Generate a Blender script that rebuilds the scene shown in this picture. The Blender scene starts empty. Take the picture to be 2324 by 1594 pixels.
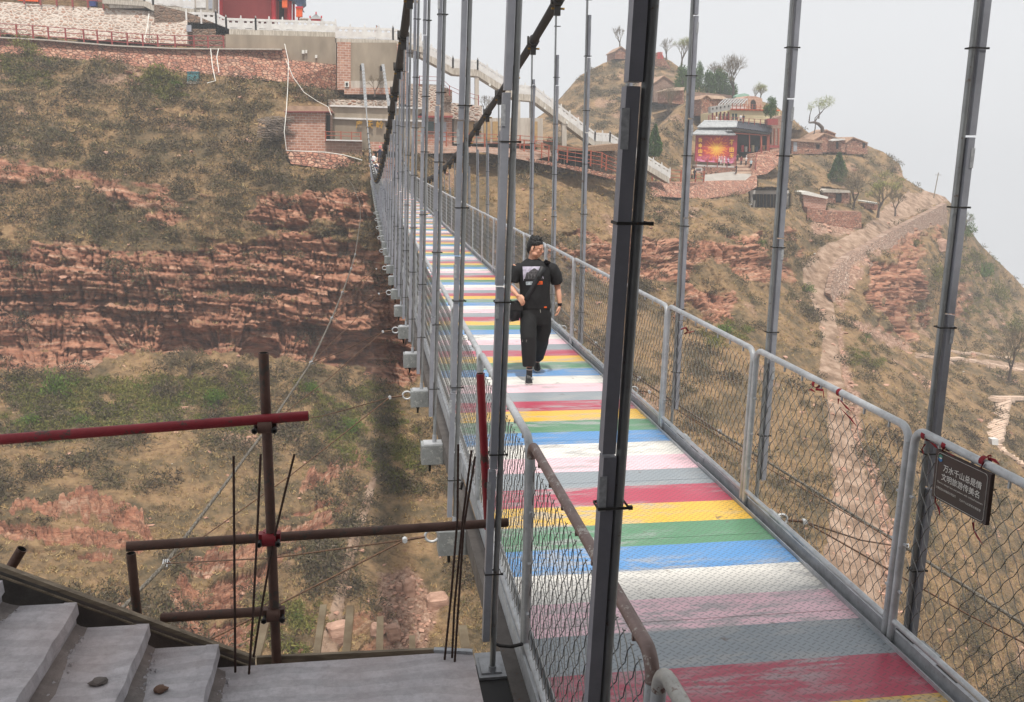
import bpy, bmesh, math, random
import numpy as np
from mathutils import Vector, Matrix
random.seed(7); rs = np.random.RandomState(11)
SC = bpy.context.scene; COL = SC.collection
PI = math.pi
# ---------------------------------------------------------------- camera model (photo measured in a 2324 x 1594 grid)
F = 2050.; CX, CY = 1162., 797.
def nrm(v): v = np.array(v, float); return v / np.linalg.norm(v)
_Y = nrm([826-1162, 337-797, F]); _b = F*F/(460-.0223*336); _D = nrm([-.0223*_b, _b, F])
_Z = -_D; _X = np.cross(_Y, _Z); CAM = np.array([0, 0, 2.8])
def ray(x, y):
    v = np.array([(x-CX)/F, (y-CY)/F, 1.]); return np.array([_X@v, _Y@v, _Z@v])
def PY(x, y, Y): r = ray(x, y); return CAM + r*Y/r[1]
def PZ(x, y, z): r = ray(x, y); return CAM + r*(z-2.8)/r[2]
def PX(x, y, X): r = ray(x, y); return CAM + r*X/r[0]
cam = bpy.data.cameras.new('camera'); co = bpy.data.objects.new('camera', cam); COL.objects.link(co)
cam.sensor_width = 36; cam.lens = F/2324*36; cam.clip_start = .1; cam.clip_end = 5000
R = Matrix(((_X[0], -_X[1], -_X[2]), (_Y[0], -_Y[1], -_Y[2]), (_Z[0], -_Z[1], -_Z[2])))
co.matrix_world = Matrix.Translation(Vector(CAM)) @ R.to_4x4()
SC.camera = co
# ---------------------------------------------------------------- object helpers
def tag(o, label=None, cat=None, group=None, kind=None):
    if label: o['label'] = label
    if cat: o['category'] = cat
    if group: o['group'] = group
    if kind: o['kind'] = kind
    return o
def empty(name, loc=(0, 0, 0), rz=0., label=None, cat=None, group=None):
    o = bpy.data.objects.new(name, None); COL.objects.link(o); o.location = Vector(loc); o.rotation_euler = (0, 0, rz)
    o.empty_display_size = .2
    return tag(o, label, cat, group)
def kids(o): return [c for c in bpy.data.objects if c.parent == o]
def copy_tree(o, parent=None, ch=None):
    c = o.copy(); COL.objects.link(c)
    if parent is not None: c.parent = parent
    for k in (ch or kids)(o): copy_tree(k, c, ch)
    return c
class MB:
    def __init__(s): s.v = []; s.f = []; s.m = []; s.sm = []
    def add(s, vs, fs, mi=0, smooth=False):
        n = len(s.v); s.v += [tuple(map(float, p)) for p in vs]
        for f in fs: s.f.append(tuple(i+n for i in f)); s.m.append(mi); s.sm.append(smooth)
        return s
    def box(s, x0, x1, y0, y1, z0, z1, mi=0, M=None):
        vs = [(x, y, z) for z in (z0, z1) for y in (y0, y1) for x in (x0, x1)]
        if M is not None: vs = [M @ Vector(v) for v in vs]
        return s.add(vs, [(0, 2, 3, 1), (4, 5, 7, 6), (0, 1, 5, 4), (2, 6, 7, 3), (0, 4, 6, 2), (1, 3, 7, 5)], mi)
    def bar(s, a, b, w, h=None, mi=0, up=(0, 0, 1)):
        a, b = Vector(a), Vector(b); d = (b-a); L = d.length
        if L < 1e-6: return s
        d /= L; h = w if h is None else h; u = Vector(up)
        if abs(d.dot(u)) > .98: u = Vector((0, 1, 0))
        r = d.cross(u).normalized(); u = r.cross(d)
        vs = [p + r*(i*w/2) + u*(j*h/2) for p in (a, b) for i, j in ((-1, -1), (1, -1), (1, 1), (-1, 1))]
        return s.add(vs, [(0, 3, 2, 1), (4, 5, 6, 7), (0, 1, 5, 4), (1, 2, 6, 5), (2, 3, 7, 6), (3, 0, 4, 7)], mi)
    def tube(s, pts, r, n=8, mi=0, cap=True, smooth=True, closed=False):
        pts = [Vector(p) for p in pts]; N = len(pts)
        rr = list(r) if hasattr(r, '__len__') else [r]*N
        t0 = (pts[1]-pts[0]).normalized(); u = Vector((0, 0, 1)) if abs(t0.z) < .9 else Vector((1, 0, 0))
        vs = []; u = (u - t0*u.dot(t0)).normalized()
        for i, p in enumerate(pts):
            t = (pts[min(i+1, N-1)] - pts[max(i-1, 0)]).normalized()
            u = u - t*u.dot(t)
            u = u.normalized() if u.length > 1e-6 else Vector((1, 0, 0)); w = t.cross(u)
            for k in range(n):
                a = 2*PI*k/n; vs.append(p + (u*math.cos(a) + w*math.sin(a))*rr[i])
        fs = [(i*n+k, i*n+(k+1) % n, (i+1)*n+(k+1) % n, (i+1)*n+k) for i in range(N-1) for k in range(n)]
        s.add(vs, fs, mi, smooth)
        if cap: s.add([vs[k] for k in range(n)], [tuple(range(n))[::-1]], mi); s.add(vs[-n:], [tuple(range(n))], mi)
        return s
    def loft(s, rings, mi=0, smooth=True, cap=True):
        n = len(rings[0]); vs = [v for r in rings for v in r]
        fs = [(i*n+k, i*n+(k+1) % n, (i+1)*n+(k+1) % n, (i+1)*n+k) for i in range(len(rings)-1) for k in range(n)]
        s.add(vs, fs, mi, smooth)
        if cap: s.add(rings[0], [tuple(range(n))[::-1]], mi); s.add(rings[-1], [tuple(range(n))], mi)
        return s
    def quad(s, a, b, c, d, mi=0): return s.add([a, b, c, d], [(0, 1, 2, 3)], mi)
    def prism(s, poly, y0, y1, mi=0):      # polygon in x,z extruded in y
        n = len(poly); vs = [(x, y0, z) for x, z in poly] + [(x, y1, z) for x, z in poly]
        fs = [tuple(range(n)), tuple(range(2*n-1, n-1, -1))] + [(i, i+n, (i+1) % n + n, (i+1) % n) for i in range(n)]
        return s.add(vs, fs, mi)
    def mesh(s, name, mats):
        me = bpy.data.meshes.new(name); me.from_pydata(s.v, [], s.f)
        for m in (mats if isinstance(mats, (list, tuple)) else [mats]): me.materials.append(m)
        me.polygons.foreach_set('material_index', s.m); me.polygons.foreach_set('use_smooth', s.sm)
        me.validate(); me.update(); return me
    def build(s, name, mats, parent=None, loc=None, **k):
        o = bpy.data.objects.new(name, s.mesh(name, mats)); COL.objects.link(o)
        if parent is not None: o.parent = parent
        if loc is not None: o.location = Vector(loc)
        return tag(o, **k) if k else o
def local(root_loc, p): return Vector(p) - Vector(root_loc)
# ---------------------------------------------------------------- node helpers
class NT:
    def __init__(s, name):
        s.m = bpy.data.materials.new(name); s.m.use_nodes = True; s.t = s.m.node_tree; s.n = s.t.nodes; s.l = s.t.links
        s.b = s.n['Principled BSDF']; s.out = s.n['Material Output']
    def new(s, t, **k):
        nd = s.n.new(t)
        for a, v in k.items():
            if a.startswith('i_'):
                key = a[2:].replace('_', ' ')
                nd.inputs[key].default_value = v
            else: setattr(nd, a, v)
        return nd
    def link(s, a, b): s.l.new(a, b)
    def coord(s, kind='Object', scale=(1, 1, 1), rot=(0, 0, 0)):
        c = s.new('ShaderNodeTexCoord'); mp = s.new('ShaderNodeMapping'); mp.inputs['Scale'].default_value = scale; mp.inputs['Rotation'].default_value = rot
        s.link(c.outputs[kind], mp.inputs['Vector']); return mp.outputs['Vector']
    def geo(s, scale=(1, 1, 1), rot=(0, 0, 0)):
        c = s.new('ShaderNodeNewGeometry'); mp = s.new('ShaderNodeMapping'); mp.inputs['Scale'].default_value = scale; mp.inputs['Rotation'].default_value = rot
        s.link(c.outputs['Position'], mp.inputs['Vector']); return mp.outputs['Vector']
    def noise(s, vec, scale, detail=4, rough=.55, out=0):
        n = s.new('ShaderNodeTexNoise'); n.inputs['Scale'].default_value = scale; n.inputs['Detail'].default_value = detail; n.inputs['Roughness'].default_value = rough
        if vec is not None: s.link(vec, n.inputs['Vector'])
        return n.outputs[out]
    def ramp(s, fac, stops, interp='LINEAR'):
        r = s.new('ShaderNodeValToRGB'); r.color_ramp.interpolation = interp
        e = r.color_ramp.elements
        while len(e) < len(stops): e.new(.5)
        for i, (p, c) in enumerate(stops):
            e[i].position = p; e[i].color = (*c, 1) if hasattr(c, '__len__') else (c, c, c, 1)
        s.link(fac, r.inputs['Fac']); return r.outputs['Color']
    def mix(s, fac, a, b, mode='MIX'):
        m = s.new('ShaderNodeMix', data_type='RGBA', blend_type=mode)
        for sock, v in ((m.inputs[0], fac), (m.inputs[6], a), (m.inputs[7], b)):
            if hasattr(v, 'is_linked') or isinstance(v, bpy.types.NodeSocket): s.link(v, sock)
            elif sock == m.inputs[0]: sock.default_value = v
            else: sock.default_value = (*v, 1) if len(v) == 3 else v
        return m.outputs[2]
    def math(s, op, a, b=0., clamp=False):
        m = s.new('ShaderNodeMath', operation=op, use_clamp=clamp)
        for sock, v in ((m.inputs[0], a), (m.inputs[1], b)):
            if isinstance(v, bpy.types.NodeSocket): s.link(v, sock)
            else: sock.default_value = v
        return m.outputs[0]
    def bump(s, h, strength=.3, dist=.02):
        b = s.new('ShaderNodeBump'); b.inputs['Strength'].default_value = strength; b.inputs['Distance'].default_value = dist
        s.link(h, b.inputs['Height']); s.link(b.outputs['Normal'], s.b.inputs['Normal']); return b
    def col(s, c):
        if isinstance(c, bpy.types.NodeSocket): s.link(c, s.b.inputs['Base Color'])
        else: s.b.inputs['Base Color'].default_value = (*c, 1)
    def rough(s, v):
        if isinstance(v, bpy.types.NodeSocket): s.link(v, s.b.inputs['Roughness'])
        else: s.b.inputs['Roughness'].default_value = v
_mc = {}
def lin(c): return tuple((v/255/12.92) if v/255 <= .04045 else ((v/255+.055)/1.055)**2.4 for v in c)
def pm(name, c1, c2=None, scale=6., rough=.6, metal=0., bump=0., bdist=.01, detail=5, lo=.35, hi=.68, stretch=(1, 1, 1), spec=.5, kind='Object'):
    """principled material, two base colours (given as sRGB 0-255 albedo) mottled by noise"""
    if name in _mc: return _mc[name]
    t = NT(name); a = lin(c1); b = lin(c2) if c2 else tuple(x*.75 for x in a)
    v = t.coord(kind, stretch); nz = t.noise(v, scale, detail)
    t.col(t.ramp(nz, [(lo, a), (hi, b)])); t.rough(rough); t.b.inputs['Metallic'].default_value = metal
    t.b.inputs['Specular IOR Level'].default_value = spec
    if bump: t.bump(t.noise(v, scale*3, 4), bump, bdist)
    _mc[name] = t.m; return t.m
# ---------------------------------------------------------------- numpy noise
def _h(ix, iy, iz, k=0):
    n = (ix.astype(np.int64)*374761393 + iy.astype(np.int64)*668265263 + iz.astype(np.int64)*2147483647 + k*1274126177) & 0xffffffff
    n = ((n ^ (n >> 13))*1274126177) & 0xffffffff; n = n ^ (n >> 16)
    n = (n*2246822519) & 0xffffffff
    return ((n ^ (n >> 15)) & 0xffffff)/float(0xffffff)
def vnoise(p, k=0):
    i = np.floor(p).astype(np.int64); f = p-i; f = f*f*(3-2*f); r = 0
    for dx in (0, 1):
        for dy in (0, 1):
            for dz in (0, 1):
                w = (f[:, 0] if dx else 1-f[:, 0])*(f[:, 1] if dy else 1-f[:, 1])*(f[:, 2] if dz else 1-f[:, 2])
                r = r + w*_h(i[:, 0]+dx, i[:, 1]+dy, i[:, 2]+dz, k)
    return r*2-1
def fbm(p, o=4, k=0):
    r = 0; a = 1.; s = 0
    for j in range(o): r = r + a*vnoise(p*2**j + 17.3*j, k+j); s += a; a *= .5
    return r/s
def cells(p, k=0):
    """voronoi: value of the nearest cell and distance to its border (F2-F1)"""
    i = np.floor(p).astype(np.int64); n = len(p); d1 = np.full(n, 9.); d2 = np.full(n, 9.); val = np.zeros(n)
    for dx in (-1, 0, 1):
        for dy in (-1, 0, 1):
            for dz in (-1, 0, 1):
                c = i+np.array([dx, dy, dz]); q = [_h(c[:, 0], c[:, 1], c[:, 2], k+m) for m in range(3)]
                d = sum((c[:, m]+.15+.7*q[m]-p[:, m])**2 for m in range(3))
                v = _h(c[:, 0], c[:, 1], c[:, 2], k+7)
                nb = d < d1; d2 = np.where(nb, d1, np.minimum(d2, d)); val = np.where(nb, v, val); d1 = np.where(nb, d, d1)
    return val, np.sqrt(d2)-np.sqrt(d1)
def sstep(a, b, x): t = np.clip((x-a)/(b-a), 0, 1); return t*t*(3-2*t)
def poly_sd(px, py, poly):
    """signed distance to polygon, positive inside (pixels of the photo grid)"""
    P = np.array(poly, float); n = len(P); d = np.full(px.shape, 1e9); ins = np.zeros(px.shape, bool)
    for i in range(n):
        a = P[i]; b = P[(i+1) % n]; e = b-a; wx = px-a[0]; wy = py-a[1]
        t = np.clip((wx*e[0]+wy*e[1])/(e@e+1e-9), 0, 1); d = np.minimum(d, (wx-e[0]*t)**2+(wy-e[1]*t)**2)
        c = ((a[1] > py) != (b[1] > py)) & (px < (b[0]-a[0])*(py-a[1])/(b[1]-a[1]+1e-12)+a[0]); ins ^= c
    return np.where(ins, 1, -1)*np.sqrt(d)
def np_mesh(name, V, Fq, mats, smooth=True, attrs=None, midx=None):
    me = bpy.data.meshes.new(name); nv = len(V); nf, k = Fq.shape
    me.vertices.add(nv); me.vertices.foreach_set('co', np.asarray(V, np.float32).ravel())
    me.loops.add(nf*k); me.loops.foreach_set('vertex_index', Fq.astype(np.int32).ravel())
    me.polygons.add(nf); me.polygons.foreach_set('loop_start', np.arange(0, nf*k, k, dtype=np.int32)); me.polygons.foreach_set('loop_total', np.full(nf, k, np.int32))
    me.polygons.foreach_set('use_smooth', np.full(nf, smooth))
    for m in (mats if isinstance(mats, (list, tuple)) else [mats]): me.materials.append(m)
    if midx is not None: me.polygons.foreach_set('material_index', midx.astype(np.int32))
    for an, av in (attrs or {}).items():
        if av.ndim == 1: at = me.attributes.new(an, 'FLOAT', 'POINT'); at.data.foreach_set('value', av.astype(np.float32))
        else: at = me.attributes.new(an, 'FLOAT_COLOR', 'POINT'); at.data.foreach_set('color', av.astype(np.float32).ravel())
    me.update(calc_edges=True); me.validate(); return me
SUN_E = 2.9; SKY_S = .083; EXPO = 0.6; HAZE_SKY = (7.5, 7.6, 7.8, 1); HAZE = .0010; NXA = 900; NVA = 680; GATE_Y = 2.0; NSH = 22000; NGR = 34000
# ================================================================ LIGHT
SUN_EL, SUN_AZ = math.radians(66), math.radians(.5)     # sun high behind the camera, a little to the right
sdir = Vector((math.cos(SUN_EL)*math.sin(SUN_AZ), -math.cos(SUN_EL)*math.cos(SUN_AZ), math.sin(SUN_EL)))
sl = bpy.data.lights.new('sun', 'SUN'); sl.energy = SUN_E; sl.angle = math.radians(3.2); sl.color = (1, .95, .88)
so = bpy.data.objects.new('sun', sl); COL.objects.link(so); so.rotation_euler = sdir.to_track_quat('Z', 'Y').to_euler(); so.location = (0, 0, 60)
W = bpy.data.worlds.new('World'); SC.world = W; W.use_nodes = True; wt = W.node_tree; bg = wt.nodes['Background']
sky = wt.nodes.new('ShaderNodeTexSky'); sky.sky_type = 'NISHITA'; sky.sun_disc = False; sky.sun_elevation = SUN_EL
sky.sun_rotation = math.radians(180); sky.dust_density = 6; sky.air_density = 1.2; sky.ozone_density = 1; sky.altitude = 900
hs = wt.nodes.new('ShaderNodeHueSaturation'); hs.inputs['Saturation'].default_value = .12
wt.links.new(sky.outputs[0], hs.inputs['Color'])
mxw = wt.nodes.new('ShaderNodeMix'); mxw.data_type = 'RGBA'; mxw.inputs[0].default_value = .82; mxw.inputs[7].default_value = HAZE_SKY
wt.links.new(hs.outputs[0], mxw.inputs[6]); wt.links.new(mxw.outputs[2], bg.inputs['Color']); bg.inputs['Strength'].default_value = SKY_S
SC.view_settings.view_transform = 'Standard'; SC.view_settings.look = 'None'; SC.view_settings.gamma = 1; SC.view_settings.use_curve_mapping = False
SC.view_settings.exposure = EXPO
SC.cycles.max_bounces = 5; SC.cycles.diffuse_bounces = 2; SC.cycles.glossy_bounces = 2; SC.cycles.transmission_bounces = 2; SC.cycles.transparent_max_bounces = 8; SC.cycles.volume_bounces = 0
SC.cycles.use_denoising = True; SC.cycles.caustics_reflective = False; SC.cycles.caustics_refractive = False
# haze box: the dusty air of the gorge
if HAZE:
    hb = MB(); hb.box(-420, 520, -60, 470, -134, 80)
    hm = bpy.data.materials.new('dusty_air'); hm.use_nodes = True; hn = hm.node_tree; hn.nodes.clear()
    ho = hn.nodes.new('ShaderNodeOutputMaterial'); hv = hn.nodes.new('ShaderNodeVolumePrincipled')
    hv.inputs['Density'].default_value = HAZE; hv.inputs['Color'].default_value = (.93, .95, .98, 1); hv.inputs['Anisotropy'].default_value = 0.
    hn.links.new(hv.outputs[0], ho.inputs['Volume'])
    hb.build('haze', hm, kind='stuff')
# ================================================================ TERRAIN
ROCKS = [
 ([(235,432),(330,415),(430,428),(520,440),(620,440),(700,425),(830,440),(870,520),(900,640),(960,760),(990,860),(930,875),(860,850),(700,822),(640,800),(560,805),(420,795),(300,790),(160,832),(0,842),(-700,840),(-700,520),(0,528),(120,548),(300,566),(430,560),(470,520),(330,505),(250,485)],1.),
 ([(-700,380),(0,372),(120,368),(330,420),(310,462),(180,440),(0,430),(-700,440)],.75),
 ([(-300,1180),(0,1165),(200,1138),(330,1160),(345,1205),(330,1250),(260,1285),(150,1272),(0,1250),(-300,1260)],1.),
 ([(700,1062),(760,1052),(835,1052),(822,1085),(760,1102),(690,1108)],1.),
 ([(430,1290),(520,1215),(640,1170),(740,1120),(830,1088),(800,1150),(720,1210),(690,1260),(600,1290),(640,1420),(700,1480),(560,1520),(380,1440),(380,1350)],.95),
 ([(720,1500),(740,1400),(820,1370),(900,1380),(920,1440),(850,1500)],.5),
 ([(1285,522),(1420,540),(1560,552),(1640,545),(1700,530),(1790,515),(1800,600),(1780,628),(1680,640),(1660,735),(1520,722),(1535,650),(1440,625),(1380,640),(1290,612),(1230,560)],.9),
 ([(1975,590),(2080,588),(2112,700),(2096,790),(2040,765),(2000,742),(1978,680)],1.),
 ([(2135,640),(2205,640),(2215,780),(2140,790)],.55),
 ([(1760,560),(1800,520),(1830,560),(1815,640),(1770,650)],.6),
 ([(2030,480),(2140,470),(2150,560),(2060,600),(1990,600)],.55),
]
PATHS = [[(2165,438),(2060,436),(2010,470),(1960,516),(1880,552),(1818,600),(1832,650),(1852,710),(1868,760),(1858,830),(1878,900),(1880,1000),(1892,1100),(1880,1200),(1852,1350),(1830,1600),(2010,1600),(2002,1350),(1996,1200),(1972,1100),(1936,980),(1912,850),(1900,740),(1888,650),(1915,590),(1990,548),(2070,490),(2150,458)],
         [(700,1520),(740,1420),(770,1300),(800,1200),(842,1080),(862,1080),(830,1180),(800,1290),(780,1400),(770,1520)],
         [(2075,806),(2324,825),(2700,850),(2700,872),(2324,848),(2200,825),(2080,812)]]
RUBBLE = [[(1890,740),(1912,740),(1935,850),(1960,980),(1996,1100),(2030,1200),(2040,1350),(2035,1600),(2000,1600),(1996,1350),(1988,1200),(1965,1100),(1930,980),(1905,850)],
          [(1885,650),(1930,600),(2000,545),(2080,500),(2148,462),(2150,500),(2060,545),(1980,590),(1950,640),(1905,720)],
          [(1900,722),(1960,730),(2060,775),(2090,800),(2050,800),(1950,755)],
          [(860,1300),(930,1280),(1000,1360),(960,1500),(860,1500)],
          [(1830,470),(1950,480),(1940,540),(1845,530)]]
GREEN = [(850/7.,0,0,0)]
def rbf(pts, X, Y):
    P = np.array(pts, float); a = P[:, :2]/300.; n = len(P)
    d = np.sqrt(((a[:, None]-a[None])**2).sum(-1)); A = np.zeros((n+3, n+3)); A[:n, :n] = d; A[:n, n] = 1; A[:n, n+1:] = a; A[n, :n] = 1; A[n+1:, :n] = a.T
    w = np.linalg.solve(A, np.r_[np.log(P[:, 2]), 0, 0, 0]); q = np.stack([X, Y], 1)/300.; out = np.empty(len(q))
    for s in range(0, len(q), 40000):
        qq = q[s:s+40000]; dd = np.sqrt(((qq[:, None]-a[None])**2).sum(-1)); out[s:s+40000] = dd@w[:n]+w[n]+qq@w[n+1:]
    return np.exp(out)
def rays_np(x, y):
    v = np.stack([(x-CX)/F, (y-CY)/F, np.ones_like(x)], 1); return np.stack([v@_X, v@_Y, v@_Z], 1)
def ctl(d): return [(x, y, Y) for x, l in d.items() for y, Y in l]
CT = ctl({
 -700: [(-60,128),(100,118),(350,98),(520,86),(820,76),(1000,62),(1300,48),(1600,39),(1900,32)],
 -350: [(-60,124),(100,116),(350,98),(520,88),(820,80),(1000,67),(1300,52),(1600,42),(1900,34)],
 0: [(-60,124),(90,115),(110,112.5),(170,110),(350,99),(520,91),(700,87),(840,84),(1000,71),(1250,57),(1500,48),(1900,37)],
 200: [(0,122),(100,114.6),(120,112.6),(350,100),(440,96),(600,90),(820,86),(1000,72),(1250,57),(1500,48)],
 400: [(0,122),(110,114.8),(180,111),(350,101),(440,96),(600,91),(800,87),(1000,73),(1250,58),(1500,49),(1900,39)],
 600: [(60,118),(165,112),(235,107),(350,101),(430,96),(600,91.5),(800,88),(1000,75),(1250,60),(1500,51)],
 740: [(90,117),(170,113),(240,108.5),(350,99.5),(385,98),(440,95.5),(640,91),(820,88.5),(1000,77),(1250,62),(1500,53),(1900,41)],
 860: [(200,114),(330,104),(400,93),(500,92),(650,92),(860,91),(1000,80),(1250,65),(1500,55),(1900,43)],
 1000: [(300,114),(340,108),(400,104),(600,97),(850,91),(1000,81),(1250,66),(1500,56),(1900,44)],
 1200: [(310,122),(350,116),(390,110),(450,105),(530,101),(620,98),(800,86),(1000,73),(1250,60),(1500,52),(1900,42)],
 1400: [(330,135),(385,119),(440,112),(540,104),(640,100),(800,86),(1000,72),(1250,58),(1500,50)],
 1560: [(340,165),(385,150),(420,135),(480,118),(560,108),(640,103),(740,95),(900,77),(1100,63),(1300,54),(1594,46)],
 1660: [(215,215),(270,185),(300,174),(385,157),(420,148),(460,125),(560,108),(640,103),(800,88),(1000,71),(1250,57),(1594,46)],
 1750: [(235,205),(300,172),(400,154),(440,137),(520,118),(640,108),(800,92),(1000,74),(1300,54),(1594,45)],
 1850: [(300,196),(345,182),(420,160),(480,142),(560,128),(620,122),(700,111),(850,91),(1000,75),(1250,58),(1594,46)],
 1950: [(325,195),(400,174),(460,157),(540,138),(620,124),(680,118),(760,106),(900,86),(1100,68),(1300,56),(1594,46)],
 2050: [(395,192),(440,178),(500,162),(590,138),(780,124),(810,110),(850,100),(1000,80),(1200,64),(1594,48)],
 2130: [(445,188),(520,165),(620,150),(780,136),(830,118),(900,102),(1100,77),(1400,57),(1900,42)],
 2200: [(525,190),(600,175),(700,160),(790,146),(830,126),(950,100),(1150,78),(1500,58)],
 2324: [(655,200),(760,170),(810,150),(850,130),(1000,100),(1200,80),(1594,60),(1900,48)],
 2674: [(850,200),(1000,150),(1200,110),(1594,80),(1900,62)],
 3100: [(1050,210),(1300,140),(1594,105),(1900,80)]})
SKY1 = [(-700,-60),(0,-40),(300,-20),(420,20),(520,60),(760,95),(900,200),(1000,305),(1230,318),(1400,345),(1490,345),(1500,300),(1560,235),(1600,212),(1700,222),(1760,240),(1800,272),(1840,305),(1900,318),(1970,330),(2010,350),(2040,372),(2052,405),(2100,432),(2145,448),(2190,505),(2230,560),(2280,610),(2324,652),(2674,860),(3100,1060)]
CH = ctl({1150:[(330,210),(420,175)],1240:[(270,222),(330,205),(420,170)],1300:[(205,228),(260,218),(330,190),(420,165)],1400:[(125,240),(200,225),(260,215),(300,200),(420,160)],
 1500:[(95,246),(180,222),(260,205),(330,185),(420,158)],1560:[(135,240),(200,220),(260,200),(330,182),(420,156)],1640:[(200,222),(260,200),(340,176),(420,154)],1720:[(250,200),(420,150)]})
SKY2 = [(1100,345),(1180,300),(1262,238),(1300,198),(1330,165),(1370,142),(1400,133),(1440,128),(1500,128),(1540,150),(1580,190),(1640,215),(1720,250)]
TERR = {}
def sheet(name, ctlp, sky, xs, ybot, nv, cam_rows, label=None):
    xs = np.array(xs, float); nx = len(xs); S = np.interp(xs, [a for a, _ in sky], [b for _, b in sky])
    S = S + 2.5*fbm(np.stack([xs/23., xs*0, xs*0], 1), 3, 5)
    t = np.linspace(0, 1, nv); gx = np.repeat(xs[None], nv, 0); gy = S[None]+(ybot-S[None])*t[:, None]
    fx, fy = gx.ravel(), gy.ravel(); Y = rbf(ctlp, fx, fy); r = rays_np(fx, fy); Y0_ = Y.copy(); cm = np.zeros(len(fx))
    for poly, ya, yb in CARVE:
        X0 = min(a for a, _ in poly); X1 = max(a for a, _ in poly); m_ = poly_sd(fx, fy, poly) > -2.5; yy = ya+(yb-ya)*np.clip((fx-X0)/(X1-X0), 0, 1); Y = np.where(m_, np.maximum(Y, yy), Y); cm = np.where(m_, 1., cm)
    P = CAM+r*(Y/r[:, 1])[:, None]
    Gs = (CAM+r*(Y0_/r[:, 1])[:, None]).reshape(nv, nx, 3)
    G = P.reshape(nv, nx, 3)
    du = np.gradient(Gs, axis=1).reshape(-1, 3); dv = np.gradient(Gs, axis=0).reshape(-1, 3); Nn = np.cross(dv, du); Nn /= np.linalg.norm(Nn, axis=1)[:, None]+1e-9
    Nn[Nn[:, 1] > .4] *= -1
    # masks
    nz = fbm(np.stack([fx/60., fy/36., fx*0], 1), 4, 3); nz2 = fbm(np.stack([fx/14., fy/9., fx*0], 1), 3, 8)
    rock = np.zeros(len(fx)); slope = 1-np.abs(Nn[:, 2])
    for poly, s in ROCKS: rock = np.maximum(rock, s*sstep(-9, 12, poly_sd(fx, fy, poly)+26*nz+10*nz2))
    vegp = sstep(.08, .34, fbm(P/np.array([7., 7, 2.6]), 4, 31)+.18*(slope < .55)-.05); rock = rock*(1-.8*vegp*np.where((fx < 960) & (fy > 570), .25, 1.))
    path = np.zeros(len(fx)); rub = np.zeros(len(fx))
    for poly in PATHS: path = np.maximum(path, sstep(-5, 6, poly_sd(fx, fy, poly)+7*nz2))
    for poly in RUBBLE: rub = np.maximum(rub, sstep(-4, 8, poly_sd(fx, fy, poly)+10*nz2))
    rub = np.maximum(rub, .6*sstep(.40, .52, fbm(P/5., 3, 77)))
    rock *= 1-path; rub *= 1-path
    # relief
    tilt = P[:, 2]+.07*P[:, 0]+1.0*fbm(P/18., 3, 40)+.12*fbm(P/2.5, 2, 44)
    low = sstep(980, 1060, fy)*(fx < 960); dsx = .75*sstep(300, 460, fx); tilt = tilt*(1-low)+low*((P[:, 1]-dsx*1.5*P[:, 0])*.62+.9*fbm(P/6., 2, 41))
    UC = np.zeros(len(fx))
    for poly in ([(360,735),(520,745),(700,730),(860,770),(960,800),(960,880),(860,862),(700,828),(560,812),(360,800)], [(0,668),(140,676),(330,684),(330,700),(0,690)], [(560,508),(700,500),(800,520),(780,540),(600,528)], [(430,652),(560,640),(700,660),(700,676),(430,668)]): UC = np.maximum(UC, sstep(-4, 16, poly_sd(fx, fy, poly)+8*nz2))
    L = 0
    for th, am, k in ((4.6, 1.35, 1), (1.7, .5, 2), (.62, .26, 3), (.30, .10, 4)):
        q = tilt/th+3*k+.5*fbm(P/np.array([9., 9., 30.]), 2, 300+k); i = np.floor(q); f = q-i; a = _h(i, i*0, i*0, k); b = _h(i+1, i*0, i*0, k); e = sstep(.88, 1., f); L = L+am*((a*(1-e)+b*e)*2-1)-am*.32*(1-sstep(0, .10, f))
    def saw(w, k):
        q = tilt/w+.35*fbm(P/3., 2, 500+k); i = np.floor(q); return (q-i)*(.4+.6*_h(i, i*0, i*0, k))
    ql = tilt/2.3+.6*fbm(P/5., 3, 520); fl_ = ql-np.floor(ql); rock = rock*(1-low*(1-sstep(.24, .40, fl_+.25*nz2)))
    c1, e1 = cells(np.stack([P[:, 0]/2.2, P[:, 1]/2.2, tilt/1.5], 1), 60); c2, e2 = cells(np.stack([P[:, 0]/.9, P[:, 1]/.9, tilt/.7], 1), 70)
    jx = P[:, 0]+(.35+.5*low)*P[:, 1]+.5*fbm(P/4., 2, 310)
    def joints(wd, ht, am, k):
        li = np.floor(tilt/ht+7*k); u = jx/wd+_h(li, li*0, li*0, 400+k)*9; ui = np.floor(u); fu = u-ui; v = _h(ui, li, ui*0, 410+k); g = np.minimum(fu, 1-fu)*wd; return am*(v-.5)-am*.55*(1-sstep(0, .11, g))
    dr = L*.85+1.7*fbm(np.stack([P[:, 0]/7., P[:, 1]/7., P[:, 2]/18.], 1), 3, 90)+joints(3.4, 3.6, 1.7, 1)+joints(1.35, 1.5, 1.05, 2)+joints(.62, .55, .42, 3)-UC*2.6+.10*fbm(P/.5, 2, 95)+.7*(c1-.5)-.5*(1-sstep(0, .10, e1))+.35*(c2-.5)-.25*(1-sstep(0, .12, e2))
    big = fbm(np.stack([P[:, 0]/9., P[:, 1]/9., P[:, 2]/14.], 1), 3, 90)
    dg = .75*fbm(P/7., 4, 100)+.22*fbm(P/.9, 3, 110)+.10*(fbm(P/.35, 2, 115))
    c3, e3 = cells(P/np.array([.55, .55, .35]), 120); drb = .18*(c3-.3)-.14*(1-sstep(0, .2, e3))
    far = np.clip((Y-150)/60, 0, 1); edge = sstep(0, .03, gy.ravel()*0+np.repeat(t, nx))
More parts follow.
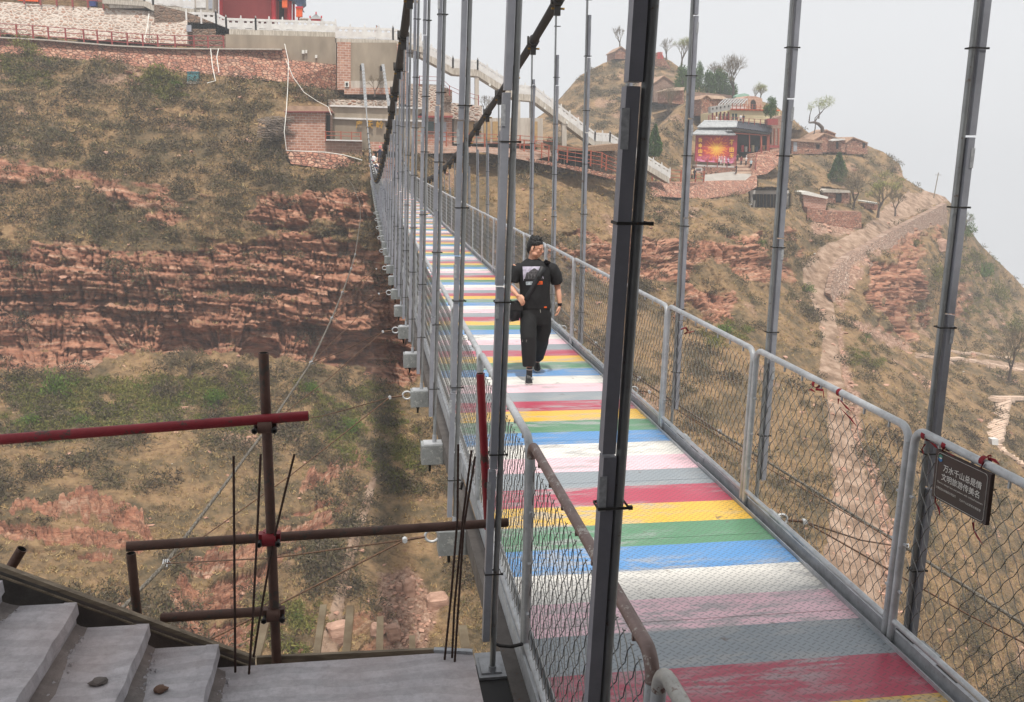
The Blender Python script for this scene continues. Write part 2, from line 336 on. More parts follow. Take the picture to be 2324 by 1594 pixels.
    hd = Nn.copy(); hd[:, 2] *= .25+.75*low; dr = dr*(1-.35*low)+rock*(low*(.85*saw(.95, 1)+.5*saw(.36, 2))+(1-low)*(.16*saw(.5, 3)+.08*saw(.2, 4))); hd /= np.linalg.norm(hd, axis=1)[:, None]+1e-9
    D = Nn*((dg*(1-rock)*(1-.8*path))+drb*rub*(1-rock))[:, None]+hd*(dr*rock)[:, None]
    # keep flat pads under buildings
    pad = np.zeros(len(fx))
    for (x0, x1, y0, y1) in PADS: pad = np.maximum(pad, sstep(-10, 2, np.minimum(np.minimum(fx-x0, x1-fx), np.minimum(fy-y0, y1-fy))))
    pad = np.maximum(pad*.9, cm); D *= (1-pad)[:, None]*(.4+.6*edge)[:, None]
    P2 = (P+D)
    G2 = P2.reshape(nv, nx, 3)
    n2 = np.cross(np.gradient(G2, axis=0).reshape(-1, 3), np.gradient(G2, axis=1).reshape(-1, 3)); n2 /= np.linalg.norm(n2, axis=1)[:, None]+1e-9; n2 = np.abs(n2[:, 2])
    n2 = (n2.reshape(nv, nx)+np.roll(n2.reshape(nv, nx), 1, 0)+np.roll(n2.reshape(nv, nx), -1, 0)).ravel()/3
    rock = rock*(1-.55*sstep(.62, .86, n2)*(1-low)*sstep(-.1, .25, fbm(P/3., 2, 333)))
    m = np.stack([rock, rub, path, np.clip(.5+.5*big, 0, 1)], 1).reshape(nv, nx, 4)
    top = [G2[0]+np.array([0, 60, -55.]), G2[0]+np.array([0, 22, -7.]), G2[0]+np.array([0, 6, -.3])]; G3 = np.concatenate([np.stack(top), G2]); M3 = np.concatenate([np.repeat(m[:1], 3, 0), m])
    if cam_rows:
        B = G2[-1]; rows = []
        for Yv, zv, sc in ((26, -37, .8), (12, -38, .55), (4, -30, .5), (1, -16, .5), (-6, -6, .55), (-26, -2, .7)):
            q = B.copy(); q[:, 0] = B[:, 0]*sc; q[:, 1] = Yv; q[:, 2] = zv+.6*fbm(q/4., 2, 5); rows.append(q)
        G3 = np.concatenate([G3, np.stack(rows)]); M3 = np.concatenate([M3, np.repeat(m[-1:], len(rows), 0)*.3])
    st_ = (tilt).reshape(nv, nx); ST3 = np.concatenate([np.repeat(st_[:1], 3, 0), st_]+([np.repeat(st_[-1:], 6, 0)] if cam_rows else []))
    h, w = G3.shape[:2]; idx = np.arange(h*w).reshape(h, w)
    Fq = np.stack([idx[:-1, :-1], idx[1:, :-1], idx[1:, 1:], idx[:-1, 1:]], -1).reshape(-1, 4)
    me = np_mesh(name, G3.reshape(-1, 3), Fq, MAT_TERR, True, {'mask': M3.reshape(-1, 4), 'strat': ST3.ravel()})
    o = bpy.data.objects.new(name, me); COL.objects.link(o); tag(o, kind='structure')
    TERR[name] = dict(x=fx.reshape(nv, nx), y=gy, P=G2, N=Nn.reshape(nv, nx, 3), rock=rock.reshape(nv, nx), path=path.reshape(nv, nx), rub=rub.reshape(nv, nx), S=S, xs=xs, ybot=ybot, nv=nv, pad=cm.reshape(nv, nx))
    return o
def terr_at(x, y, name='hillside'):
    T = TERR[name]; i = int(np.clip(np.searchsorted(T['xs'], x), 1, len(T['xs'])-1)); S = T['S'][i]; j = int(np.clip(round((y-S)/(T['ybot']-S)*(T['nv']-1)), 0, T['nv']-1))
    return T['P'][j, i]
def terrain_mat():
    t = NT('hillside_ground'); at = t.new('ShaderNodeAttribute', attribute_name='mask'); sp = t.new('ShaderNodeSeparateColor'); t.link(at.outputs['Color'], sp.inputs[0])
    rock, rub, path = sp.outputs[0], sp.outputs[1], sp.outputs[2]; g = t.geo()
    n1 = t.noise(g, .22, 8, .62); n2 = t.noise(g, 1.3, 8, .7); n3 = t.noise(g, .09, 5, .6)
    soil = t.ramp(n2, [(.28, lin((98, 76, 56))), (.43, lin((134, 108, 80))), (.56, lin((158, 130, 96))), (.72, lin((134, 100, 78)))])
    veg = t.ramp(n2, [(.30, lin((74, 66, 50))), (.50, lin((106, 92, 70))), (.66, lin((126, 104, 78)))])
    gr = t.mix(t.ramp(n1, [(.42, 0.), (.58, 1.)]), soil, veg)
    gs = t.geo((.5, .5, 2.8), (.05, -.07, 0)); r1 = t.noise(gs, .8, 9, .68); r2 = t.noise(g, 2.6, 6, .7)
    rk = t.ramp(r1, [(.30, lin((112, 76, 62))), (.41, lin((160, 108, 86))), (.52, lin((182, 128, 102))), (.61, lin((198, 150, 122))), (.72, lin((210, 180, 156)))])
    rk = t.mix(t.ramp(r2, [(.45, 0.), (.64, .45)]), rk, lin((136, 110, 96)))
    sa = t.new('ShaderNodeAttribute', attribute_name='strat'); sn = t.new('ShaderNodeTexNoise'); sn.noise_dimensions = '2D'; sn.inputs['Scale'].default_value = 1.; sn.inputs['Detail'].default_value = 6; sn.inputs['Roughness'].default_value = .75
    cbs = t.new('ShaderNodeCombineXYZ'); sx_ = t.new('ShaderNodeSeparateXYZ'); t.link(g, sx_.inputs[0]); t.link(t.math('MULTIPLY', sa.outputs['Fac'], 2.6), cbs.inputs[0]); t.link(t.math('MULTIPLY', t.math('ADD', sx_.outputs[0], sx_.outputs[1]), .10), cbs.inputs[1]); t.link(cbs.outputs[0], sn.inputs['Vector'])
    rk = t.mix(t.ramp(sn.outputs[0], [(.38, .6), (.46, 0.)]), rk, lin((104, 74, 62))); rk = t.mix(t.ramp(sn.outputs[0], [(.56, 0.), (.68, .6)]), rk, lin((208, 182, 158)))
    rk = t.mix(t.ramp(n3, [(.54, 0.), (.66, .35)]), rk, lin((124, 100, 84)))
    rb = t.ramp(t.noise(g, 2.2, 6, .75), [(.34, lin((108, 82, 68))), (.52, lin((168, 134, 114))), (.66, lin((198, 172, 152)))])
    pt = t.ramp(t.noise(g, .7, 8, .62), [(.34, lin((118, 96, 78))), (.48, lin((154, 128, 108))), (.62, lin((180, 154, 134)))])
    c = t.mix(rub, gr, rb); c = t.mix(t.ramp(rock, [(.32, 0.), (.6, 1.)]), c, rk); c = t.mix(t.ramp(t.math('ADD', path, t.math('MULTIPLY', t.math('SUBTRACT', n2, .5), .9)), [(.4, 0.), (.6, 1.)]), c, pt)
    t.col(c); t.rough(.95); t.b.inputs['Specular IOR Level'].default_value = .15
    t.bump(t.math('ADD', t.noise(g, 5., 8, .75), t.math('MULTIPLY', t.noise(t.geo((1.2, 1.2, 7.), (.05, -.07, 0)), 1.5, 6, .7), .9)), 1., .16); return t.m
MAT_TERR = terrain_mat()
CARVE = [([(-300,-60),(425,-40),(425,98),(300,94),(0,76),(-300,66)],124,121),([(350,0),(525,40),(525,111),(350,97)],122,122),([(-300,76),(0,88),(520,112),(765,112),(765,205),(560,176),(400,163),(250,140),(100,126),(-300,108)],118.5,116),
 ([(505,40),(765,60),(765,150),(655,138),(512,110)],121,121),([(640,236),(760,236),(760,346),(640,348)],104.5,104.5),([(736,300),(824,300),(824,352),(738,343)],104,104),([(745,222),(965,222),(965,342),(752,338)],110,110),([(762,80),(930,80),(930,230),(762,216)],116,116),
 ([(925,180),(1245,180),(1245,336),(925,330)],116,119),([(935,326),(1262,340),(1262,352),(1200,364),(1100,345),(935,349)],108,114.5),([(1255,322),(1415,322),(1415,400),(1262,376)],115,115),([(1478,413),(1600,413),(1718,402),(1718,424),(1690,438),(1600,450),(1478,445)],130,149),
 ([(1574,262),(1780,262),(1780,346),(1716,352),(1716,394),(1600,396),(1574,380)],164,164),([(1594,394),(1716,386),(1700,411),(1597,415)],152.5,155),([(1794,296),(1972,300),(1972,349),(1794,349)],192,192),([(1590,212),(1780,212),(1780,290),(1590,264)],180,180),([(1571,208),(1702,214),(1702,240),(1571,243)],202,202),([(1483,168),(1555,168),(1555,236),(1483,232)],216,206),
 ([(1700,430),(1792,430),(1792,473),(1700,470)],151.5,151.5),([(1816,433),(1881,440),(1874,486),(1822,482)],151,151),([(1864,429),(1930,429),(1930,462),(1864,462)],163,163),([(1832,470),(1956,480),(1956,519),(1832,500)],146.5,146.5),([(648,344),(738,346),(812,366),(760,384),(660,372)],103,103),([(1250,640),(1250,641),(1251,641)],100,100)]
PADS = [(560, 960, 225, 385), (960, 1500, 300, 392), (1560, 1790, 270, 420), (1780, 1980, 300, 352)]
xsA = np.r_[np.linspace(-700, -60, 60, endpoint=False), np.linspace(-60, 2384, NXA, endpoint=False), np.linspace(2384, 3100, 50)]
sheet('hillside', CT, SKY1, xsA, 1900, NVA, True)
sheet('far_hill', CH, SKY2, np.linspace(1100, 1720, 260), 420, 150, False)
# distant valley floor fading into the haze
vf = MB(); vf.box(-410, 510, -50, 460, -132, -130); vf.build('valley_floor', pm('valley_soil', (130, 124, 104), (104, 106, 84), .02, .95, kind='Object'), kind='structure')
# ================================================================ BRIDGE
PITCH = 2.17; Y0 = 4.55
def sag(Y): return -.16*math.sin(PI*min(max(Y/88., 0), 1))
def part(mb, name, mats, root, **k):
    o = mb.build(name, mats, root, **k); o.location = -Vector(root.location) if root.parent is None else Vector((0, 0, 0)); return o
def steel(name, c=(176, 178, 182), rust=.0, chip=None, sc=9., rough=.42, metal=.15):
    if name in _mc: return _mc[name]
    t = NT(name); g = t.geo(); n = t.noise(g, sc, 6, .7); a = lin(c); b = lin(tuple(x*.86 for x in c))
    col = t.ramp(n, [(.35, a), (.65, b)])
    spots = t.noise(g, sc*4, 5, .75)
    if chip: 
        n3 = t.noise(g, sc*1.3, 8, .8); col = t.mix(t.ramp(n3, [(.56, 0.), (.59, 1.)]), col, lin(chip))
    if rust: col = t.mix(t.ramp(spots, [(.62, 0.), (.70, rust)]), col, lin((110, 78, 58)))
    t.col(col); t.rough(t.ramp(n, [(.3, rough-.08), (.7, rough+.15)])); t.b.inputs['Metallic'].default_value = metal
    t.bump(spots, .25, .004); _mc[name] = t.m; return t.m
M_ST = steel('grey_paint', (180, 182, 186), rust=.55); M_ST2 = steel('silver_paint', (196, 198, 200), rust=.4)
M_CHIP = steel('chipped_white_paint', (188, 186, 180), chip=(112, 84, 74), sc=14); M_BROWNRAIL = steel('peeling_brown_paint', (134, 112, 106), chip=(176, 170, 162), sc=11)
M_WIRE = steel('galvanised_wire', (168, 168, 164), sc=20, rough=.35, metal=.5); M_LED = steel('grey_aluminium', (164, 166, 174), sc=3, rough=.4, metal=.1)
M_LED_SHADE = steel('shaded_aluminium', (140, 140, 148), sc=3, rough=.45, metal=.1); M_PIPE = steel('hanger_pipe', (158, 160, 160), rust=.8, sc=5, rough=.38, metal=.35); M_DARK = steel('dark_iron', (58, 56, 54), rust=.6, rough=.6)  # darker LED housing copy: shade of the nearest left hanger in its colour
M_BLK = pm('black_cable', (44, 40, 38), (30, 28, 27), 8, .7, bump=.4); M_RUSTY = steel('rusty_iron', (98, 72, 60), chip=(78, 58, 50), sc=16, rough=.7, metal=.1)
def rope_mat(name, c1, c2):
    t = NT(name); g = t.coord('UV'); w = t.new('ShaderNodeTexNoise'); t.link(t.geo(), w.inputs['Vector']); w.inputs['Scale'].default_value = 40
    t.col(t.ramp(w.outputs[0], [(.35, lin(c1)), (.62, lin(c2))])); t.rough(.6); t.b.inputs['Metallic'].default_value = .3; return t.m
M_ROPE = rope_mat('wire_rope_steel', (128, 122, 112), (84, 78, 70)); M_ROD = rope_mat('rusty_rod', (112, 84, 64), (78, 58, 46))
STRIPES = [(176, 72, 92), (142, 150, 156), (236, 196, 204), (228, 224, 216), (92, 144, 196), (92, 138, 106), (224, 180, 72)]
def deck_mat():
    t = NT('painted_chequer_plate'); g = t.geo(); sp = t.new('ShaderNodeSeparateXYZ'); t.link(g, sp.inputs[0]); X, Y = sp.outputs[0], sp.outputs[1]
    wob = t.math('MULTIPLY', t.math('SUBTRACT', t.noise(g, 1.2, 2), .5), .03)
    s = t.math('DIVIDE', t.math('ADD', t.math('SUBTRACT', Y, 3.968-.405*70), wob), .405*7); fr = t.math('FRACT', s)
    col = t.ramp(fr, [(i/7., lin(c)) for i, c in enumerate(STRIPES)], 'CONSTANT')
    # raised dashes: alternate tilted ellipses on a 34 mm lattice
    def dashes(ang, ox):
        ca, sa = math.cos(ang), math.sin(ang)
        u = t.math('ADD', t.math('MULTIPLY', X, 1/.060), ox); v = t.math('ADD', t.math('MULTIPLY', Y, 1/.060), ox)
        fu = t.math('SUBTRACT', t.math('FRACT', u), .5); fv = t.math('SUBTRACT', t.math('FRACT', v), .5)
        p = t.math('ADD', t.math('MULTIPLY', fu, ca), t.math('MULTIPLY', fv, sa)); q = t.math('SUBTRACT', t.math('MULTIPLY', fv, ca), t.math('MULTIPLY', fu, sa))
        d = t.math('ADD', t.math('POWER', t.math('ABSOLUTE', t.math('DIVIDE', p, .34)), 2.), t.math('POWER', t.math('ABSOLUTE', t.math('DIVIDE', q, .085)), 2.))
        return t.math('SUBTRACT', 1., d, True)
    h = t.math('MAXIMUM', dashes(.55, 0.), dashes(-.95, .5))
    wear = t.noise(t.geo((1.2, 5, 1)), 2.2, 8, .72); wear2 = t.noise(t.geo((.6, 2.6, 1)), .9, 4, .6)
    wm = t.math('MULTIPLY', t.ramp(wear, [(.46, 0.), (.56, .75)]), t.ramp(wear2, [(.42, 0.), (.56, 1.)]))
    col = t.mix(wm, col, lin((164, 164, 164)))
    edge = t.math('MULTIPLY', t.ramp(h, [(0., 0.), (.25, 1.), (.6, .45), (1., .35)]), .95); col = t.mix(edge, col, lin((84, 82, 80)))
    dirt = t.noise(g, 7., 5, .7); col = t.mix(t.ramp(dirt, [(.63, 0.), (.70, .8)]), col, lin((104, 92, 84)))
    t.col(col); t.rough(t.ramp(wear, [(.3, .27), (.7, .42)])); t.bump(h, .4, .0020); return t.m
DY0, DY1 = -1.0, 88.
br = empty('suspension_bridge', (2., 2., 0.), 0, 'long footbridge with rainbow striped steel deck hung on two dark cables over the gorge', 'footbridge')
mb = MB(); y = 3.968-.405*13+.12
while y < DY1:
    y1 = y+1.215; vs = []; zz = [sag(y), sag(min(y1, DY1))]
    a, b = y+.003, y1-.003
    mb.add([(.96, a, zz[0]), (3.05, a, zz[0]), (3.05, b, zz[1]), (.96, b, zz[1]), (.96, a, zz[0]-.012), (3.05, a, zz[0]-.012), (3.05, b, zz[1]-.012), (.96, b, zz[1]-.012)], [(0, 1, 2, 3), (7, 6, 5, 4), (0, 4, 5, 1), (2, 6, 7, 3), (1, 5, 6, 2), (0, 3, 7, 4)])
    y = y1
part(mb, 'deck', deck_mat(), br)
for s, xk in ((1, 3.052), (-1, .958)):
    mb = MB(); md = MB(); seg = 2.17; y = DY0
    while y < DY1:
        y1 = min(y+seg, DY1); z = (sag(y)+sag(y1))/2; j = .004*math.sin(y*7)
        def bx(xa, xb, za, zb, mi=0): mb.box(min(xk+s*xa, xk+s*xb)+j, max(xk+s*xa, xk+s*xb)+j, y-.001, y1+.001, z+za, z+zb, mi)
        bx(0, .008, -.03, .028); bx(.007, .075, -.029, -.018, 1); bx(.060, .068, -.0185, .070); bx(.067, .106, .062, .0698); bx(.105, .112, -.05, .0705, 1)
        for q in range(5): md.box(min(xk+s*.076, xk+s*.096)+j, max(xk+s*.076, xk+s*.096)+j, y+.2+q*.4, y+.38+q*.4, z+.0702, z+.0716, 2)
        y = y1
    part(mb, 'kerb_channel', [M_ST, M_ST2], br); o = part(md, 'kerb_slots', [M_ST, M_ST2, M_DARK], br); o['kind'] = 'stuff'
mb = MB()
for xk in (.80, 2.0, 3.2):
    mb.box(xk-.05, xk+.05, DY0, DY1, -.25+sag(0), -.05, 0) if False else None
    y = DY0
    while y < DY1: mb.bar((xk, y, sag(y)-.13), (xk, min(y+4.34, DY1), sag(min(y+4.34, DY1))-.13), .09, .16); y += 4.34
part(mb, 'stringer_beam', steel('grimy_steel', (104, 98, 94), rust=.8, sc=6, rough=.6), br)
# main cables
LC = [(-4, 9.4), (2, 8.2), (8, 6.85), (15.4, 5.2), (18.5, 4.65), (23.9, 3.8), (28.5, 3.12), (36.9, 2.1), (45, 1.42), (55, 1.0), (63, 1.08), (70, 1.55), (78, 2.6), (85, 4.0), (92, 6.2), (100, 9.2), (107.6, 12.6)]
def cz(Y): return float(np.interp(Y, [a for a, _ in LC], [b for _, b in LC]))
def czs(Y): return sum(cz(Y+d) for d in (-3, -1.5, 0, 1.5, 3))/5
def cx(s, Y):
    z = czs(Y); x = (.65+.020*z) if s < 0 else (3.235-.013*z)
    if Y > 60: k = ((Y-60)/47.6)**1.3; x += (-.25-x+ .2)*k if s < 0 else (2.2-x)*k
    return x
for s in (-1, 1):
    mb = MB(); ys = list(np.arange(-4, 62.1, 2)); mb.tube([(cx(s, y), y, czs(y)) for y in ys], .078, 10); part(mb, 'main_cable', M_BLK, br)
    mb = MB(); ys = list(np.arange(62, 107.7, 1.5)); mb.tube([(cx(s, y), y, czs(y)) for y in ys], .06, 8, 0)
    for k in range(14): y = 94+k*.95; p = (cx(s, y), y, czs(y)); mb.box(p[0]-.15, p[0]+.15, p[1]-.12, p[1]+.12, p[2]-.15, p[2]+.15, 1)
    part(mb, 'anchor_cable', [M_PIPE, M_ST2], br)
# hangers
HY = [Y0-PITCH+PITCH*k for k in range(0, 40)]
def strap(mb, z, x0, x1, y0, y1, mi=2):
    t = .0022
    mb.box(x0-t, x1+t, y0-t, y0, z, z+.008, mi); mb.box(x0-t, x1+t, y1, y1+t, z, z+.008, mi); mb.box(x0-t, x0, y0, y1, z, z+.008, mi); mb.box(x1, x1+t, y0, y1, z, z+.008, mi); mb.box(x1+.0, x1+.012, y0-.004, y0+.008, z-.001, z+.009, mi)
def hanger(s, k, Y):
    zt = czs(Y)-.08; zb = sag(Y)-.10; xb = .655 if s < 0 else 3.24; xt = cx(s, Y); rng = random.Random(k*7+s)
    if zt-zb < .5: return None
    tx = (xt-xb)/(zt-zb); near = k < 7; n = 10 if near else 6
    P = lambda z, dx=0, dy=0: (xb+tx*(z-zb)+dx, Y+dy, z)
    px = .022 if s < 0 else -.020; sx = -px
    mb = MB(); mb.tube([P(zb, px), P(zt-.1, px), P(zt, 0)], .0165, n); mb.tube([P(zb-.02, px), P(zb+.09, px)], .022, n, 1)
    o = part(mb, 'hanger', [M_PIPE, M_ST], br)
    # light housing in staggered lengths
    mb = MB(); z = zb+.02+rng.random()*.3; off = 0; zmax = zt-.5-rng.random()*.4; j = 0
    while z < zmax and z < 6.2:
        z1 = min(z+.95+rng.random()*.1, zmax); w = .019; off = (.004 if j % 2 else -.002)
        a, b = P(z, sx+off), P(z1, sx+off)
        vs = [(p[0]+dx, p[1]+dy-.006+off, p[2]) for p in (a, b) for dx, dy in ((-w, -.024), (w, -.024), (w, .022), (-w, .022))]
        mb.add(vs, [(0, 3, 2, 1), (4, 5, 6, 7), (0, 1, 5, 4), (1, 2, 6, 5), (2, 3, 7, 6), (3, 0, 4, 7)])
        if near: mb.box(a[0]-w*.55, a[0]+w*.6, a[1]-.0335+off, a[1]-.0325+off, z1-.16, z1-.055, 1); 
        z = z1+.012; j += 1
    if mb.v: part(mb, 'light_strip', [M_LED if (k > 0 or s > 0) else M_LED_SHADE, pm('sticker_white', (186, 188, 190), (150, 152, 156), 60, .6)], o)
    # straps
    z = zb+.35+rng.random()*.4
    if near:
        while z < min(zt-.3, 6): mb = MB(); c = P(z); strap(mb, z, c[0]-.044, c[0]+.044, c[1]-.032, c[1]+.024, 0); part(mb, 'strap', M_DARK, o); z += .62+rng.random()*.25
    else:
        mb = MB()
        while z < min(zt-.3, 7): c = P(z); strap(mb, z, c[0]-.044, c[0]+.044, c[1]-.032, c[1]+.024, 0); z += .8+rng.random()*.3
        if mb.v: part(mb, 'strap', M_DARK, o)
    mb = MB(); c = (xt, Y, zt+.08)
    mb.tube([(c[0], Y-.09, c[2]+.02), (c[0], Y+.09, c[2]-.02)], .105, 10); mb.box(c[0]-.05, c[0]+.05, Y-.035, Y+.035, c[2]-.24, c[2]-.085); mb.box(c[0]-.115, c[0]-.085, Y-.03, Y+.03, c[2]-.07, c[2]+.09); mb.tube([(c[0]-.10, Y, c[2]-.13), (c[0]+.12, Y, c[2]-.13)], .018, 6, 1)
    part(mb, 'cable_clamp', [M_DARK, pm('brass_bolt', (150, 120, 60), None, 8, .4, .7)], o)
for s in (-1, 1):
    for k, Y in enumerate(HY): hanger(s, k, Y)
# cross beams with box ends, drain rods and guy rings
for k, Y in enumerate(HY):
    z = sag(Y)-.20; mb = MB()
    mb.box(.54, .80, Y-.095, Y+.095, z-.10, z+.10, 0); mb.box(3.15, 3.41, Y-.095, Y+.095, z-.10, z+.10, 0); mb.box(.80, 3.15, Y-.07, Y+.07, z-.09, z+.085, 1)
    mb.box(.565, .775, Y-.08, Y+.08, z+.1005, z+.112, 2)
    for xx in (.63, 3.32): mb.tube([(xx, Y, z-.10), (xx, Y, z-.135), (xx, Y, z-.136), (xx, Y, z-.20)], [.022, .022, .014, .012], 8, 3)
    o = part(mb, 'cross_beam', [steel('box_paint', (150, 154, 154), chip=(178, 180, 178), sc=12, rust=.7), M_RUSTY, M_ST2, M_BLK], br)
    if k % 2 == 0 and 0 < k < 22:
        for s, xx in ((-1, .54), (1, 3.41)):
            mb = MB(); pts = [(xx+s*(.045+.055*math.cos(a)), Y, z+.035+.05*math.sin(a)) for a in np.linspace(-2.6, 2.6, 14)] if s > 0 else [(xx-.045-.055*math.cos(a), Y, z+.035+.05*math.sin(a)) for a in np.linspace(-2.6, 2.6, 14)]
            mb.tube(pts, .011, 8); part(mb, 'guy_ring', M_ST2, o)
# ---------------------------------------------------------------- railings
def wire_mesh(L=2.02, H=1.07, cw=.092, ch=.132, r=.0025, z0=.14):
    mb = MB()
    for fam in (1, -1):
        sl = ch/cw; n = int((L+H/sl)/cw)+2; amp = .0045
        for i in range(-1, n+1):
            # line: y = y_start + fam*t*cw/2..., going up
            ys = (i*cw-H/sl if fam > 0 else i*cw); pts = []; steps = int(H/(ch/4))+1
            for j in range(steps+1):
                z = min(j*ch/4, H); y = ys+fam*z/sl
                k = amp*(1 if (j % 4) in (1, 2) else -1); y2 = y+k*fam*.7
                if -.001 <= y <= L: pts.append((.0028*fam*(1 if (j//2) % 2 else -1), y2+.045, z+z0-k*.5))
            if len(pts) > 2: mb.tube(pts, r, 3, 0 if fam > 0 else 1, False, True)
    return mb.mesh('wire_mesh', [M_WIRE, steel('dark_wire', (104, 104, 102), sc=20, rough=.4, metal=.4)])
WM = wire_mesh()
def panel_frame(mats, H=1.25, L=2.11, r=.0235):
    mb = MB(); R_ = .085; pts = [(0, 0, -.02), (0, 0, .6), (0, 0, H-R_)]
    pts += [(0, R_-R_*math.cos(a), H-R_+R_*math.sin(a)) for a in np.linspace(.25, PI/2, 6)]; q = [(0, L-p[1], p[2]) for p in pts][::-1]
    mb.tube(pts[:3], r, 14); mb.tube(q[-3:], r, 14); mb.tube([(0, .02, .105), (0, L-.02, .105)], .019, 10)
    for z in (.3, .6, .9): mb.box(-.008, .008, .02, .05, z, z+.012); mb.box(-.008, .008, L-.05, L-.02, z, z+.012)
    tp_ = MB(); tp_.tube(pts[2:]+[(0, L/2, H)]+q[:-2], r*1.005, 14); [tp_.box(-.006, .006, .2+i*.28, .212+i*.28, H-.06, H-.018) for i in range(7)]; return mb.mesh('fence_panel', M_ST2), tp_.mesh('top_rail', mats)
PF, PFc, PFb = panel_frame(M_ST2, 1.305), panel_frame(M_CHIP, 1.29), panel_frame(M_BROWNRAIL, 1.29)
for s, xf, lab in ((-1, .862, 'grey tubular railing with wire mesh along the left edge of the striped deck'), (1, 3.10, 'grey tubular wire mesh railing with a brown notice along the right deck edge')):
    rt = empty('bridge_railing', (xf, 2.4, 0), 0, lab, 'railing')
    for k in range(-1, 39):
        y = Y0+.03+PITCH*k-PITCH; m = PF
        if s < 0 and k == 0: m = PFb
        if s < 0 and k == -1: m = PFc
        if s > 0 and k < 0: m = PFc
        o = bpy.data.objects.new('fence_panel', m[0]); COL.objects.link(o); o.parent = rt; o.location = (0, y-2.4, sag(y)+.01); w = bpy.data.objects.new('top_rail', m[1]); COL.objects.link(w); w.parent = o
        if k == 0 and s < 0: o['label'] = 'panel with peeling brown paint on its top rail'
        w = bpy.data.objects.new('wire_mesh', WM); COL.objects.link(w); w.parent = o
# ---------------------------------------------------------------- wind guys
def clampmesh(mb, p, sc=1.):
    for a in range(3): mb.tube([(p[0]-.03*sc+.02*a, p[1]-.03*sc, p[2]-.03*sc), (p[0]-.02*sc+.02*a, p[1], p[2]+.045*sc), (p[0]+.01*sc+.02*a, p[1]+.03*sc, p[2]-.03*sc)], .009*sc, 6)
def rope(name, pts, r, lab, cat, mat, clamps=(), strands=True):
    loc = pts[0]; root = empty(name, loc, 0, lab, cat); mb = MB()
    P = [Vector(p) for p in pts]; fine = []
    for a, b in zip(P[:-1], P[1:]):
        n = max(1, min(60, int((b-a).length/.06))) if strands and b.y < 16 else 4
        fine += [a.lerp(b, i/n) for i in range(n)]
    fine.append(P[-1])
    if strands:
        for st in range(3):
            q = []
            for i, p in enumerate(fine):
                a = i*1.25+st*2.094; q.append(p+Vector((math.cos(a)*r*.45, 0, math.sin(a)*r*.45)))
            mb.tube(q, r*.62, 6)
    else: mb.tube(fine, r, 6)
    part(mb, 'strand', mat, root)
    for c in clamps: mb = MB(); clampmesh(mb, c, .9); part(mb, 'rope_grip', M_ST, root)
    return root
LCL = [PZ(376, 1279, -1.3), PZ(612, 964, -1.3), PZ(706, 824, -1.3), PZ(753, 723, -1.3), PZ(777, 665, -1.3), PZ(797, 610, -1.3), PZ(806, 578, -1.3)]
Lp = [PZ(-350, 2400, -1.5), PZ(150, 1530, -1.4), PZ(280, 1378, -1.32)]+LCL+[PZ(818, 498, -1.25), PY(817, 462, 70), PY(800, 420, 88), PY(786, 404, 97)]
rope('guy_cable', Lp, .020, 'twisted steel wind cable curving away to the left of the footbridge', 'cable', M_ROPE, LCL)
RCL = [PZ(2056, 1243, -1.3), PZ(1633, 981, -1.3), PZ(1450, 860, -1.3), PZ(1352, 780, -1.3), PZ(1262, 690, -1.3)]
Rp = [PZ(3200, 2300, -1.45), PZ(2600, 1600, -1.35)]+RCL+[PZ(1120, 560, -1.3), PY(1010, 470, 80), PY(960, 440, 96)]
rope('guy_cable', Rp, .018, 'twisted steel wind cable seen through the right railing mesh', 'cable', M_ROPE, RCL)
near = PZ(-60, 1800, -1.4)
for s, CLs, first in ((-1, LCL, PZ(60, 1640, -1.38)), (1, RCL, PZ(2600, 1600, -1.35))):
    for i, k in enumerate((2, 4, 6, 8, 10)):
        Y = HY[k]; r0 = Vector(((.44 if s < 0 else 3.51), Y, sag(Y)-.17))
        ends = [first if i == 0 else CLs[i-1]]+([CLs[i]] if i < len(CLs) else [])
        j = r0+Vector((s*.16, 0, -.02)); pos = ['very', 'second', 'third', 'fourth', 'fifth'][i]; side = 'left' if s < 0 else 'right'
        root = empty('guy_wire', r0, 0, f'{pos} nearest pair of rusty guy wires on the {side} side of the deck', 'guy wire', f'rusty guy wires between the deck rings and the {side} wind cable')
        mb = MB(); mb.tube([r0, j], .012, 6); mb.tube([j+Vector((0, -.02, 0)), j+Vector((0, .02, 0))], .022, 6, 1); part(mb, 'shackle', [M_ROD, M_ST2], root)
        for e in ends: mb = MB(); e = Vector(e); m = j.lerp(e, .5)+Vector((0, 0, -.015*(e-j).length)); mb.tube([j, j.lerp(m, .5), m, m.lerp(e, .5), e], .0075, 6); part(mb, 'wire', M_ROD, root)
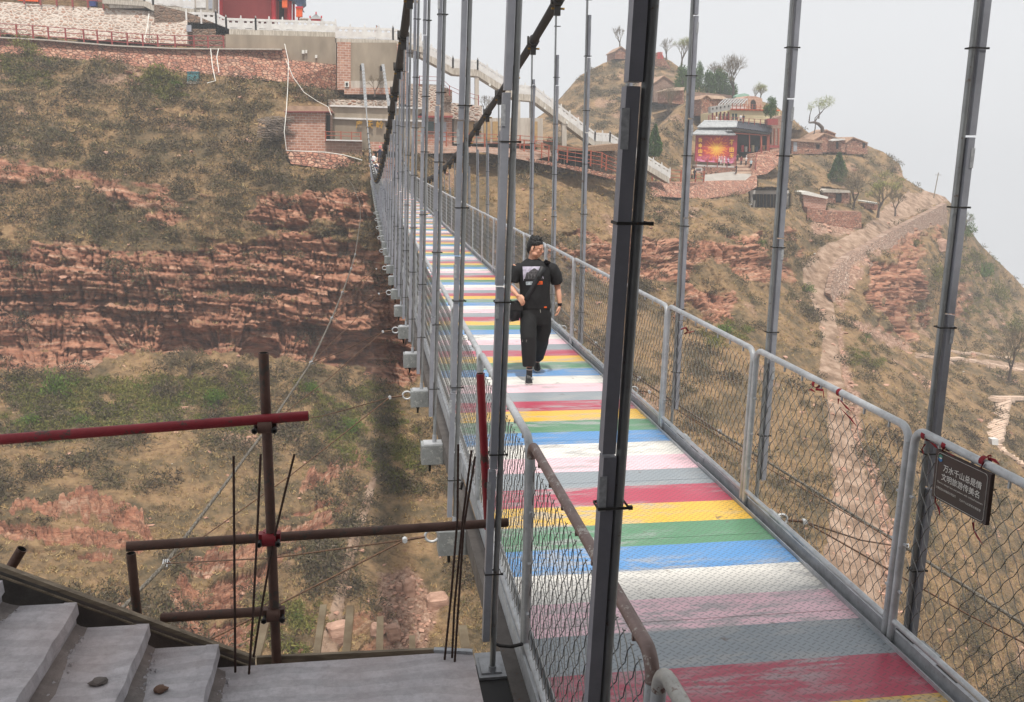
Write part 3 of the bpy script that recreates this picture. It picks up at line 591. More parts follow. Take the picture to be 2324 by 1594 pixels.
# ================================================================ NEAR STAIR, LANDING, SCAFFOLD
def conc_mat(name, c1, c2, arcs=True):
    t = NT(name); g = t.geo(); n = t.noise(g, 3.2, 8, .72); n2 = t.noise(g, 22, 6, .75)
    col = t.ramp(n, [(.3, lin(c2)), (.62, lin(c1))]); col = t.mix(t.ramp(n2, [(.42, .0), (.68, .55)]), col, lin(tuple(x*.72 for x in c1)))
    w = t.new('ShaderNodeTexWave'); w.wave_type = 'RINGS'; w.inputs['Scale'].default_value = 2.4; w.inputs['Distortion'].default_value = 7; w.inputs['Detail'].default_value = 3; w.inputs['Detail Scale'].default_value = .6; t.link(g, w.inputs['Vector'])
    k = t.math('ADD', t.math('MULTIPLY', w.outputs[1], .35), t.math('MULTIPLY', n2, 1.)); t.col(col); t.rough(.9)
    col = t.mix(t.math('MULTIPLY', t.ramp(w.outputs[1], [(.42, 1.), (.5, 0.)]), .22), col, lin(tuple(x*.62 for x in c1))); st1 = t.noise(t.geo((1, .35, 1)), 2.6, 7, .8); col = t.mix(t.ramp(st1, [(.56, 0.), (.66, .5)]), col, lin(tuple(x*.70 for x in c1))); pink = t.noise(g, 1.4, 4); t.col(t.mix(t.ramp(pink, [(.45, 0.), (.7, .35)]), col, lin((176, 152, 142)))); t.bump(k, .8, .008); return t.m
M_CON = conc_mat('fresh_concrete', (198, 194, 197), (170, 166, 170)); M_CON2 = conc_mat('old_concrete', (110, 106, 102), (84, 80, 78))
M_WOOD = pm('formwork_wood', (150, 136, 116), (104, 92, 78), 5, .85, bump=.4, stretch=(1, 6, 6), kind='Object'); M_WOODL = pm('pale_batten_wood', (184, 164, 134), (146, 124, 98), 6, .85, bump=.3)
M_REDP = steel('red_scaffold_paint', (140, 28, 40), chip=(74, 50, 44), sc=5, rough=.45); M_SCAF = steel('rusty_scaffold_tube', (98, 72, 62), chip=(74, 66, 60), sc=7, rough=.65, metal=.2)
rst = random.Random(5)
st = empty('concrete_stair', (-.76, 4.2, .25), 0, 'unfinished concrete stair and landing with wooden formwork beside the footbridge', 'stair')
mb = MB(); mb.box(-.78, .525, -1.5, 4.24, .07, .25)
lo = part(mb, 'landing', M_CON, st)
def stair_y(z): return 4.22
ts = []; x = -.745; z = .25
for i in range(4):
    z += .15 if i == 0 else .132; x0 = x-.335
    mb = MB(); mb.box(x0-.02, x-.005, -1.5, 4.2, z-.16, z-.012); mb.box(x0-.02, x-.045, -1.5, 4.2, z-.012, z)
    # cast nosing: slightly irregular lip
    n = 46; top = []; 
    for j in range(n+1):
        yy = -1.5+5.7*j/n; e = .004*math.sin(j*2.3)+rst.uniform(-.003, .003); top.append((yy, e))
    vs = []
    for yy, e in top: vs += [(x-.05, yy, z+.004), (x+.012+e, yy, z+.002), (x+.016+e, yy, z-.058), (x-.03, yy, z-.066)]
    mb.add(vs, [(4*j+a, 4*j+(a+1) % 4, 4*j+4+(a+1) % 4, 4*j+4+a) for j in range(n) for a in range(4)]+[(4*n, 4*n+1, 4*n+2, 4*n+3), (3, 2, 1, 0)])
    part(mb, 'step', M_CON, st); ts.append((x, z)); x = x0+.018
# crumbs along the risers
for i, (xx, zz) in enumerate([(-.745, .25)]+[(a-.335+.018, b) for a, b in ts[:-1]]):
    mb = MB()
    for q in range(260):
        yy = rst.uniform(2.3, 4.15); s = rst.choice([.004, .005, .007, .010, .014]); px = xx+.015+abs(rst.gauss(0, .022)); a = rst.random()*3
        vs = [(px+s*math.cos(a+t_), yy+s*1.3*math.sin(a+t_), zz+.001) for t_ in (0, 1.7, 2.6, 4.4)]; vt = [(v[0]*.3+px*.7+rst.uniform(-.3, .3)*s, v[1]*.4+yy*.6, zz+s*rst.uniform(.3, .8)) for v in vs]
        mb.add(vs+vt, [(4, 5, 6, 7), (0, 1, 5, 4), (1, 2, 6, 5), (2, 3, 7, 6), (3, 0, 4, 7)])
    o = part(mb, 'mortar_crumbs', M_CON, st); o['kind'] = 'stuff'
for px, py, z, s in ((690/2319., 0, 0, 0),):
    pass
for i, (xx, zz) in enumerate([(-.745, .25)]+[(a-.335+.018, b) for a, b in ts[:-1]]):
    mb = MB(); n = 60; vs = []
    for j in range(n+1): yy = -.5+4.7*j/n; wv = .030+.018*math.sin(yy*7+i)+rst.uniform(-.008, .012); vs += [(xx-.012, yy, zz+.030), (xx+wv*.5, yy, zz+.012+rst.uniform(-.003, .003)), (xx+wv+.02, yy, zz-.001)]
    mb.add(vs, [(3*j+a, 3*j+a+1, 3*j+4+a, 3*j+3+a) for j in range(n) for a in range(2)], 0, False); part(mb, 'mortar_spill', conc_mat('rough_mortar', (150, 142, 138), (104, 98, 96)) if i == 0 else bpy.data.materials['rough_mortar'], st)
for (x, y, zz, s, lab) in ((223, 1552, ts[1][1], .035, 'flat stone chip lying on the middle concrete tread'), (364, 1569, ts[0][1], .034, 'brown stone lump lying on the lowest concrete tread')):
    p = PZ(x, y, zz); mb = MB(); bm = bmesh.new(); bmesh.ops.create_icosphere(bm, subdivisions=2, radius=s)
    vs = [(v.co.x*(1+.3*rst.uniform(-1, 1)), v.co.y*.8*(1+.2*rst.uniform(-1, 1)), v.co.z*.45+s*.3) for v in bm.verts]; mb.add(vs, [tuple(q.index for q in f.verts) for f in bm.faces]); bm.free()
    mb.build('stone_chip', M_CON2 if s > .0345 else pm('brown_stone', (120, 92, 76), (92, 72, 62), 20, .9), loc=p, label=lab, cat='stone')
# formwork board along the far edge
A, B = Vector(PY(-60, 1271, 4.27)), Vector(PY(578, 1502, 4.27)); mb = MB()
mb.add([A, B, B+Vector((0, 0, -.16)), A+Vector((0, 0, -.30)), A+Vector((0, .018, 0)), B+Vector((0, .018, 0)), B+Vector((0, .018, -.16)), A+Vector((0, .018, -.30))], [(0, 3, 2, 1), (4, 5, 6, 7), (0, 1, 5, 4), (1, 2, 6, 5), (3, 7, 6, 2), (0, 4, 7, 3)], 1)
mb.bar(A+Vector((0, .012, .006)), B+Vector((0, .012, .006)), .032, .022, 0); mb.bar(A+Vector((0, -.008, -.030)), B+Vector((.0, -.008, -.030)), .010, .008, 0)
part(mb, 'formwork_board', [M_WOOD, M_CON2], st)
mb = MB(); a, b = Vector(PZ(581, 1510, .2)), Vector(PZ(1074, 1486, .2)); mb.bar(a+Vector((0, .04, -.02)), b+Vector((-.1, .04, -.02)), .02, .09); part(mb, 'formwork_board', M_WOOD, st)
for (x, y, w) in ((604, 1408, .05), (734, 1378, .04), (795, 1380, .045), (863, 1405, .04), (935, 1448, .035), (1050, 1425, .05)):
    p = PZ(x, y, .02); mb = MB(); mb.bar((p[0]-.03, 4.0, .04), p, w, .035); part(mb, 'joist', M_WOODL, st)
# joints cast into the landing
mb = MB()
pass
pass
# support of the landing and of the bridge end
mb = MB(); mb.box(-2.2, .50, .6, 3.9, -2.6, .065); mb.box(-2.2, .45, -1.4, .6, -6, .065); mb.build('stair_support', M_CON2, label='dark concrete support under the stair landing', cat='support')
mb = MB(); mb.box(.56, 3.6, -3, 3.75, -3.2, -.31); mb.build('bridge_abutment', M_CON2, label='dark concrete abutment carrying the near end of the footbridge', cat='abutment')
pd = empty('hanger_pedestal', (.66, 4.3, -.6), 0, 'dark steel pedestal with a pale base plate beside the concrete landing', 'pedestal')
mb = MB(); mb.box(.535, .94, 3.4, 4.66, -.9, -.094); part(mb, 'block', pm('dark_steel', (38, 36, 36), (26, 25, 25), 5, .6), pd)
mb = MB(); mb.box(.60, .82, 4.50, 4.76, -.30, -.078); mb.box(.615, .73, 4.53, 4.70, -.078, -.068); part(mb, 'base_plate', M_ST, pd)
# scaffold tubes
def pipe(name, a, b, r, mat, lab, inner=True, group=None):
    a, b = Vector(a), Vector(b); root = empty(name, a, 0, lab, 'scaffold pipe', group); d = (b-a).normalized(); mb = MB(); 
    mb.tube([a, b], r, 14, 0, False); mb.tube([b-d*.0, b-d*.05], [r*.86, r*.86], 14, 1, False)
    u = d.orthogonal().normalized(); w = d.cross(u)
    for e in (a, b):
        ri = [e+(u*math.cos(k*PI/7)+w*math.sin(k*PI/7))*r for k in range(14)]; rj = [e+(u*math.cos(k*PI/7)+w*math.sin(k*PI/7))*r*.84 for k in range(14)]
        mb.add(ri+rj, [(k, (k+1) % 14, 14+(k+1) % 14, 14+k) for k in range(14)])
    mb.tube([a+d*.03, a-d*0], [r*.84, r*.84], 14, 1, False); mb.add([e+(u*math.cos(k*PI/7)+w*math.sin(k*PI/7))*r*.84 for e in (a+d*.03, b-d*.03) for k in range(14)], [tuple(range(14)), tuple(range(14, 28))], 1)
    part(mb, 'tube', [mat, M_DARK], root); return root
r = .0245
pipe('scaffold_pipe', PY(632, 1600, 4.34), PY(598, 801, 4.34), r, M_SCAF, 'upright rusty scaffold pipe standing behind the landing')
pipe('scaffold_pipe', PY(-80, 1004, 4.27), PY(700, 944, 4.29), r, M_REDP, 'red painted scaffold pipe crossing high in front of the cliff')
pipe('scaffold_pipe', PY(287, 1241, 4.40), PY(1152, 1186, 4.62), r, M_SCAF, 'long brown scaffold rail running from the stair to the bridge')
pipe('scaffold_pipe', PY(366, 1403, 4.40), PY(643, 1385, 4.38), r, M_SCAF, 'short brown scaffold rail just above the formwork board')
pipe('scaffold_pipe', PY(314, 1420, 4.44), PY(297, 1256, 4.44), r*.95, M_SCAF, 'short open ended upright pipe under the long brown rail')
pipe('scaffold_pipe', PY(1108, 1200, 4.72), PY(1090, 848, 4.72), r*.92, M_REDP, 'leaning dark red pipe in front of the bridge railing')
pipe('scaffold_pipe', PY(5, 1320, 4.5), PY(50, 1246, 4.5), r, M_SCAF, 'slanting orange rusted pipe end beside the upper steps')
def coupler(x, y, Y, lab, red=False):
    c = Vector(PY(x, y, Y)); root = empty('pipe_coupler', c, 0, lab, 'pipe clamp', 'clamps joining the scaffold pipes'); mb = MB(); m = M_REDP if red else M_SCAF
    mb.tube([c+Vector((0, .0, -.028)), c+Vector((0, 0, .028))], .034, 12); mb.tube([c+Vector((-.032, -.05, 0)), c+Vector((.032, -.05, 0))], .033, 12); mb.box(c.x-.052, c.x+.052, c.y-.035, c.y+.01, c.z-.022, c.z+.022)
    part(mb, 'clamp_body', m, root)
    for s in (-1, 1): mb = MB(); mb.tube([c+Vector((s*.045, -.09, -.01)), c+Vector((s*.045, .02, -.01))], .008, 6); mb.tube([c+Vector((s*.045, -.09, -.01)), c+Vector((s*.045, -.075, -.01))], .015, 6); part(mb, 'bolt', M_DARK, root)
coupler(604, 962, 4.33, 'rusty clamp holding the red pipe to the upright'); coupler(613, 1216, 4.37, 'red clamp where the long brown rail meets the upright', True); coupler(623, 1386, 4.37, 'rusty clamp low on the upright above the landing')
M_REB = steel('rebar_rust', (72, 52, 44), chip=(54, 42, 38), sc=30, rough=.8, metal=.1)
for i, (pts, lab, g) in enumerate([
  ([(534, 1526), (532, 1300), (530, 1026)], 'straight rebar rising from the left end of the landing', 0),
  ([(565, 1530), (574, 1400), (584, 1200), (592, 1025)], 'rebar just left of the scaffold upright', 0),
  ([(574, 1500), (590, 1400), (618, 1240), (646, 1120), (669, 1028)], 'rebar leaning right across the scaffold upright', 0),
  ([(1009, 1497), (1024, 1350), (1038, 1180), (1040, 1003)], 'leftmost bent rebar by the steel angle', 1), ([(1026, 1493), (1031, 1380), (1050, 1180), (1071, 1017)], 'middle rebar of the three by the steel angle', 1), ([(1032, 1502), (1040, 1380), (1052, 1200), (1079, 1031)], 'rightmost rebar of the three by the steel angle', 1)]):
    P0 = PZ(pts[0][0], pts[0][1], .25); Q = [Vector(P0)]+[Vector(PY(x, y, P0[1]+.02*j)) for j, (x, y) in enumerate(pts[1:])]
    mb = MB(); fine = []
    for a, b in zip(Q[:-1], Q[1:]): n = 30; fine += [a.lerp(b, q/n) for q in range(n)]
    mb.tube([p for p in fine], [.0064 if q % 2 else .0056 for q in range(len(fine))], 7); o = mb.build('rebar', M_REB, label=lab, cat='rebar', group='rebars sticking out of the landing')
    # move origin to the foot
    o.data.transform(Matrix.Translation(-Q[0])); o.location = Q[0]
mb = MB(); a, b = Vector(PZ(985, 1474, .26)), Vector(PZ(1072, 1478, .26)); mb.bar(a, b, .035, .006); mb.bar(a+Vector((0, -.016, -.012)), b+Vector((0, -.016, -.012)), .006, .03); o = mb.build('steel_angle', M_ST, label='short grey steel angle lying on the landing edge', cat='steel angle')
# cable drooping near the bridge foot
mb = MB(); q = [PY(1120, 1458, 4.6), PY(1135, 1466, 4.55), PY(1160, 1468, 4.5), PY(1185, 1462, 4.45)]; mb.tube(q, .010, 6); mb.build('power_cable', M_BLK, label='black power cable looping at the foot of the hanger pole', cat='cable')
# small flood lamp on the left side, by the fourth box
fl = empty('flood_lamp', PY(1035, 1080, 6.9), 0, 'small grey lamp case fixed outside the left railing', 'lamp'); c = Vector(PY(1036, 1058, 6.9))
mb = MB(); mb.box(c.x-.03, c.x+.035, c.y-.03, c.y+.03, c.z-.13, c.z+.12); mb.box(c.x-.02, c.x+.02, c.y-.036, c.y-.03, c.z-.06, c.z-.03, 1); part(mb, 'case', [M_ST, M_ST2], fl)
mb = MB(); mb.tube([c+Vector((0, 0, -.13)), c+Vector((.0, 0, -.19)), c+Vector((.04, 0, -.2)), c+Vector((.05, 0, -.14))], .012, 6); part(mb, 'lead', M_BLK, fl)
# ---------------------------------------------------------------- unseen gate tower behind the camera, sized so its roof shades the bridge head
gt = empty('gate_tower', (1.5, -3, -.3), 0, 'unseen roofed bridge gate shading the near end of the deck', 'gate')
for xx, yy in ((-2.4, -1.7), (6.3, -1.7), (-2.4, .1), (6.3, .1)): mb = MB(); mb.box(xx-.2, xx+.2, yy-.2, yy+.2, -3, 7.5); part(mb, 'column', M_CON2, gt)
mb = MB(); mb.box(-1.9, 6.1, -1.4, -1.1, -3, 5.6); part(mb, 'light_blocking_wall', M_BLK, gt)  # unseen black wall, added to block light from the near hanger fronts
mb = MB(); mb.box(-2.6, 6.6, -2.0, GATE_Y, 7.5, 7.75); part(mb, 'roof', M_CON2, gt)
# ---------------------------------------------------------------- notice board tied to the right railing
sg = empty('notice_board', PX(2180, 1180, 3.06), 0, 'brown notice board with white Chinese and English writing tied on the right railing', 'sign'); XS = 3.055
M_BRN = pm('notice_brown', (52, 34, 32), (44, 30, 28), 30, .35); M_WHT = pm('sign_white', (214, 212, 206), (196, 194, 190), 30, .5); M_RIB = pm('red_ribbon', (150, 26, 40), (112, 20, 32), 14, .8)
TL, TR, BR_, BL = PX(2127, 1021, XS), PX(2246, 1074, XS), PX(2240, 1196, XS), PX(2113, 1124, XS)
ya, yb = (TL[1]+BL[1])/2, (TR[1]+BR_[1])/2; za, zb_ = (TL[2]+TR[2])/2, (BL[2]+BR_[2])/2
# board local frame: u along -Y (reading direction), v up; slight sag tilt
Ub = Vector((0, yb-ya, (TR[2]-TL[2]+BR_[2]-BL[2])/2)); Wb = Ub.length; Ub.normalize(); Vb = Vector((1, 0, 0)).cross(Ub); Vb = -Vb if Vb.z < 0 else Vb; Hb = za-zb_
OB = Vector((XS, ya, (TL[2]+BL[2])/2-(0)))
def bp(u, v, d=0.): return OB+Ub*(u*Wb)+Vb*((v-.5)*Hb)+Vector((-d, 0, 0))
mb = MB(); mb.add([bp(0, 0), bp(1, 0), bp(1, 1), bp(0, 1)]+[bp(0, 0, -.022), bp(1, 0, -.022), bp(1, 1, -.022), bp(0, 1, -.022)], [(0, 1, 2, 3), (7, 6, 5, 4), (0, 4, 5, 1), (1, 5, 6, 2), (2, 6, 7, 3), (3, 7, 4, 0)]); part(mb, 'board', M_BRN, sg)
mb = MB(); e = .045; w = .008; rr_ = .05; n = 5; asp = Wb/Hb; path = []
for cu, cv, a0 in ((1-e-.05, 1-e-.07, 0), (e+.05, 1-e-.07, PI/2), (e+.05, e+.07, PI), (1-e-.05, e+.07, 1.5*PI)):
    for q in range(n+1): a = a0+q*PI/2/n; path.append((cu+.05*math.cos(a), cv+.05*asp*math.sin(a)))
for i in range(len(path)):
    (u0, v0), (u1, v1) = path[i], path[(i+1) % len(path)]; mb.bar(bp(u0, v0, .001), bp(u1, v1, .001), .0012, .0022, up=(1, 0, 0))
part(mb, 'border', M_WHT, sg)
def text_mesh(txt, name, mat, org, ux, vy, width=None, height=None, parent=None, ext=.0006, bold=0., off=(0, 0, 0)):
    cu = bpy.data.curves.new(name, 'FONT'); cu.body = txt; cu.size = 1; cu.resolution_u = 2
    if bold: cu.offset = bold
    to = bpy.data.objects.new('tmp', cu); COL.objects.link(to); dg = bpy.context.evaluated_depsgraph_get(); me = bpy.data.meshes.new_from_object(to.evaluated_get(dg)); bpy.data.objects.remove(to)
    n = len(me.vertices); v = np.empty(n*3, np.float32)
    if n == 0: return None
    me.vertices.foreach_get('co', v); v = v.reshape(-1, 3); mn, mx = v.min(0), v.max(0); ux, vy = Vector(ux), Vector(vy); nn = ux.cross(vy).normalized()
    sx = width/(mx[0]-mn[0]); sy = height/(mx[1]-mn[1]) if height else sx
    base = Vector(org); P = [(v[i][0]-mn[0])*sx*ux + (v[i][1]-mn[1])*sy*vy + base + nn*ext for i in range(n)]
    me2 = bpy.data.meshes.new(name); me2.from_pydata([tuple(p) for p in P], [], [tuple(p.vertices) for p in me.polygons]); me2.materials.append(mat); me2.update()
    o = bpy.data.objects.new(name, me2); COL.objects.link(o)
    if parent is not None: o.parent = parent; o.location = -Vector(parent.location)
    return o
for txt, u, v, wd, h in (('万水千山总是情', .17, .62, .70, .15), ('文明旅游传美名', .15, .43, .70, .15)): text_mesh(txt, 'lettering', M_WHT, bp(u, v, .001), Ub, Vb, Wb*wd, Hb*h, sg, bold=.010)
text_mesh('There is always love everywhere with civilized manners', 'lettering', M_WHT, bp(.08, .335, .001), Ub, Vb, Wb*.84, Hb*.05, sg)
text_mesh('文明旅游从我做起文明出行', 'lettering', M_WHT, bp(.07, .22, .001), Ub, Vb, Wb*.38, Hb*.05, sg) ; text_mesh('万水千山总是情文明旅游', 'lettering', M_WHT, bp(.52, .20, .001), Ub, Vb, Wb*.38, Hb*.05, sg)
mb = MB(); c = bp(.10, .86, .0015)
for r0, r1, mi, a0, a1 in ((.0, .012, 0, 0, 2*PI), (.006, .020, 1, .4, 3.0), (.006, .020, 2, 3.4, 6.0)):
    n = 12; vs = [c+Ub*(rr*math.cos(a))+Vb*(rr*math.sin(a))+Vector((-.0004*mi, 0, 0)) for a in np.linspace(a0, a1, n) for rr in (r0, r1)]
    mb.add(vs, [(2*i, 2*i+1, 2*i+3, 2*i+2) for i in range(n-1)], mi)
part(mb, 'emblem', [M_WHT, pm('emblem_green', (70, 140, 120)), pm('emblem_blue', (52, 120, 178))], sg)
# ribbons
def ribbon(name, pts, w, lab, parent=None):
    mb = MB(); pts = [Vector(p) for p in pts]; vs = []
    for i, p in enumerate(pts):
        t_ = (pts[min(i+1, len(pts)-1)]-pts[max(i-1, 0)]).normalized(); s_ = Vector((-.4, .8, .2)).cross(t_).normalized() if i % 2 else Vector((-.2, .9, -.2)).cross(t_).normalized(); k = w*(1 if i < len(pts)-1 else .35)
        vs += [p-s_*k/2, p+s_*k/2, p+s_*k/2+Vector((.002, .002, 0)), p-s_*k/2+Vector((.002, .002, 0))]
    mb.add(vs, [(4*i+a, 4*i+(a+1) % 4, 4*i+4+(a+1) % 4, 4*i+4+a) for i in range(len(pts)-1) for a in range(4)], 0, True)
    if parent is not None: return part(mb, name, M_RIB, parent)
    o = mb.build(name, M_RIB, label=lab, cat='ribbon', group='red ribbons tied to the right railing'); o.data.transform(Matrix.Translation(-pts[0])); o.location = pts[0]; return o
def loop_at(x, y, w=.016):   # ribbon loop round the top rail seen at a pixel
    c = PX(x, y, 3.10); return c
def ring_rib(x, y, tails, lab):
    c = Vector(PX(x, y, 3.10)); root = empty('ribbon', c, 0, lab, 'ribbon', 'red ribbons tied to the right railing'); mb = MB(); n = 14
    for dy in (-.010, 0., .009):
        vs = []
        for i in range(n+1): a = 2*PI*i/n; vs += [c+Vector((.0265*math.cos(a), dy-.007, .0265*math.sin(a))), c+Vector((.0275*math.cos(a), dy+.008, .0275*math.sin(a)))]
        mb.add(vs, [(2*i, 2*i+1, 2*i+3, 2*i+2) for i in range(n)], 0, True)
    part(mb, 'loop', M_RIB, root)
    for tl in tails: ribbon('tail', [Vector(PX(a, b, 3.066)) for a, b in tl], .016, None, root)
ring_rib(2103, 989, [[(2110, 1003), (2122, 1012), (2130, 1020)], [(2100, 1008), (2092, 1020), (2096, 1030)]], 'thick red ribbon loop left of the notice board')
ring_rib(2150, 1012, [[(2142, 1016), (2136, 1030), (2132, 1044)], [(2138, 1032), (2150, 1030), (2166, 1036)]], 'red ribbon tied at the left corner of the notice board')
ring_rib(2236, 1048, [[(2232, 1050), (2226, 1064), (2222, 1082)], [(2244, 1040), (2258, 1046), (2270, 1056)], [(2240, 1036), (2250, 1034), (2246, 1046)]], 'red bow at the right corner of the notice board')
ring_rib(1908, 892, [[(1903, 905), (1902, 918)], [(1906, 908), (1920, 924), (1932, 934)], [(1908, 928), (1930, 950), (1944, 968)]], 'red ribbon with two long tails in the middle panel')
ring_rib(1853, 872, [[(1851, 884), (1868, 886), (1870, 904)], [(1850, 890), (1840, 884), (1834, 886)]], 'short red ribbon tied left of the long tailed one')
ribbon('ribbon', [PX(2124, 1126, XS), PX(2122, 1140, XS), PX(2130, 1152, XS), PX(2133, 1170, XS)], .016, 'red ribbon hanging below the left end of the notice board')
ribbon('ribbon', [PX(2208, 1186, XS), PX(2210, 1204, XS), PX(2220, 1222, XS), PX(2232, 1240, XS)], .018, 'red ribbon hanging below the right end of the notice board')
ribbon('ribbon', [PX(1545, 748, XS), PX(1556, 744, XS), PX(1562, 752, XS), PX(1552, 758, XS), PX(1575, 752, XS)], .022, 'red ribbon on the mesh far up the right railing')
# ================================================================ BACKGROUND BUILDINGS AND WALLS
def wall_vec(t, sx=1., sz=1.):
    g = t.new('ShaderNodeNewGeometry'); sp = t.new('ShaderNodeSeparateXYZ'); t.link(g.outputs['Position'], sp.inputs[0]); cb = t.new('ShaderNodeCombineXYZ')
    t.link(t.math('MULTIPLY', t.math('ADD', sp.outputs[0], t.math('MULTIPLY', sp.outputs[1], .6)), sx), cb.inputs[0]); t.link(t.math('MULTIPLY', sp.outputs[2], sz), cb.inputs[1]); return cb.outputs[0], g.outputs['Position']
def block_mat(name, c1, c2, mortar, bw=.62, bh=.27, ms=.03):
    t = NT(name); v, p = wall_vec(t); b = t.new('ShaderNodeTexBrick'); t.link(v, b.inputs['Vector'])
    b.inputs['Color1'].default_value = (*lin(c1), 1); b.inputs['Color2'].default_value = (*lin(c2), 1); b.inputs['Mortar'].default_value = (*lin(mortar), 1); b.inputs['Scale'].default_value = 1.
    b.inputs['Brick Width'].default_value = bw; b.inputs['Row Height'].default_value = bh; b.inputs['Mortar Size'].default_value = ms; b.inputs['Mortar Smooth'].default_value = .2
    n = t.noise(p, 2.2, 5, .7); t.col(t.mix(t.ramp(n, [(.35, 0.), (.7, .5)]), b.outputs[0], lin(tuple(x*.78 for x in c1)))); t.rough(.9); t.bump(t.math('SUBTRACT', 1., b.outputs[1]), .6, .05); return t.m
def rubble_mat(name, cols, mortar, sx=2.2, sz=3.6, gap=.06, amt=1.):
    t = NT(name); v, p = wall_vec(t, sx, sz); nz = t.noise(p, 1.1, 3); 
    vm = t.new('ShaderNodeVectorMath', operation='ADD'); sc = t.new('ShaderNodeVectorMath', operation='SCALE'); t.link(t.noise(p, 1.3, 3, out=1), sc.inputs[0]); sc.inputs['Scale'].default_value = .7; t.link(v, vm.inputs[0]); t.link(sc.outputs[0], vm.inputs[1])
    a = t.new('ShaderNodeTexVoronoi'); a.feature = 'F1'; a.inputs['Scale'].default_value = 1.; t.link(vm.outputs[0], a.inputs['Vector'])
    e = t.new('ShaderNodeTexVoronoi'); e.feature = 'DISTANCE_TO_EDGE'; e.inputs['Scale'].default_value = 1.; t.link(vm.outputs[0], e.inputs['Vector'])
    sp = t.new('ShaderNodeSeparateColor'); t.link(a.outputs['Color'], sp.inputs[0])
    c = t.ramp(sp.outputs[0], [(i/max(1, len(cols)-1), lin(q)) for i, q in enumerate(cols)]); n2 = t.noise(p, 5, 5, .75); c = t.mix(t.ramp(n2, [(.4, 0.), (.7, .45)]), c, lin((104, 84, 72)))
    m = t.ramp(e.outputs['Distance'], [(gap*.5, amt), (gap, 0.)]); t.col(t.mix(m, c, lin(mortar))); t.rough(.92); t.bump(t.ramp(e.outputs['Distance'], [(0., 0.), (gap*2, 1.)]), .8, .12); return t.m
REDS = [(150, 98, 80), (182, 128, 104), (166, 112, 92), (204, 160, 134), (140, 104, 92)]
M_BLK_ST = block_mat('red_block_masonry', (168, 118, 98), (190, 144, 122), (206, 190, 176)); M_BLK_DK = block_mat('brown_block_masonry', (140, 108, 92), (160, 128, 110), (168, 150, 136), .7, .3)
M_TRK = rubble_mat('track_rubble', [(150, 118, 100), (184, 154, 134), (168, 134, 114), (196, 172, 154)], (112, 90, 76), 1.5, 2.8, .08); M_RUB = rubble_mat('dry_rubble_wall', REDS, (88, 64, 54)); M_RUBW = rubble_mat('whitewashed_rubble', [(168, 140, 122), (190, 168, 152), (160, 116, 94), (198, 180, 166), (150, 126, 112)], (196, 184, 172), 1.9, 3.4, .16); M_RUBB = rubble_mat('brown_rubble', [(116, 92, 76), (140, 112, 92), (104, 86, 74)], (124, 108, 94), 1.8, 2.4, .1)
M_RENDER = pm('cement_render', (158, 144, 126), (134, 122, 106), .7, .92, bump=.2, kind='Object', stretch=(1, 1, .35)); M_RENDER2 = pm('pale_cement', (190, 182, 170), (168, 158, 146), .9, .9, kind='Object', stretch=(3, 3, .4))
M_MARB = pm('white_stone_balustrade', (216, 214, 210), (196, 192, 188), 1.5, .7); M_SLAB = pm('stained_slab_edge', (196, 188, 176), (150, 140, 126), 3., .9, stretch=(4, 4, .3), lo=.4, hi=.62)
M_TRED = pm('temple_red_wall', (178, 70, 68), (168, 62, 62), 1, .7); M_CRED = pm('bright_red_column', (206, 28, 44), (186, 24, 38), 2, .4); M_ORNG = pm('orange_lantern', (226, 96, 20), (204, 72, 16), 4, .6); M_BLUE = pm('painted_eaves_blue', (74, 96, 124), (48, 70, 96), 6, .6)
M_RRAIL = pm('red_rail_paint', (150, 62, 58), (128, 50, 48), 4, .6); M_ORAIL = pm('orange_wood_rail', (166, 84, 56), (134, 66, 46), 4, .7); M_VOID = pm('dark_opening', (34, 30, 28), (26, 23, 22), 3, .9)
M_TILE = pm('grey_roof_tile', (190, 192, 192), (158, 160, 162), 2, .7); M_SOLAR = pm('black_ribbed_roof', (62, 66, 76), (50, 54, 62), 2, .4); M_YEL = pm('cream_yellow_plaster', (222, 206, 166), (208, 190, 150), .8, .8); M_SLATE = pm('stone_slab_roof', (178, 146, 122), (148, 118, 98), 1.6, .9, bump=.5); M_PALE = pm('pale_roof_slabs', (210, 184, 162), (184, 158, 138), 1.6, .9)
M_GLASS = pm('dull_window_glass', (70, 88, 86), (52, 68, 66), 3, .2); M_TAN = pm('tan_wooden_door', (176, 144, 96), (156, 126, 84), 3, .7); M_WPIPE = pm('white_plastic_pipe', (222, 220, 212), (204, 202, 194), 5, .5); M_TEAL = pm('teal_metal_box', (84, 140, 144), (76, 128, 132), 4, .5); M_THATCH = pm('thatch', (150, 122, 96), (112, 88, 70), 6, .95, bump=.6); M_MURAL = None
def PP(mb, poly, Y, d, mi=0):
    Ys = Y if hasattr(Y, '__len__') else [Y]*len(poly); f = [PY(x, y, Yv) for (x, y), Yv in zip(poly, Ys)]; n = len(f); b = [p+np.array([0, d, 0]) for p in f]
    mb.add([*f, *b], [tuple(range(n))[::-1], tuple(range(n, 2*n))]+[(i, (i+1) % n, n+(i+1) % n, n+i) for i in range(n)], mi); return mb
def rect(mb, x0, y0, x1, y1, Y, d, mi=0): return PP(mb, [(x0, y0), (x1, y0), (x1, y1), (x0, y1)], Y, d, mi)
def thing(name, x, y, Y, label, cat, group=None): return empty(name, PY(x, y, Y), 0, label, cat, group)
def solid(name, poly, Y, d, mat, label, cat, group=None, kind=None):
    mb = MB(); PP(mb, poly, Y, d); o = mb.build(name, mat); c = Vector(PY(sum(p[0] for p in poly)/len(poly), max(p[1] for p in poly), Y if not hasattr(Y, '__len__') else sum(Y)/len(Y)))
    o.data.transform(Matrix.Translation(-c)); o.location = c; tag(o, label, cat, group, kind); return o
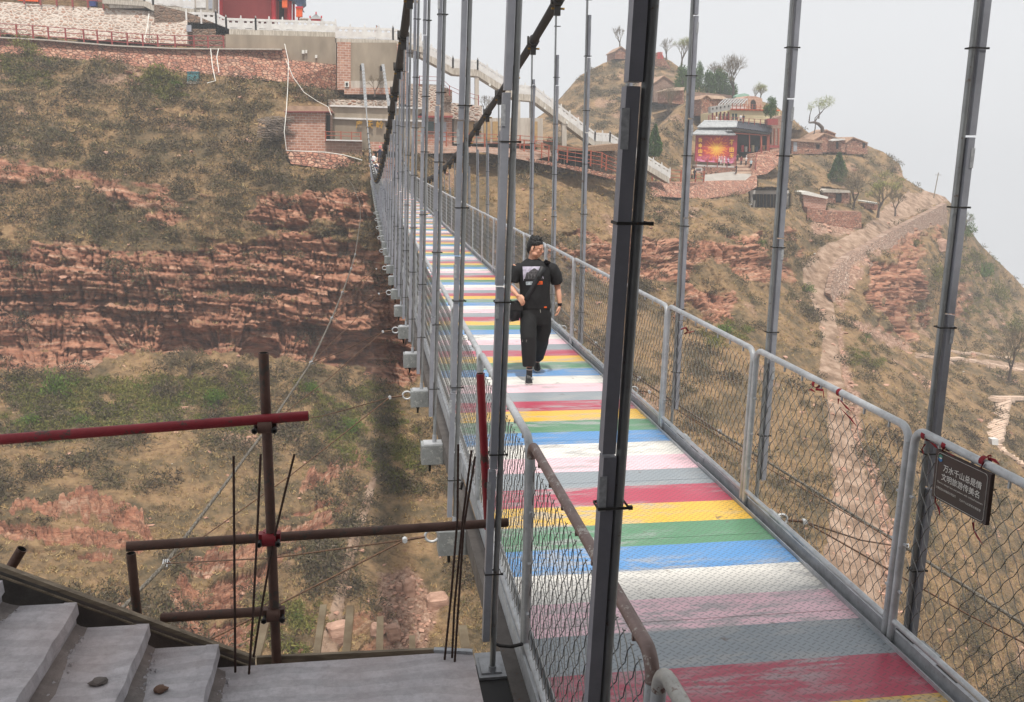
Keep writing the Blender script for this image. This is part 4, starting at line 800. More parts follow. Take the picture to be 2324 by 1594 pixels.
def prt(root, name, mat, *rects, Y, d, poly=None, label=None):
    mb = MB()
    for r_ in rects: rect(mb, *r_, Y, d)
    if poly: PP(mb, poly, Y, d)
    o = part(mb, name, mat, root); 
    if label: o['label'] = label
    return o
def rail(name, pts, Y, h, rails=(.95, .6, .25), r=.05, mat=None, label='', group=None, square=False):
    """post and rail fence through ground pixels pts (x,y[,Y]); h in m"""
    mat = mat or M_RRAIL; P = [Vector(PY(p[0], p[1], p[2] if len(p) > 2 else Y)) for p in pts]; root = empty(name, P[0], 0, label, 'railing', group)
    for p in P: mb = MB(); mb.box(p.x-r, p.x+r, p.y-r, p.y+r, p.z-.2, p.z+h); part(mb, 'post', mat, root)
    for f in rails:
        mb = MB(); mb.tube([p+Vector((0, -r*.2, h*f)) for p in P], r*.62, 5); part(mb, 'rail', mat, root)
    return root
def balustrade(root, pts, h=1.0, step=1.35, cap=.28, mat=None):
    """white stone balustrade: pts = world points along its foot"""
    mat = mat or M_MARB
    for A, B in zip(pts[:-1], pts[1:]):
        A, B = Vector(A), Vector(B); L = (B-A).length; n = max(1, int(round(L/step))); mb = MB(); up = Vector((0, 0, 1))
        for i in range(n):
            a = A.lerp(B, i/n); b = A.lerp(B, (i+1)/n)
            def seg(u0, u1, z0, z1, w): mb.bar(a.lerp(b, u0)+up*(z0+z1)/2*h, a.lerp(b, u1)+up*(z0+z1)/2*h, w, (z1-z0)*h)
            seg(0, 1, .12, .56, .12); seg(0, 1, .74, .95, .16); seg(0, 1, 0, .07, .2)
            for u0, u1 in ((.0, .2), (.40, .60), (.80, 1)): seg(u0, u1, .56, .74, .11)
            for u0, u1 in ((0, .25), (.75, 1)): seg(u0, u1, .07, .12, .11)
        part(mb, 'balustrade_panel', mat, root)
        for i in range(n+1):
            a = A.lerp(B, i/n); mb = MB(); mb.box(a.x-.10, a.x+.10, a.y-.12, a.y+.10, a.z-.05, a.z+h+.02); mb.tube([(a.x, a.y, a.z+h), (a.x, a.y, a.z+h+.12), (a.x, a.y, a.z+h+cap)], [.07, .10, .05], 6); part(mb, 'balustrade_post', mat, root)
# --- upper left retaining walls and terrace
solid('retaining_wall', [(-300, -30), (0, 4), (405, 30), (425, 20), (425, 100), (300, 96), (0, 78), (-300, 66)], [122, 120, 119, 119, 117, 117, 118, 119], 5, M_RUBW, 'tall whitewashed rubble retaining wall at the top left above the red railing', 'wall')
solid('retaining_wall', [(350, 10), (425, 28), (520, 66), (520, 112), (350, 98)], 118.4, 4, M_RUBB, 'shaded brown rubble wall under the white balcony corner', 'wall')
solid('retaining_wall', [(-300, 74), (0, 86), (150, 96), (300, 107), (520, 111), (650, 113), (656, 136), (763, 148), (763, 205), (700, 196), (640, 186), (560, 178), (400, 165), (250, 142), (100, 128), (-300, 110)], [114.5]*9+[112.5]*7, 6, M_RUB, 'long dry red stone wall carrying the path with the red railing', 'wall')
mbk = MB(); pk = [(-300, 72), (0, 86), (111, 92), (255, 104), (398, 111), (520, 112), (640, 113)]
for a, b in zip(pk[:-1], pk[1:]): mbk.bar(PY(*a, 114.2), PY(*b, 114.2), .9, .14)
o = mbk.build('path_kerb', M_RENDER2, label='thin white kerb along the hillside path below the red railing', cat='kerb')
rail('red_railing', [(x, y, 114.2) for x, y in [(-120, 78), (-80, 80), (-40, 82), (0, 84), (39, 86), (76, 88), (111, 91), (150, 94), (191, 97), (222, 100), (255, 102), (290, 105), (325, 107), (359, 109), (398, 110), (441, 111), (473, 111), (508, 111)]], 114.2, 1.45, (.97, .62, .26), .075, M_RRAIL, 'long red post and rail fence along the hillside path at the top left')
rail('red_railing', [(x, y, 119.3) for x, y in [(55, 6), (92, 8), (129, 10), (165, 12), (200, 14), (235, 17)]], 119.3, 1.3, (.95, .5), .09, M_RRAIL, 'short red railing on top of the whitewashed wall beside the blue bin')
solid('waste_bin', [(203, -6), (217, -6), (217, 14), (203, 14)], 121, .9, pm('blue_plastic', (40, 56, 120), (30, 44, 100)), 'blue bin behind the short red railing on the top terrace', 'bin')
solid('stall_counter', [(40, -12), (86, -8), (86, 4), (40, 1)], 122, 1.5, M_ORNG, 'orange wooden counter on the top left terrace', 'counter')
solid('distribution_cabinet', [(423, 57), (434, 57), (434, 72), (423, 72)], 117.6, .5, M_LED, 'grey cabinet at the corner under the white balcony', 'cabinet')
tb = thing('cabinet', 438, 188, 109.5, 'small teal metal cabinet on a white plinth in the scrub', 'cabinet')
prt(tb, 'door', M_TEAL, (425, 165, 437, 185), (437.6, 165, 450, 185), Y=109.4, d=.9); prt(tb, 'cap', pm('teal_cap', (70, 120, 128)), (424, 162.5, 451, 165), Y=109.3, d=1.1); prt(tb, 'plinth', M_RENDER2, (424, 185, 452, 191), Y=109.35, d=1.); prt(tb, 'handle', M_VOID, (441, 172, 443.5, 177), Y=109.25, d=.1)
# --- balcony and temple
bl = thing('balcony', 340, 20, 119, 'grey concrete balcony with white stone balustrade at the top edge left of the temple', 'balcony')
prt(bl, 'slab', M_SLAB, Y=118.5, d=5, poly=[(232, -1), (328, 3), (348, 12), (441, 20), (441, 30), (345, 24), (326, 14), (232, 8)]); prt(bl, 'beam', M_SLAB, (247, 8, 327, 18), Y=118.7, d=1)
balustrade(bl, [PY(240, -2, 118.6), PY(328, 2, 118.6), PY(348, 11, 118.6), PY(440, 18, 118.6)], 1.2)
tw = thing('stair_tower', 460, 30, 120, 'pale corner block with white panels between balcony and temple', 'building'); prt(tw, 'wall', M_RENDER2, (441, -40, 484, 33), Y=119.2, d=4); prt(tw, 'panel', M_MARB, (445, -10, 467, 18), Y=119.1, d=.2); prt(tw, 'side_panel', M_LED, (473, -12, 482, 20), Y=119.1, d=.15)
tp = thing('temple', 600, 44, 125, 'red walled temple pavilion with bright red columns above the white terrace', 'temple')
prt(tp, 'wall', M_TRED, (505, -90, 617, 44), Y=124, d=8)
for x0, x1, YY in ((498, 505.5, 123.6), (616, 626.5, 123.4), (652, 662, 123.4), (664, 669, 126), (676, 681, 127)):
    c0, c1 = PY((x0+x1)/2, 50, YY), PY((x0+x1)/2, -90, YY); mb = MB(); mb.tube([c0, c1], (x1-x0)/2*YY/2050, 12); part(mb, 'column', M_CRED, tp)
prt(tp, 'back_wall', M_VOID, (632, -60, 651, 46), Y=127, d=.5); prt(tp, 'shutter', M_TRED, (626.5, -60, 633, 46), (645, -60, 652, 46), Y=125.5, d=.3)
prt(tp, 'eaves', M_BLUE, Y=122.5, d=3, poly=[(626, -30), (690, -30), (692, 6), (684, 12), (688, 22), (676, 14), (668, 2), (640, -2), (626, -6)]); prt(tp, 'roof', M_TILE, (490, -120, 700, -60), Y=121, d=14)
for x0, y0, x1, y1, l in ((640, -2, 652, 17, 'lantern hanging from the temple eaves, the higher one'), (672, 17, 686, 38, 'lantern hanging at the outer corner of the temple, the lower one')):
    lt = thing('lantern', (x0+x1)/2, y0, 122, 'orange square '+l, 'lantern'); prt(lt, 'shade', M_ORNG, (x0, y0, x1, y1), Y=122, d=.7); prt(lt, 'cap', M_CRED, (x0-1.5, y0-2, x1+1.5, y0+1), Y=121.9, d=.9)
ip = thing('incense_pavilion', 717, 50, 121, 'small tiered roof of a censer with curled red corners beyond the balustrade', 'censer'); prt(ip, 'roof', M_TILE, Y=121, d=2, poly=[(704, 40), (711, 36), (717, 30), (722, 36), (729, 40), (729, 43), (704, 43)]); prt(ip, 'ridge', M_CRED, (716, 27, 718.5, 33), (702, 36, 705, 41), (728, 36, 731, 41), Y=120.9, d=.4); prt(ip, 'body', M_CRED, (706, 42, 727, 49), Y=121.2, d=1.4)
ta = thing('stone_table', 689, 50, 121, 'low grey stone slab table seen over the balustrade beside the censer', 'table'); prt(ta, 'top', M_RENDER2, (679, 41, 701, 44), Y=121.5, d=1); prt(ta, 'leg', M_RENDER, (682, 44, 685, 50), (695, 44, 698, 50), Y=121.6, d=.6)
te = thing('temple_terrace', 600, 80, 118, 'long white stone balustraded terrace in front of the red temple', 'terrace')
prt(te, 'slab', M_SLAB, Y=118.4, d=6, poly=[(423, 53), (491, 54), (515, 66), (581, 68), (763, 74), (763, 85), (581, 81), (490, 79), (490, 66), (423, 66)]); balustrade(te, [PY(424, 53, 118.5), PY(491, 54, 118.5), PY(514, 66, 118.5), PY(581, 68, 118.5), PY(762, 74, 118.5)], 1.32, 1.56)
prt(te, 'floor', M_RENDER2, Y=118.6, d=10, poly=[(423, 54), (763, 74), (763, 76), (423, 56)])
te2 = thing('terrace', 830, 95, 116, 'white balustraded terrace above the cable anchor wall', 'terrace')
prt(te2, 'slab', M_SLAB, Y=115.4, d=9, poly=[(761, 87), (893, 91), (960, 108), (960, 120), (893, 102), (761, 97)]); balustrade(te2, [PY(763, 86, 115.5), PY(892, 90, 115.5), PY(955, 106, 115.5)], 1.34, 1.5)
solid('concrete_wall', [(512, 78), (763, 84), (763, 147), (655, 137), (650, 112), (512, 109)], 115.4, 5, M_RENDER, 'weathered grey cement wall under the temple terrace', 'wall')
solid('junction_box', [(765-60, 186-2), (712, 184), (712, 186), (705, 186)], 114, .3, M_LED, 'thin pale box on the red rubble wall', 'box') if False else None
mb = MB(); rect(mb, 623, 186-0, 624, 187, 114, .1) if False else None
for (x0, y0, x1, y1, l) in ((685-0, 114, 691, 122, 'left grey meter box on the cement wall'), (693, 114, 697, 121, 'right white meter box on the cement wall'), (715, 125, 720, 132, 'small white box low on the cement wall')):
    solid('meter_box', [(x0-60+0, y0), (x1-60, y0), (x1-60, y1), (x0-60, y1)] if False else [(x0+80-0-0 if False else x0, y0), (x1, y0), (x1, y1), (x0, y1)], 115.1, .3, M_WPIPE, l, 'meter box')
# --- anchor wall of the bridge
an = thing('anchor_building', 840, 230, 110, 'cement and red block anchor wall where the two bridge cables enter dark slots', 'building')
prt(an, 'pier', M_BLK_ST, (765, 96, 796, 204), Y=109.6, d=5); prt(an, 'pier', M_BLK_ST, (901, 100, 925, 236), Y=109.6, d=5); prt(an, 'wall', M_RENDER, (796, 97, 901, 184), Y=109.9, d=5); prt(an, 'base', M_RENDER2, (796, 184, 901, 201), Y=109.7, d=5); prt(an, 'plinth', M_BLK_ST, (781, 200, 925, 214), Y=109.4, d=5)
prt(an, 'cable_slot', M_VOID, (817.5, 147, 824.5, 160), Y=107.4, d=.3); prt(an, 'cable_slot', M_VOID, (863, 149, 870, 161), Y=107.4, d=.3); prt(an, 'slot_housing', M_RENDER, (816, 145, 826, 150), Y=107.6, d=2.6); prt(an, 'slot_housing', M_RENDER, (861.5, 147, 871.5, 151), Y=107.6, d=2.6)
mb = MB(); rect(mb, 782, 185, 792, 198, 109.3, .3); o = part(mb, 'hatch', M_WPIPE, an); mb = MB(); rect(mb, 784.5, 188, 789.5, 195, 109.2, .1); part(mb, 'panel', M_VOID, an)
solid('rubble_band', [(745, 226), (905, 228), (905, 242), (745, 240)], 109, 3, M_RUBW, 'pale rubble ledge between the anchor wall and the lettered wall', 'wall')
lw = thing('lettered_wall', 850, 330, 107, 'broad cement wall with gilt Chinese characters at the far end of the bridge', 'wall')
prt(lw, 'wall', M_RENDER, Y=107.2, d=4, poly=[(752, 240), (962, 246), (962, 345), (752, 345)]); prt(lw, 'coping', M_MARB, Y=106.9, d=.5, poly=[(748, 238), (962, 244), (962, 248), (748, 242)]); prt(lw, 'string_course', M_MARB, Y=106.9, d=.4, poly=[(754, 266), (962, 273), (962, 277), (754, 270)])
M_GOLD = pm('gilt_letters', (190, 146, 52), (166, 122, 44), 8, .4, .4)
S107 = 107./2050
for ch, x, w, l in (('摩', 808, 14, ''), ('天', 832, 14, ''), ('岭', 854, 16, '')): 
    a = PY(x, 292, 106.95); o = text_mesh(ch, 'character', M_GOLD, a, (1, 0, 0), (0, 0, 1), w*S107, 17*S107, lw, .12, .02)
    if o:
        sd = o.modifiers.new('thick', 'SOLIDIFY'); sd.thickness = .08
hs_ = thing('stone_house', 700, 345, 101, 'flat roofed red block house on the cliff left of the bridge end', 'house')
prt(hs_, 'wall', M_BLK_ST, (647, 254, 738, 344), Y=101, d=6); prt(hs_, 'roof', M_SLATE, Y=100.6, d=7, poly=[(643, 251), (656, 240), (748, 242), (755, 252), (755, 255), (643, 253)]); prt(hs_, 'fascia', pm('dark_red_fascia', (120, 40, 44)), (646, 253, 755, 255.5), Y=100.5, d=.3); prt(hs_, 'side_wall', M_BLK_DK, (738, 258, 752, 320), Y=102, d=4); prt(hs_, 'window', M_VOID, (741, 262, 749, 316), Y=101.9, d=.2)
solid('block_wall', [(738, 318), (822, 320), (822, 360), (738, 345)], 100.6, 5, M_BLK_DK, 'brown block wall stepping down beside the far bridge end', 'wall')
mb = MB(); mb.bar(PY(740, 318, 100.3), PY(822, 320, 100.3), .5, .13); mb.build('coping_stone', M_MARB, label='white coping on the brown block wall beside the bridge end', cat='coping')
rail('wooden_railing', [(739, 316, 100.5), (774, 317, 100.5), (798, 318, 100.5), (819, 318, 100.5)], 100.5, .85, (.9, .45), .06, M_ORAIL, 'orange wooden rail beside the flat roofed block house')
solid('rubble_wall', [(650, 344), (738, 346), (800, 356), (812, 372), (760, 385), (660, 372)], [99.6, 99.6, 99.2, 98.8, 98.4, 98.8], 3, M_RUB, 'crumbling red rubble footing under the flat roofed house', 'wall')
# far landing and steps of the bridge
fs = thing('stone_steps', 845, 395, 90, 'red stone steps rising behind the crowd at the far bridge end', 'steps')
for i in range(7): mb = MB(); mb.box(.62, 3.5, 88.2+i*1.0, 97, sag(88)-.3+i*.32, sag(88)-.02+i*.32+.02); part(mb, 'step', M_BLK_ST, fs)
solid('brick_plinth', [(840, 322), (905, 324), (905, 345), (840, 343)], 98, 8, M_BLK_ST, 'low red block wall behind the steps under the gilt letters', 'wall')
# --- right of the bridge end
solid('rubble_wall', [(930, 190), (1008, 193), (1008, 262), (930, 258)], 112, 5, M_RUBW, 'pale rubble wall with a railing below the white stairway', 'wall'); solid('stone_block', [(1008, 198), (1026, 205), (1026, 232), (1008, 232)], 113, 3, M_RUBB, 'dark stone flank of the small rubble terrace', 'wall')
rail('iron_railing', [(952, 192, 111.8), (970, 193, 111.8), (999, 194, 111.8), (1020, 214, 112), (1044, 225, 113), (1086, 236, 113)], 112, 1.0, (.95, .5), .05, M_RRAIL, 'thin red railing along the small rubble terrace')
solid('rubble_wall', [(1008, 232), (1095, 240), (1095, 276), (1008, 268)], 114, 4, M_RUBW, 'pale stone wall behind the columns of the white stairway', 'wall')
sh = thing('shop_building', 985, 310, 108, 'low red roofed stone shop with a green glass window', 'shop'); prt(sh, 'wall', M_BLK_ST, (950, 262, 1026, 332), Y=108, d=6); prt(sh, 'roof', M_RRAIL, (946, 263, 1028, 267), Y=107, d=7); prt(sh, 'roof_slab', M_SLATE, Y=107.2, d=7, poly=[(946, 263), (960, 254), (1022, 256), (1028, 263)]); prt(sh, 'window', M_GLASS, (959, 276, 985, 303), Y=107.9, d=.2); prt(sh, 'shutter', M_LED, (996, 277, 1013, 320), Y=107.9, d=.2)
sh2 = thing('shop_row', 1100, 320, 114, 'row of tan shutter doors under the white stairway columns', 'shop'); prt(sh2, 'wall', M_RENDER2, (1030, 268, 1232, 326), Y=115, d=5)
for x in (1045, 1062, 1098, 1118, 1140, 1205): prt(sh2, 'door', M_TAN, (x, 276, x+15, 320), Y=114.8, d=.25)
rail('wooden_railing', [(940, 328, 106), (970, 329, 106), (1013, 330, 106.3), (1042, 331, 107), (1064, 332, 107), (1100, 333, 108), (1140, 335, 109), (1180, 336, 110), (1213, 338, 111), (1262, 340, 113)], 107, 1.5, (.95, .65, .3), .07, M_ORAIL, 'orange wooden fence along the lane in front of the shops')
solid('path_wall', [(935, 328), (1100, 334), (1262, 342), (1262, 352), (1200, 366), (1100, 346), (935, 350)], [105.6, 107.5, 113, 112, 109, 106, 105], 4, M_BLK_DK, 'pale stone wall holding up the lane below the shops', 'wall')
rail('wooden_railing', [(1166, 352, 110), (1189, 351, 110), (1206, 352, 110), (1229, 356, 110), (1245, 362, 110)], 110, 1.7, (.95, .65, .35), .07, M_ORAIL, 'orange wooden rail stepping down left of the thatched shed')
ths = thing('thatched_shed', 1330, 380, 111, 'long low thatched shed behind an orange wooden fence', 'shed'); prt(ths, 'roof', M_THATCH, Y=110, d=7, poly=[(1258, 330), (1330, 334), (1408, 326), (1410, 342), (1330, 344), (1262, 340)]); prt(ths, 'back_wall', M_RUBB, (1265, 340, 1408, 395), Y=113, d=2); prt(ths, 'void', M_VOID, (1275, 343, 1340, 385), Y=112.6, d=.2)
for x in (1280, 1305, 1330, 1347, 1362, 1390): prt(ths, 'post', M_WOOD, (x, 340, x+1.6, 388), Y=111, d=.12)
rail('wooden_railing', [(1265, 362, 109.6), (1287, 366, 109.6), (1340, 374, 109.6), (1365, 378, 109.6), (1375, 384, 109.4), (1402, 394, 109.4), (1420, 400, 109.4)], 109.6, 1.7, (.95, .65, .35, .1), .075, M_ORAIL, 'orange wooden fence in front of the thatched shed')
rail('wooden_railing', [(1480, 408, 128), (1500, 408, 128), (1520, 409, 128), (1545, 410, 129), (1560, 411, 130), (1578, 411, 132), (1597, 411, 134)], 130, 1.5, (.95, .6, .25), .09, M_ORAIL, 'orange wooden fence beside the pale kerbed ramp')
solid('stepped_wall', [(1160, 352), (1240, 366), (1330, 382), (1410, 402), (1410, 412), (1330, 392), (1240, 374), (1160, 358)], 109, 2, M_RUB, 'pale stepped edging below the orange wooden fences', 'wall')
# --- white stairway on columns
ws = thing('white_stairway', 1180, 300, 116, 'white stone balustraded stairway descending on tall concrete columns', 'stairway')
FL = [((954, 114, 115.5), (1028, 154, 116)), ((1028, 154, 116), (1084, 158, 116.5)), ((1084, 158, 116.5), (1170, 212, 118)), ((1170, 212, 118), (1213, 216, 118.5)), ((1213, 216, 118.5), (1350, 320, 121)), ((1350, 320, 121), (1384, 322, 121.5)), ((1384, 322, 121.5), (1520, 404, 124))]
for a, b in FL:
    A, B = Vector(PY(*a)), Vector(PY(*b)); mb = MB(); t_ = .8; mb.add([A, B, B+Vector((0, 0, -t_)), A+Vector((0, 0, -t_)), A+Vector((0, 2.6, 0)), B+Vector((0, 2.6, 0)), B+Vector((0, 2.6, -t_)), A+Vector((0, 2.6, -t_))], [(0, 3, 2, 1), (4, 5, 6, 7), (0, 1, 5, 4), (1, 2, 6, 5), (3, 7, 6, 2), (0, 4, 7, 3)])
    part(mb, 'flight', M_SLAB, ws); balustrade(ws, [A+Vector((0, .1, 0)), B+Vector((0, .1, 0))], 1.15, 1.5); 
    Bk = MB(); Bk.bar(A+Vector((0, 2.5, .6)), B+Vector((0, 2.5, .6)), .15, .9); part(Bk, 'rear_parapet', M_MARB, ws)
for x0, x1, yt, yb, YY in ((1060, 1068, 168, 240, 118.4), (1078, 1087, 164, 302, 116.6), (1170, 1181, 222, 316, 118.2), (1203, 1212, 226, 286, 120.6), (1276, 1286, 272, 334, 119.8), (1346, 1355, 328, 340, 121.2), (1378, 1386, 330, 344, 121.6)): prt(ws, 'column', M_RENDER2, (x0, yt, x1, yb), Y=YY, d=.6)
for x, y in ((1048, 160), (1110, 190), (1235, 243), (1285, 276)):
    mb = MB(); rect(mb, x, y, x+4, y+5, 115.2+(x-1028)/60., .3); part(mb, 'floodlight', M_WPIPE, ws)
# --- right hand hill: hamlet, pavilion, houses
def gable_house(x0, x1, yb, ye, yr, Y, label, depth=5, mat=None, roofm=None, door=None, roofx=None, dark=None):
    root = thing('stone_house', (x0+x1)/2, yb, Y, label, 'house'); xm = roofx or (x0+x1)/2
    prt(root, 'wall', mat or M_RUB, Y=Y, d=depth, poly=[(x0, yb), (x0, ye), (xm, yr+1), (x1, ye), (x1, yb)])
    s = PITCHR = 1.5; mb = MB(); PP(mb, [(x0-s*1.2, ye+1), (xm, yr-1), (xm, yr+1.2), (x0-s, ye+3)], Y-.3, depth+.6); PP(mb, [(xm, yr-1), (x1+s*1.2, ye+1), (x1+s, ye+3), (xm, yr+1.2)], Y-.3, depth+.6); part(mb, 'roof', roofm or M_SLATE, root)
    if door: prt(root, 'door', M_VOID, door, Y=Y-.08, d=.2)
    return root
gable_house(1396, 1424, 134, 116, 106, 236, 'small red stone house on the very top of the conical hill', 8)
solid('ruined_wall', [(1488, 120), (1500, 118), (1530, 170), (1531, 178), (1488, 176)], 230, 4, M_RUB, 'ruined triangular red wall on the hilltop right of the dark pole', 'wall')
for x in (1483, 1487, 1492): solid('red_flag', [(x+10, 88+30), (x+11.4, 88+30), (x+12, 104+30), (x+9.6, 104+30)], 229, .2, M_CRED, 'small red flag among the three on the hilltop wall', 'flag', 'red flags on the hilltop wall')
gable_house(1484, 1531, 232, 188, 172, 206, 'gabled red stone house below the ruined hilltop wall', 8, M_BLK_DK)
hA = thing('stone_house', 1536, 228, 200, 'low red stone hut with sloping slab roof left of the junipers', 'house'); prt(hA, 'wall', M_RUB, Y=198, d=6, poly=[(1512, 206), (1552, 203), (1552, 238), (1512, 232)]); prt(hA, 'roof', M_PALE, Y=197, d=7, poly=[(1510, 205), (1530, 199), (1554, 198), (1552, 205), (1512, 208)])
solid('stone_wall', [(1572, 209), (1600, 211), (1646, 215), (1700, 222), (1700, 236), (1572, 244)], 196, 4, M_BLK_DK, 'long brown stone terrace wall under the junipers', 'wall')
hB = gable_house(1592, 1616, 262, 224, 216, 176, 'red stone house with a pale slab roof beside the cream building', 9, M_RUB); prt(hB, 'pitched_roof', M_PALE, Y=176.5, d=8, poly=[(1604, 216), (1640, 218), (1655, 226), (1616, 224)]); prt(hB, 'side_wall', M_RUB, Y=177, d=7, poly=[(1615, 224), (1654, 226), (1654, 262), (1615, 262)])
cm = thing('cement_mixer', 1576, 244, 182, 'yellow and white cement mixer drum beside the stone house', 'cement mixer'); mb = MB(); a = PY(1571, 238.5, 182); b = PY(1583, 238, 182); mb.tube([a, Vector(a).lerp(Vector(b), .35), b], [.32, .52, .36], 12, 0); part(mb, 'drum', pm('mixer_yellow', (204, 170, 70), (220, 214, 200), 2), cm); mb = MB(); mb.tube([Vector(a)+Vector((-.02, -.02, 0)), Vector(a)+Vector((.02, 0, 0))], .2, 10); part(mb, 'mouth', M_VOID, cm); prt(cm, 'stand', M_DARK, (1574, 242, 1582, 246), Y=182, d=.6)
cb = thing('guest_house', 1690, 276, 166, 'two storey cream building with grey parapet above the tiled pavilion', 'building')
prt(cb, 'wall', M_YEL, Y=166, d=9, poly=[(1658, 248), (1770, 252), (1770, 290), (1658, 286)]); prt(cb, 'wing_wall', M_YEL, Y=167.5, d=6, poly=[(1616, 256), (1658, 250), (1658, 286), (1616, 286)]); prt(cb, 'parapet', pm('grey_panel', (170, 166, 160)), Y=165, d=1.2, poly=[(1613, 243), (1658, 235), (1658, 250), (1613, 257)])
for x in (1618, 1627, 1636, 1645, 1654): prt(cb, 'parapet_opening', M_VOID, (x-1.4, 245-(x-1618)*.16, x+1.4, 248.6-(x-1618)*.16), Y=164.9, d=.15); prt(cb, 'column', M_RRAIL, (x-1.1, 254, x+1.3, 286), Y=165.4, d=.35)
for x in (1632, 1640.5, 1649, 1662, 1669): prt(cb, 'window', M_GLASS, (x, 258, x+4, 272), Y=165.85 if x > 1655 else 167.3, d=.2)
prt(cb, 'balcony_edge', M_ORNG, Y=165.6, d=1, poly=[(1658, 247), (1770, 250), (1770, 252.5), (1658, 250)]); prt(cb, 'balcony_lip', M_MARB, (1659, 241, 1693, 247), Y=165.9, d=.4)
can = thing('glass_canopy', 1660, 238, 172, 'pale metal greenhouse frame on the roof of the cream building', 'canopy')
for i in range(9): x = 1630+i*6.5; mb = MB(); mb.bar(PY(x, 238.5, 171), PY(x+14, 225, 174), .12); mb.bar(PY(x+14, 225, 174), PY(x+15, 240, 174), .1); part(mb, 'rib', M_ST2, can)
mb = MB(); mb.bar(PY(1630, 238.5, 171), PY(1682, 238.5, 171), .14); mb.bar(PY(1644, 225, 174), PY(1697, 225, 174), .14); mb.bar(PY(1637, 231.7, 172.5), PY(1690, 231.7, 172.5), .1); part(mb, 'purlin', M_ST2, can)
ar = thing('arched_house', 1708, 248, 176, 'red brick house with a dark arched doorway on the roof terrace', 'house'); prt(ar, 'wall', M_BLK_ST, Y=174, d=6, poly=[(1686, 248), (1686, 224), (1698, 218), (1716, 219), (1730, 224), (1730, 248)]); prt(ar, 'arch', M_VOID, Y=173.9, d=.2, poly=[(1704, 248), (1704, 232), (1706, 228), (1709.5, 226.5), (1713, 228), (1715.5, 232), (1715.5, 248)])
rail('terrace_railing', [(1662+i*9, 247.6+i*.3, 165.2) for i in range(10)], 165, .95, (.95, .5), .06, M_ORAIL, 'orange railing along the roof terrace of the cream building')
solid('green_net', [(1670, 218), (1678, 214), (1690, 212), (1700, 215), (1703, 221), (1690, 224), (1670, 222)], 180, 1.5, pm('green_mesh_sheet', (150, 186, 168), (120, 160, 142)), 'pale green net heaped behind the arched brick house', 'net')
# pavilion
pv = thing('tiled_pavilion', 1625, 380, 157, 'grey tiled pavilion with a huge red and yellow painted screen', 'pavilion')
def tiled_roof(root, P4, n, name, mat=None):
    """roof slab with raised tile ribs; P4 = world corners TL,TR,BR,BL"""
    TL, TR, BR, BL = [Vector(p) for p in P4]; nn = (TR-TL).cross(BL-TL).normalized(); nn = -nn if nn.z < 0 else nn; mb = MB(); mb.add([TL, TR, BR, BL]+[p-nn*.15 for p in (TL, TR, BR, BL)], [(0, 1, 2, 3), (7, 6, 5, 4), (0, 4, 5, 1), (1, 5, 6, 2), (2, 6, 7, 3), (3, 7, 4, 0)])
    for i in range(n+1): u = i/n; a, b = TL.lerp(TR, u), BL.lerp(BR, u); mb.tube([a+nn*.04, b+nn*.04+(b-a).normalized()*.12], .085, 5)
    mb.tube([TL+nn*.1, TR+nn*.1], .14, 6); part(mb, name, mat or M_TILE, root)
tiled_roof(pv, [PY(1597, 276, 160), PY(1673, 277, 160), PY(1671, 289, 157.2), PY(1583, 289, 157.2)], 26, 'upper_roof'); tiled_roof(pv, [PY(1586, 292, 158.4), PY(1654, 292, 158.4), PY(1669, 306, 155.6), PY(1571, 305, 155.6)], 28, 'lower_roof')
prt(pv, 'frieze', M_BLK_DK, (1587, 288, 1672, 293), Y=158.6, d=.4); prt(pv, 'fascia', M_VOID, (1576, 304, 1668, 307), Y=156.6, d=.6)
def mural_mat():
    t = NT('flame_mural'); tc = t.coord('Object', (1, 1, 1)); sp = t.new('ShaderNodeSeparateXYZ'); t.link(tc, sp.inputs[0]); x, z = sp.outputs[0], sp.outputs[2]
    r_ = t.math('SQRT', t.math('ADD', t.math('POWER', x, 2.), t.math('POWER', t.math('MULTIPLY', z, 1.15), 2.))); an_ = t.math('ARCTAN2', z, x); cb = t.new('ShaderNodeCombineXYZ'); t.link(t.math('MULTIPLY', an_, 3.), cb.inputs[0]); t.link(t.math('MULTIPLY', r_, .5), cb.inputs[1])
    fl = t.noise(cb.outputs[0], 2.4, 5, .65); k = t.math('ADD', t.math('MULTIPLY', r_, .26), t.math('MULTIPLY', t.math('SUBTRACT', fl, .5), 1.9))
    c = t.ramp(k, [(.0, lin((220, 186, 58))), (.3, lin((212, 124, 38))), (.5, lin((180, 54, 40))), (.8, lin((142, 32, 46)))])
    pk = t.math('MULTIPLY', t.ramp(t.math('MULTIPLY', z, -.33), [(.35, 0.), (.75, 1.)]), t.ramp(t.noise(tc, 1.2, 5), [(.4, 0.), (.55, 1.)])); t.col(t.mix(pk, c, lin((206, 130, 160)))); t.rough(.7); return t.m
mp_c = Vector(PY(1626, 338, 156.6)); mb = MB(); f4 = [PY(1580.5, 305.5, 156.6), PY(1674, 307, 156.6), PY(1671, 372, 156.2), PY(1577, 366, 156.2)]; f4 = [Vector(p)-mp_c for p in f4]; mb.add(f4+[p+Vector((0, .3, 0)) for p in f4], [(3, 2, 1, 0), (4, 5, 6, 7), (0, 1, 5, 4), (1, 2, 6, 5), (2, 3, 7, 6), (3, 0, 4, 7)])
o = mb.build('painted_screen', mural_mat()); o.parent = pv; o.location = mp_c-pv.location; S156 = 156./2050
M_YCH = pm('yellow_lettering', (236, 186, 70), (222, 160, 50), 9)
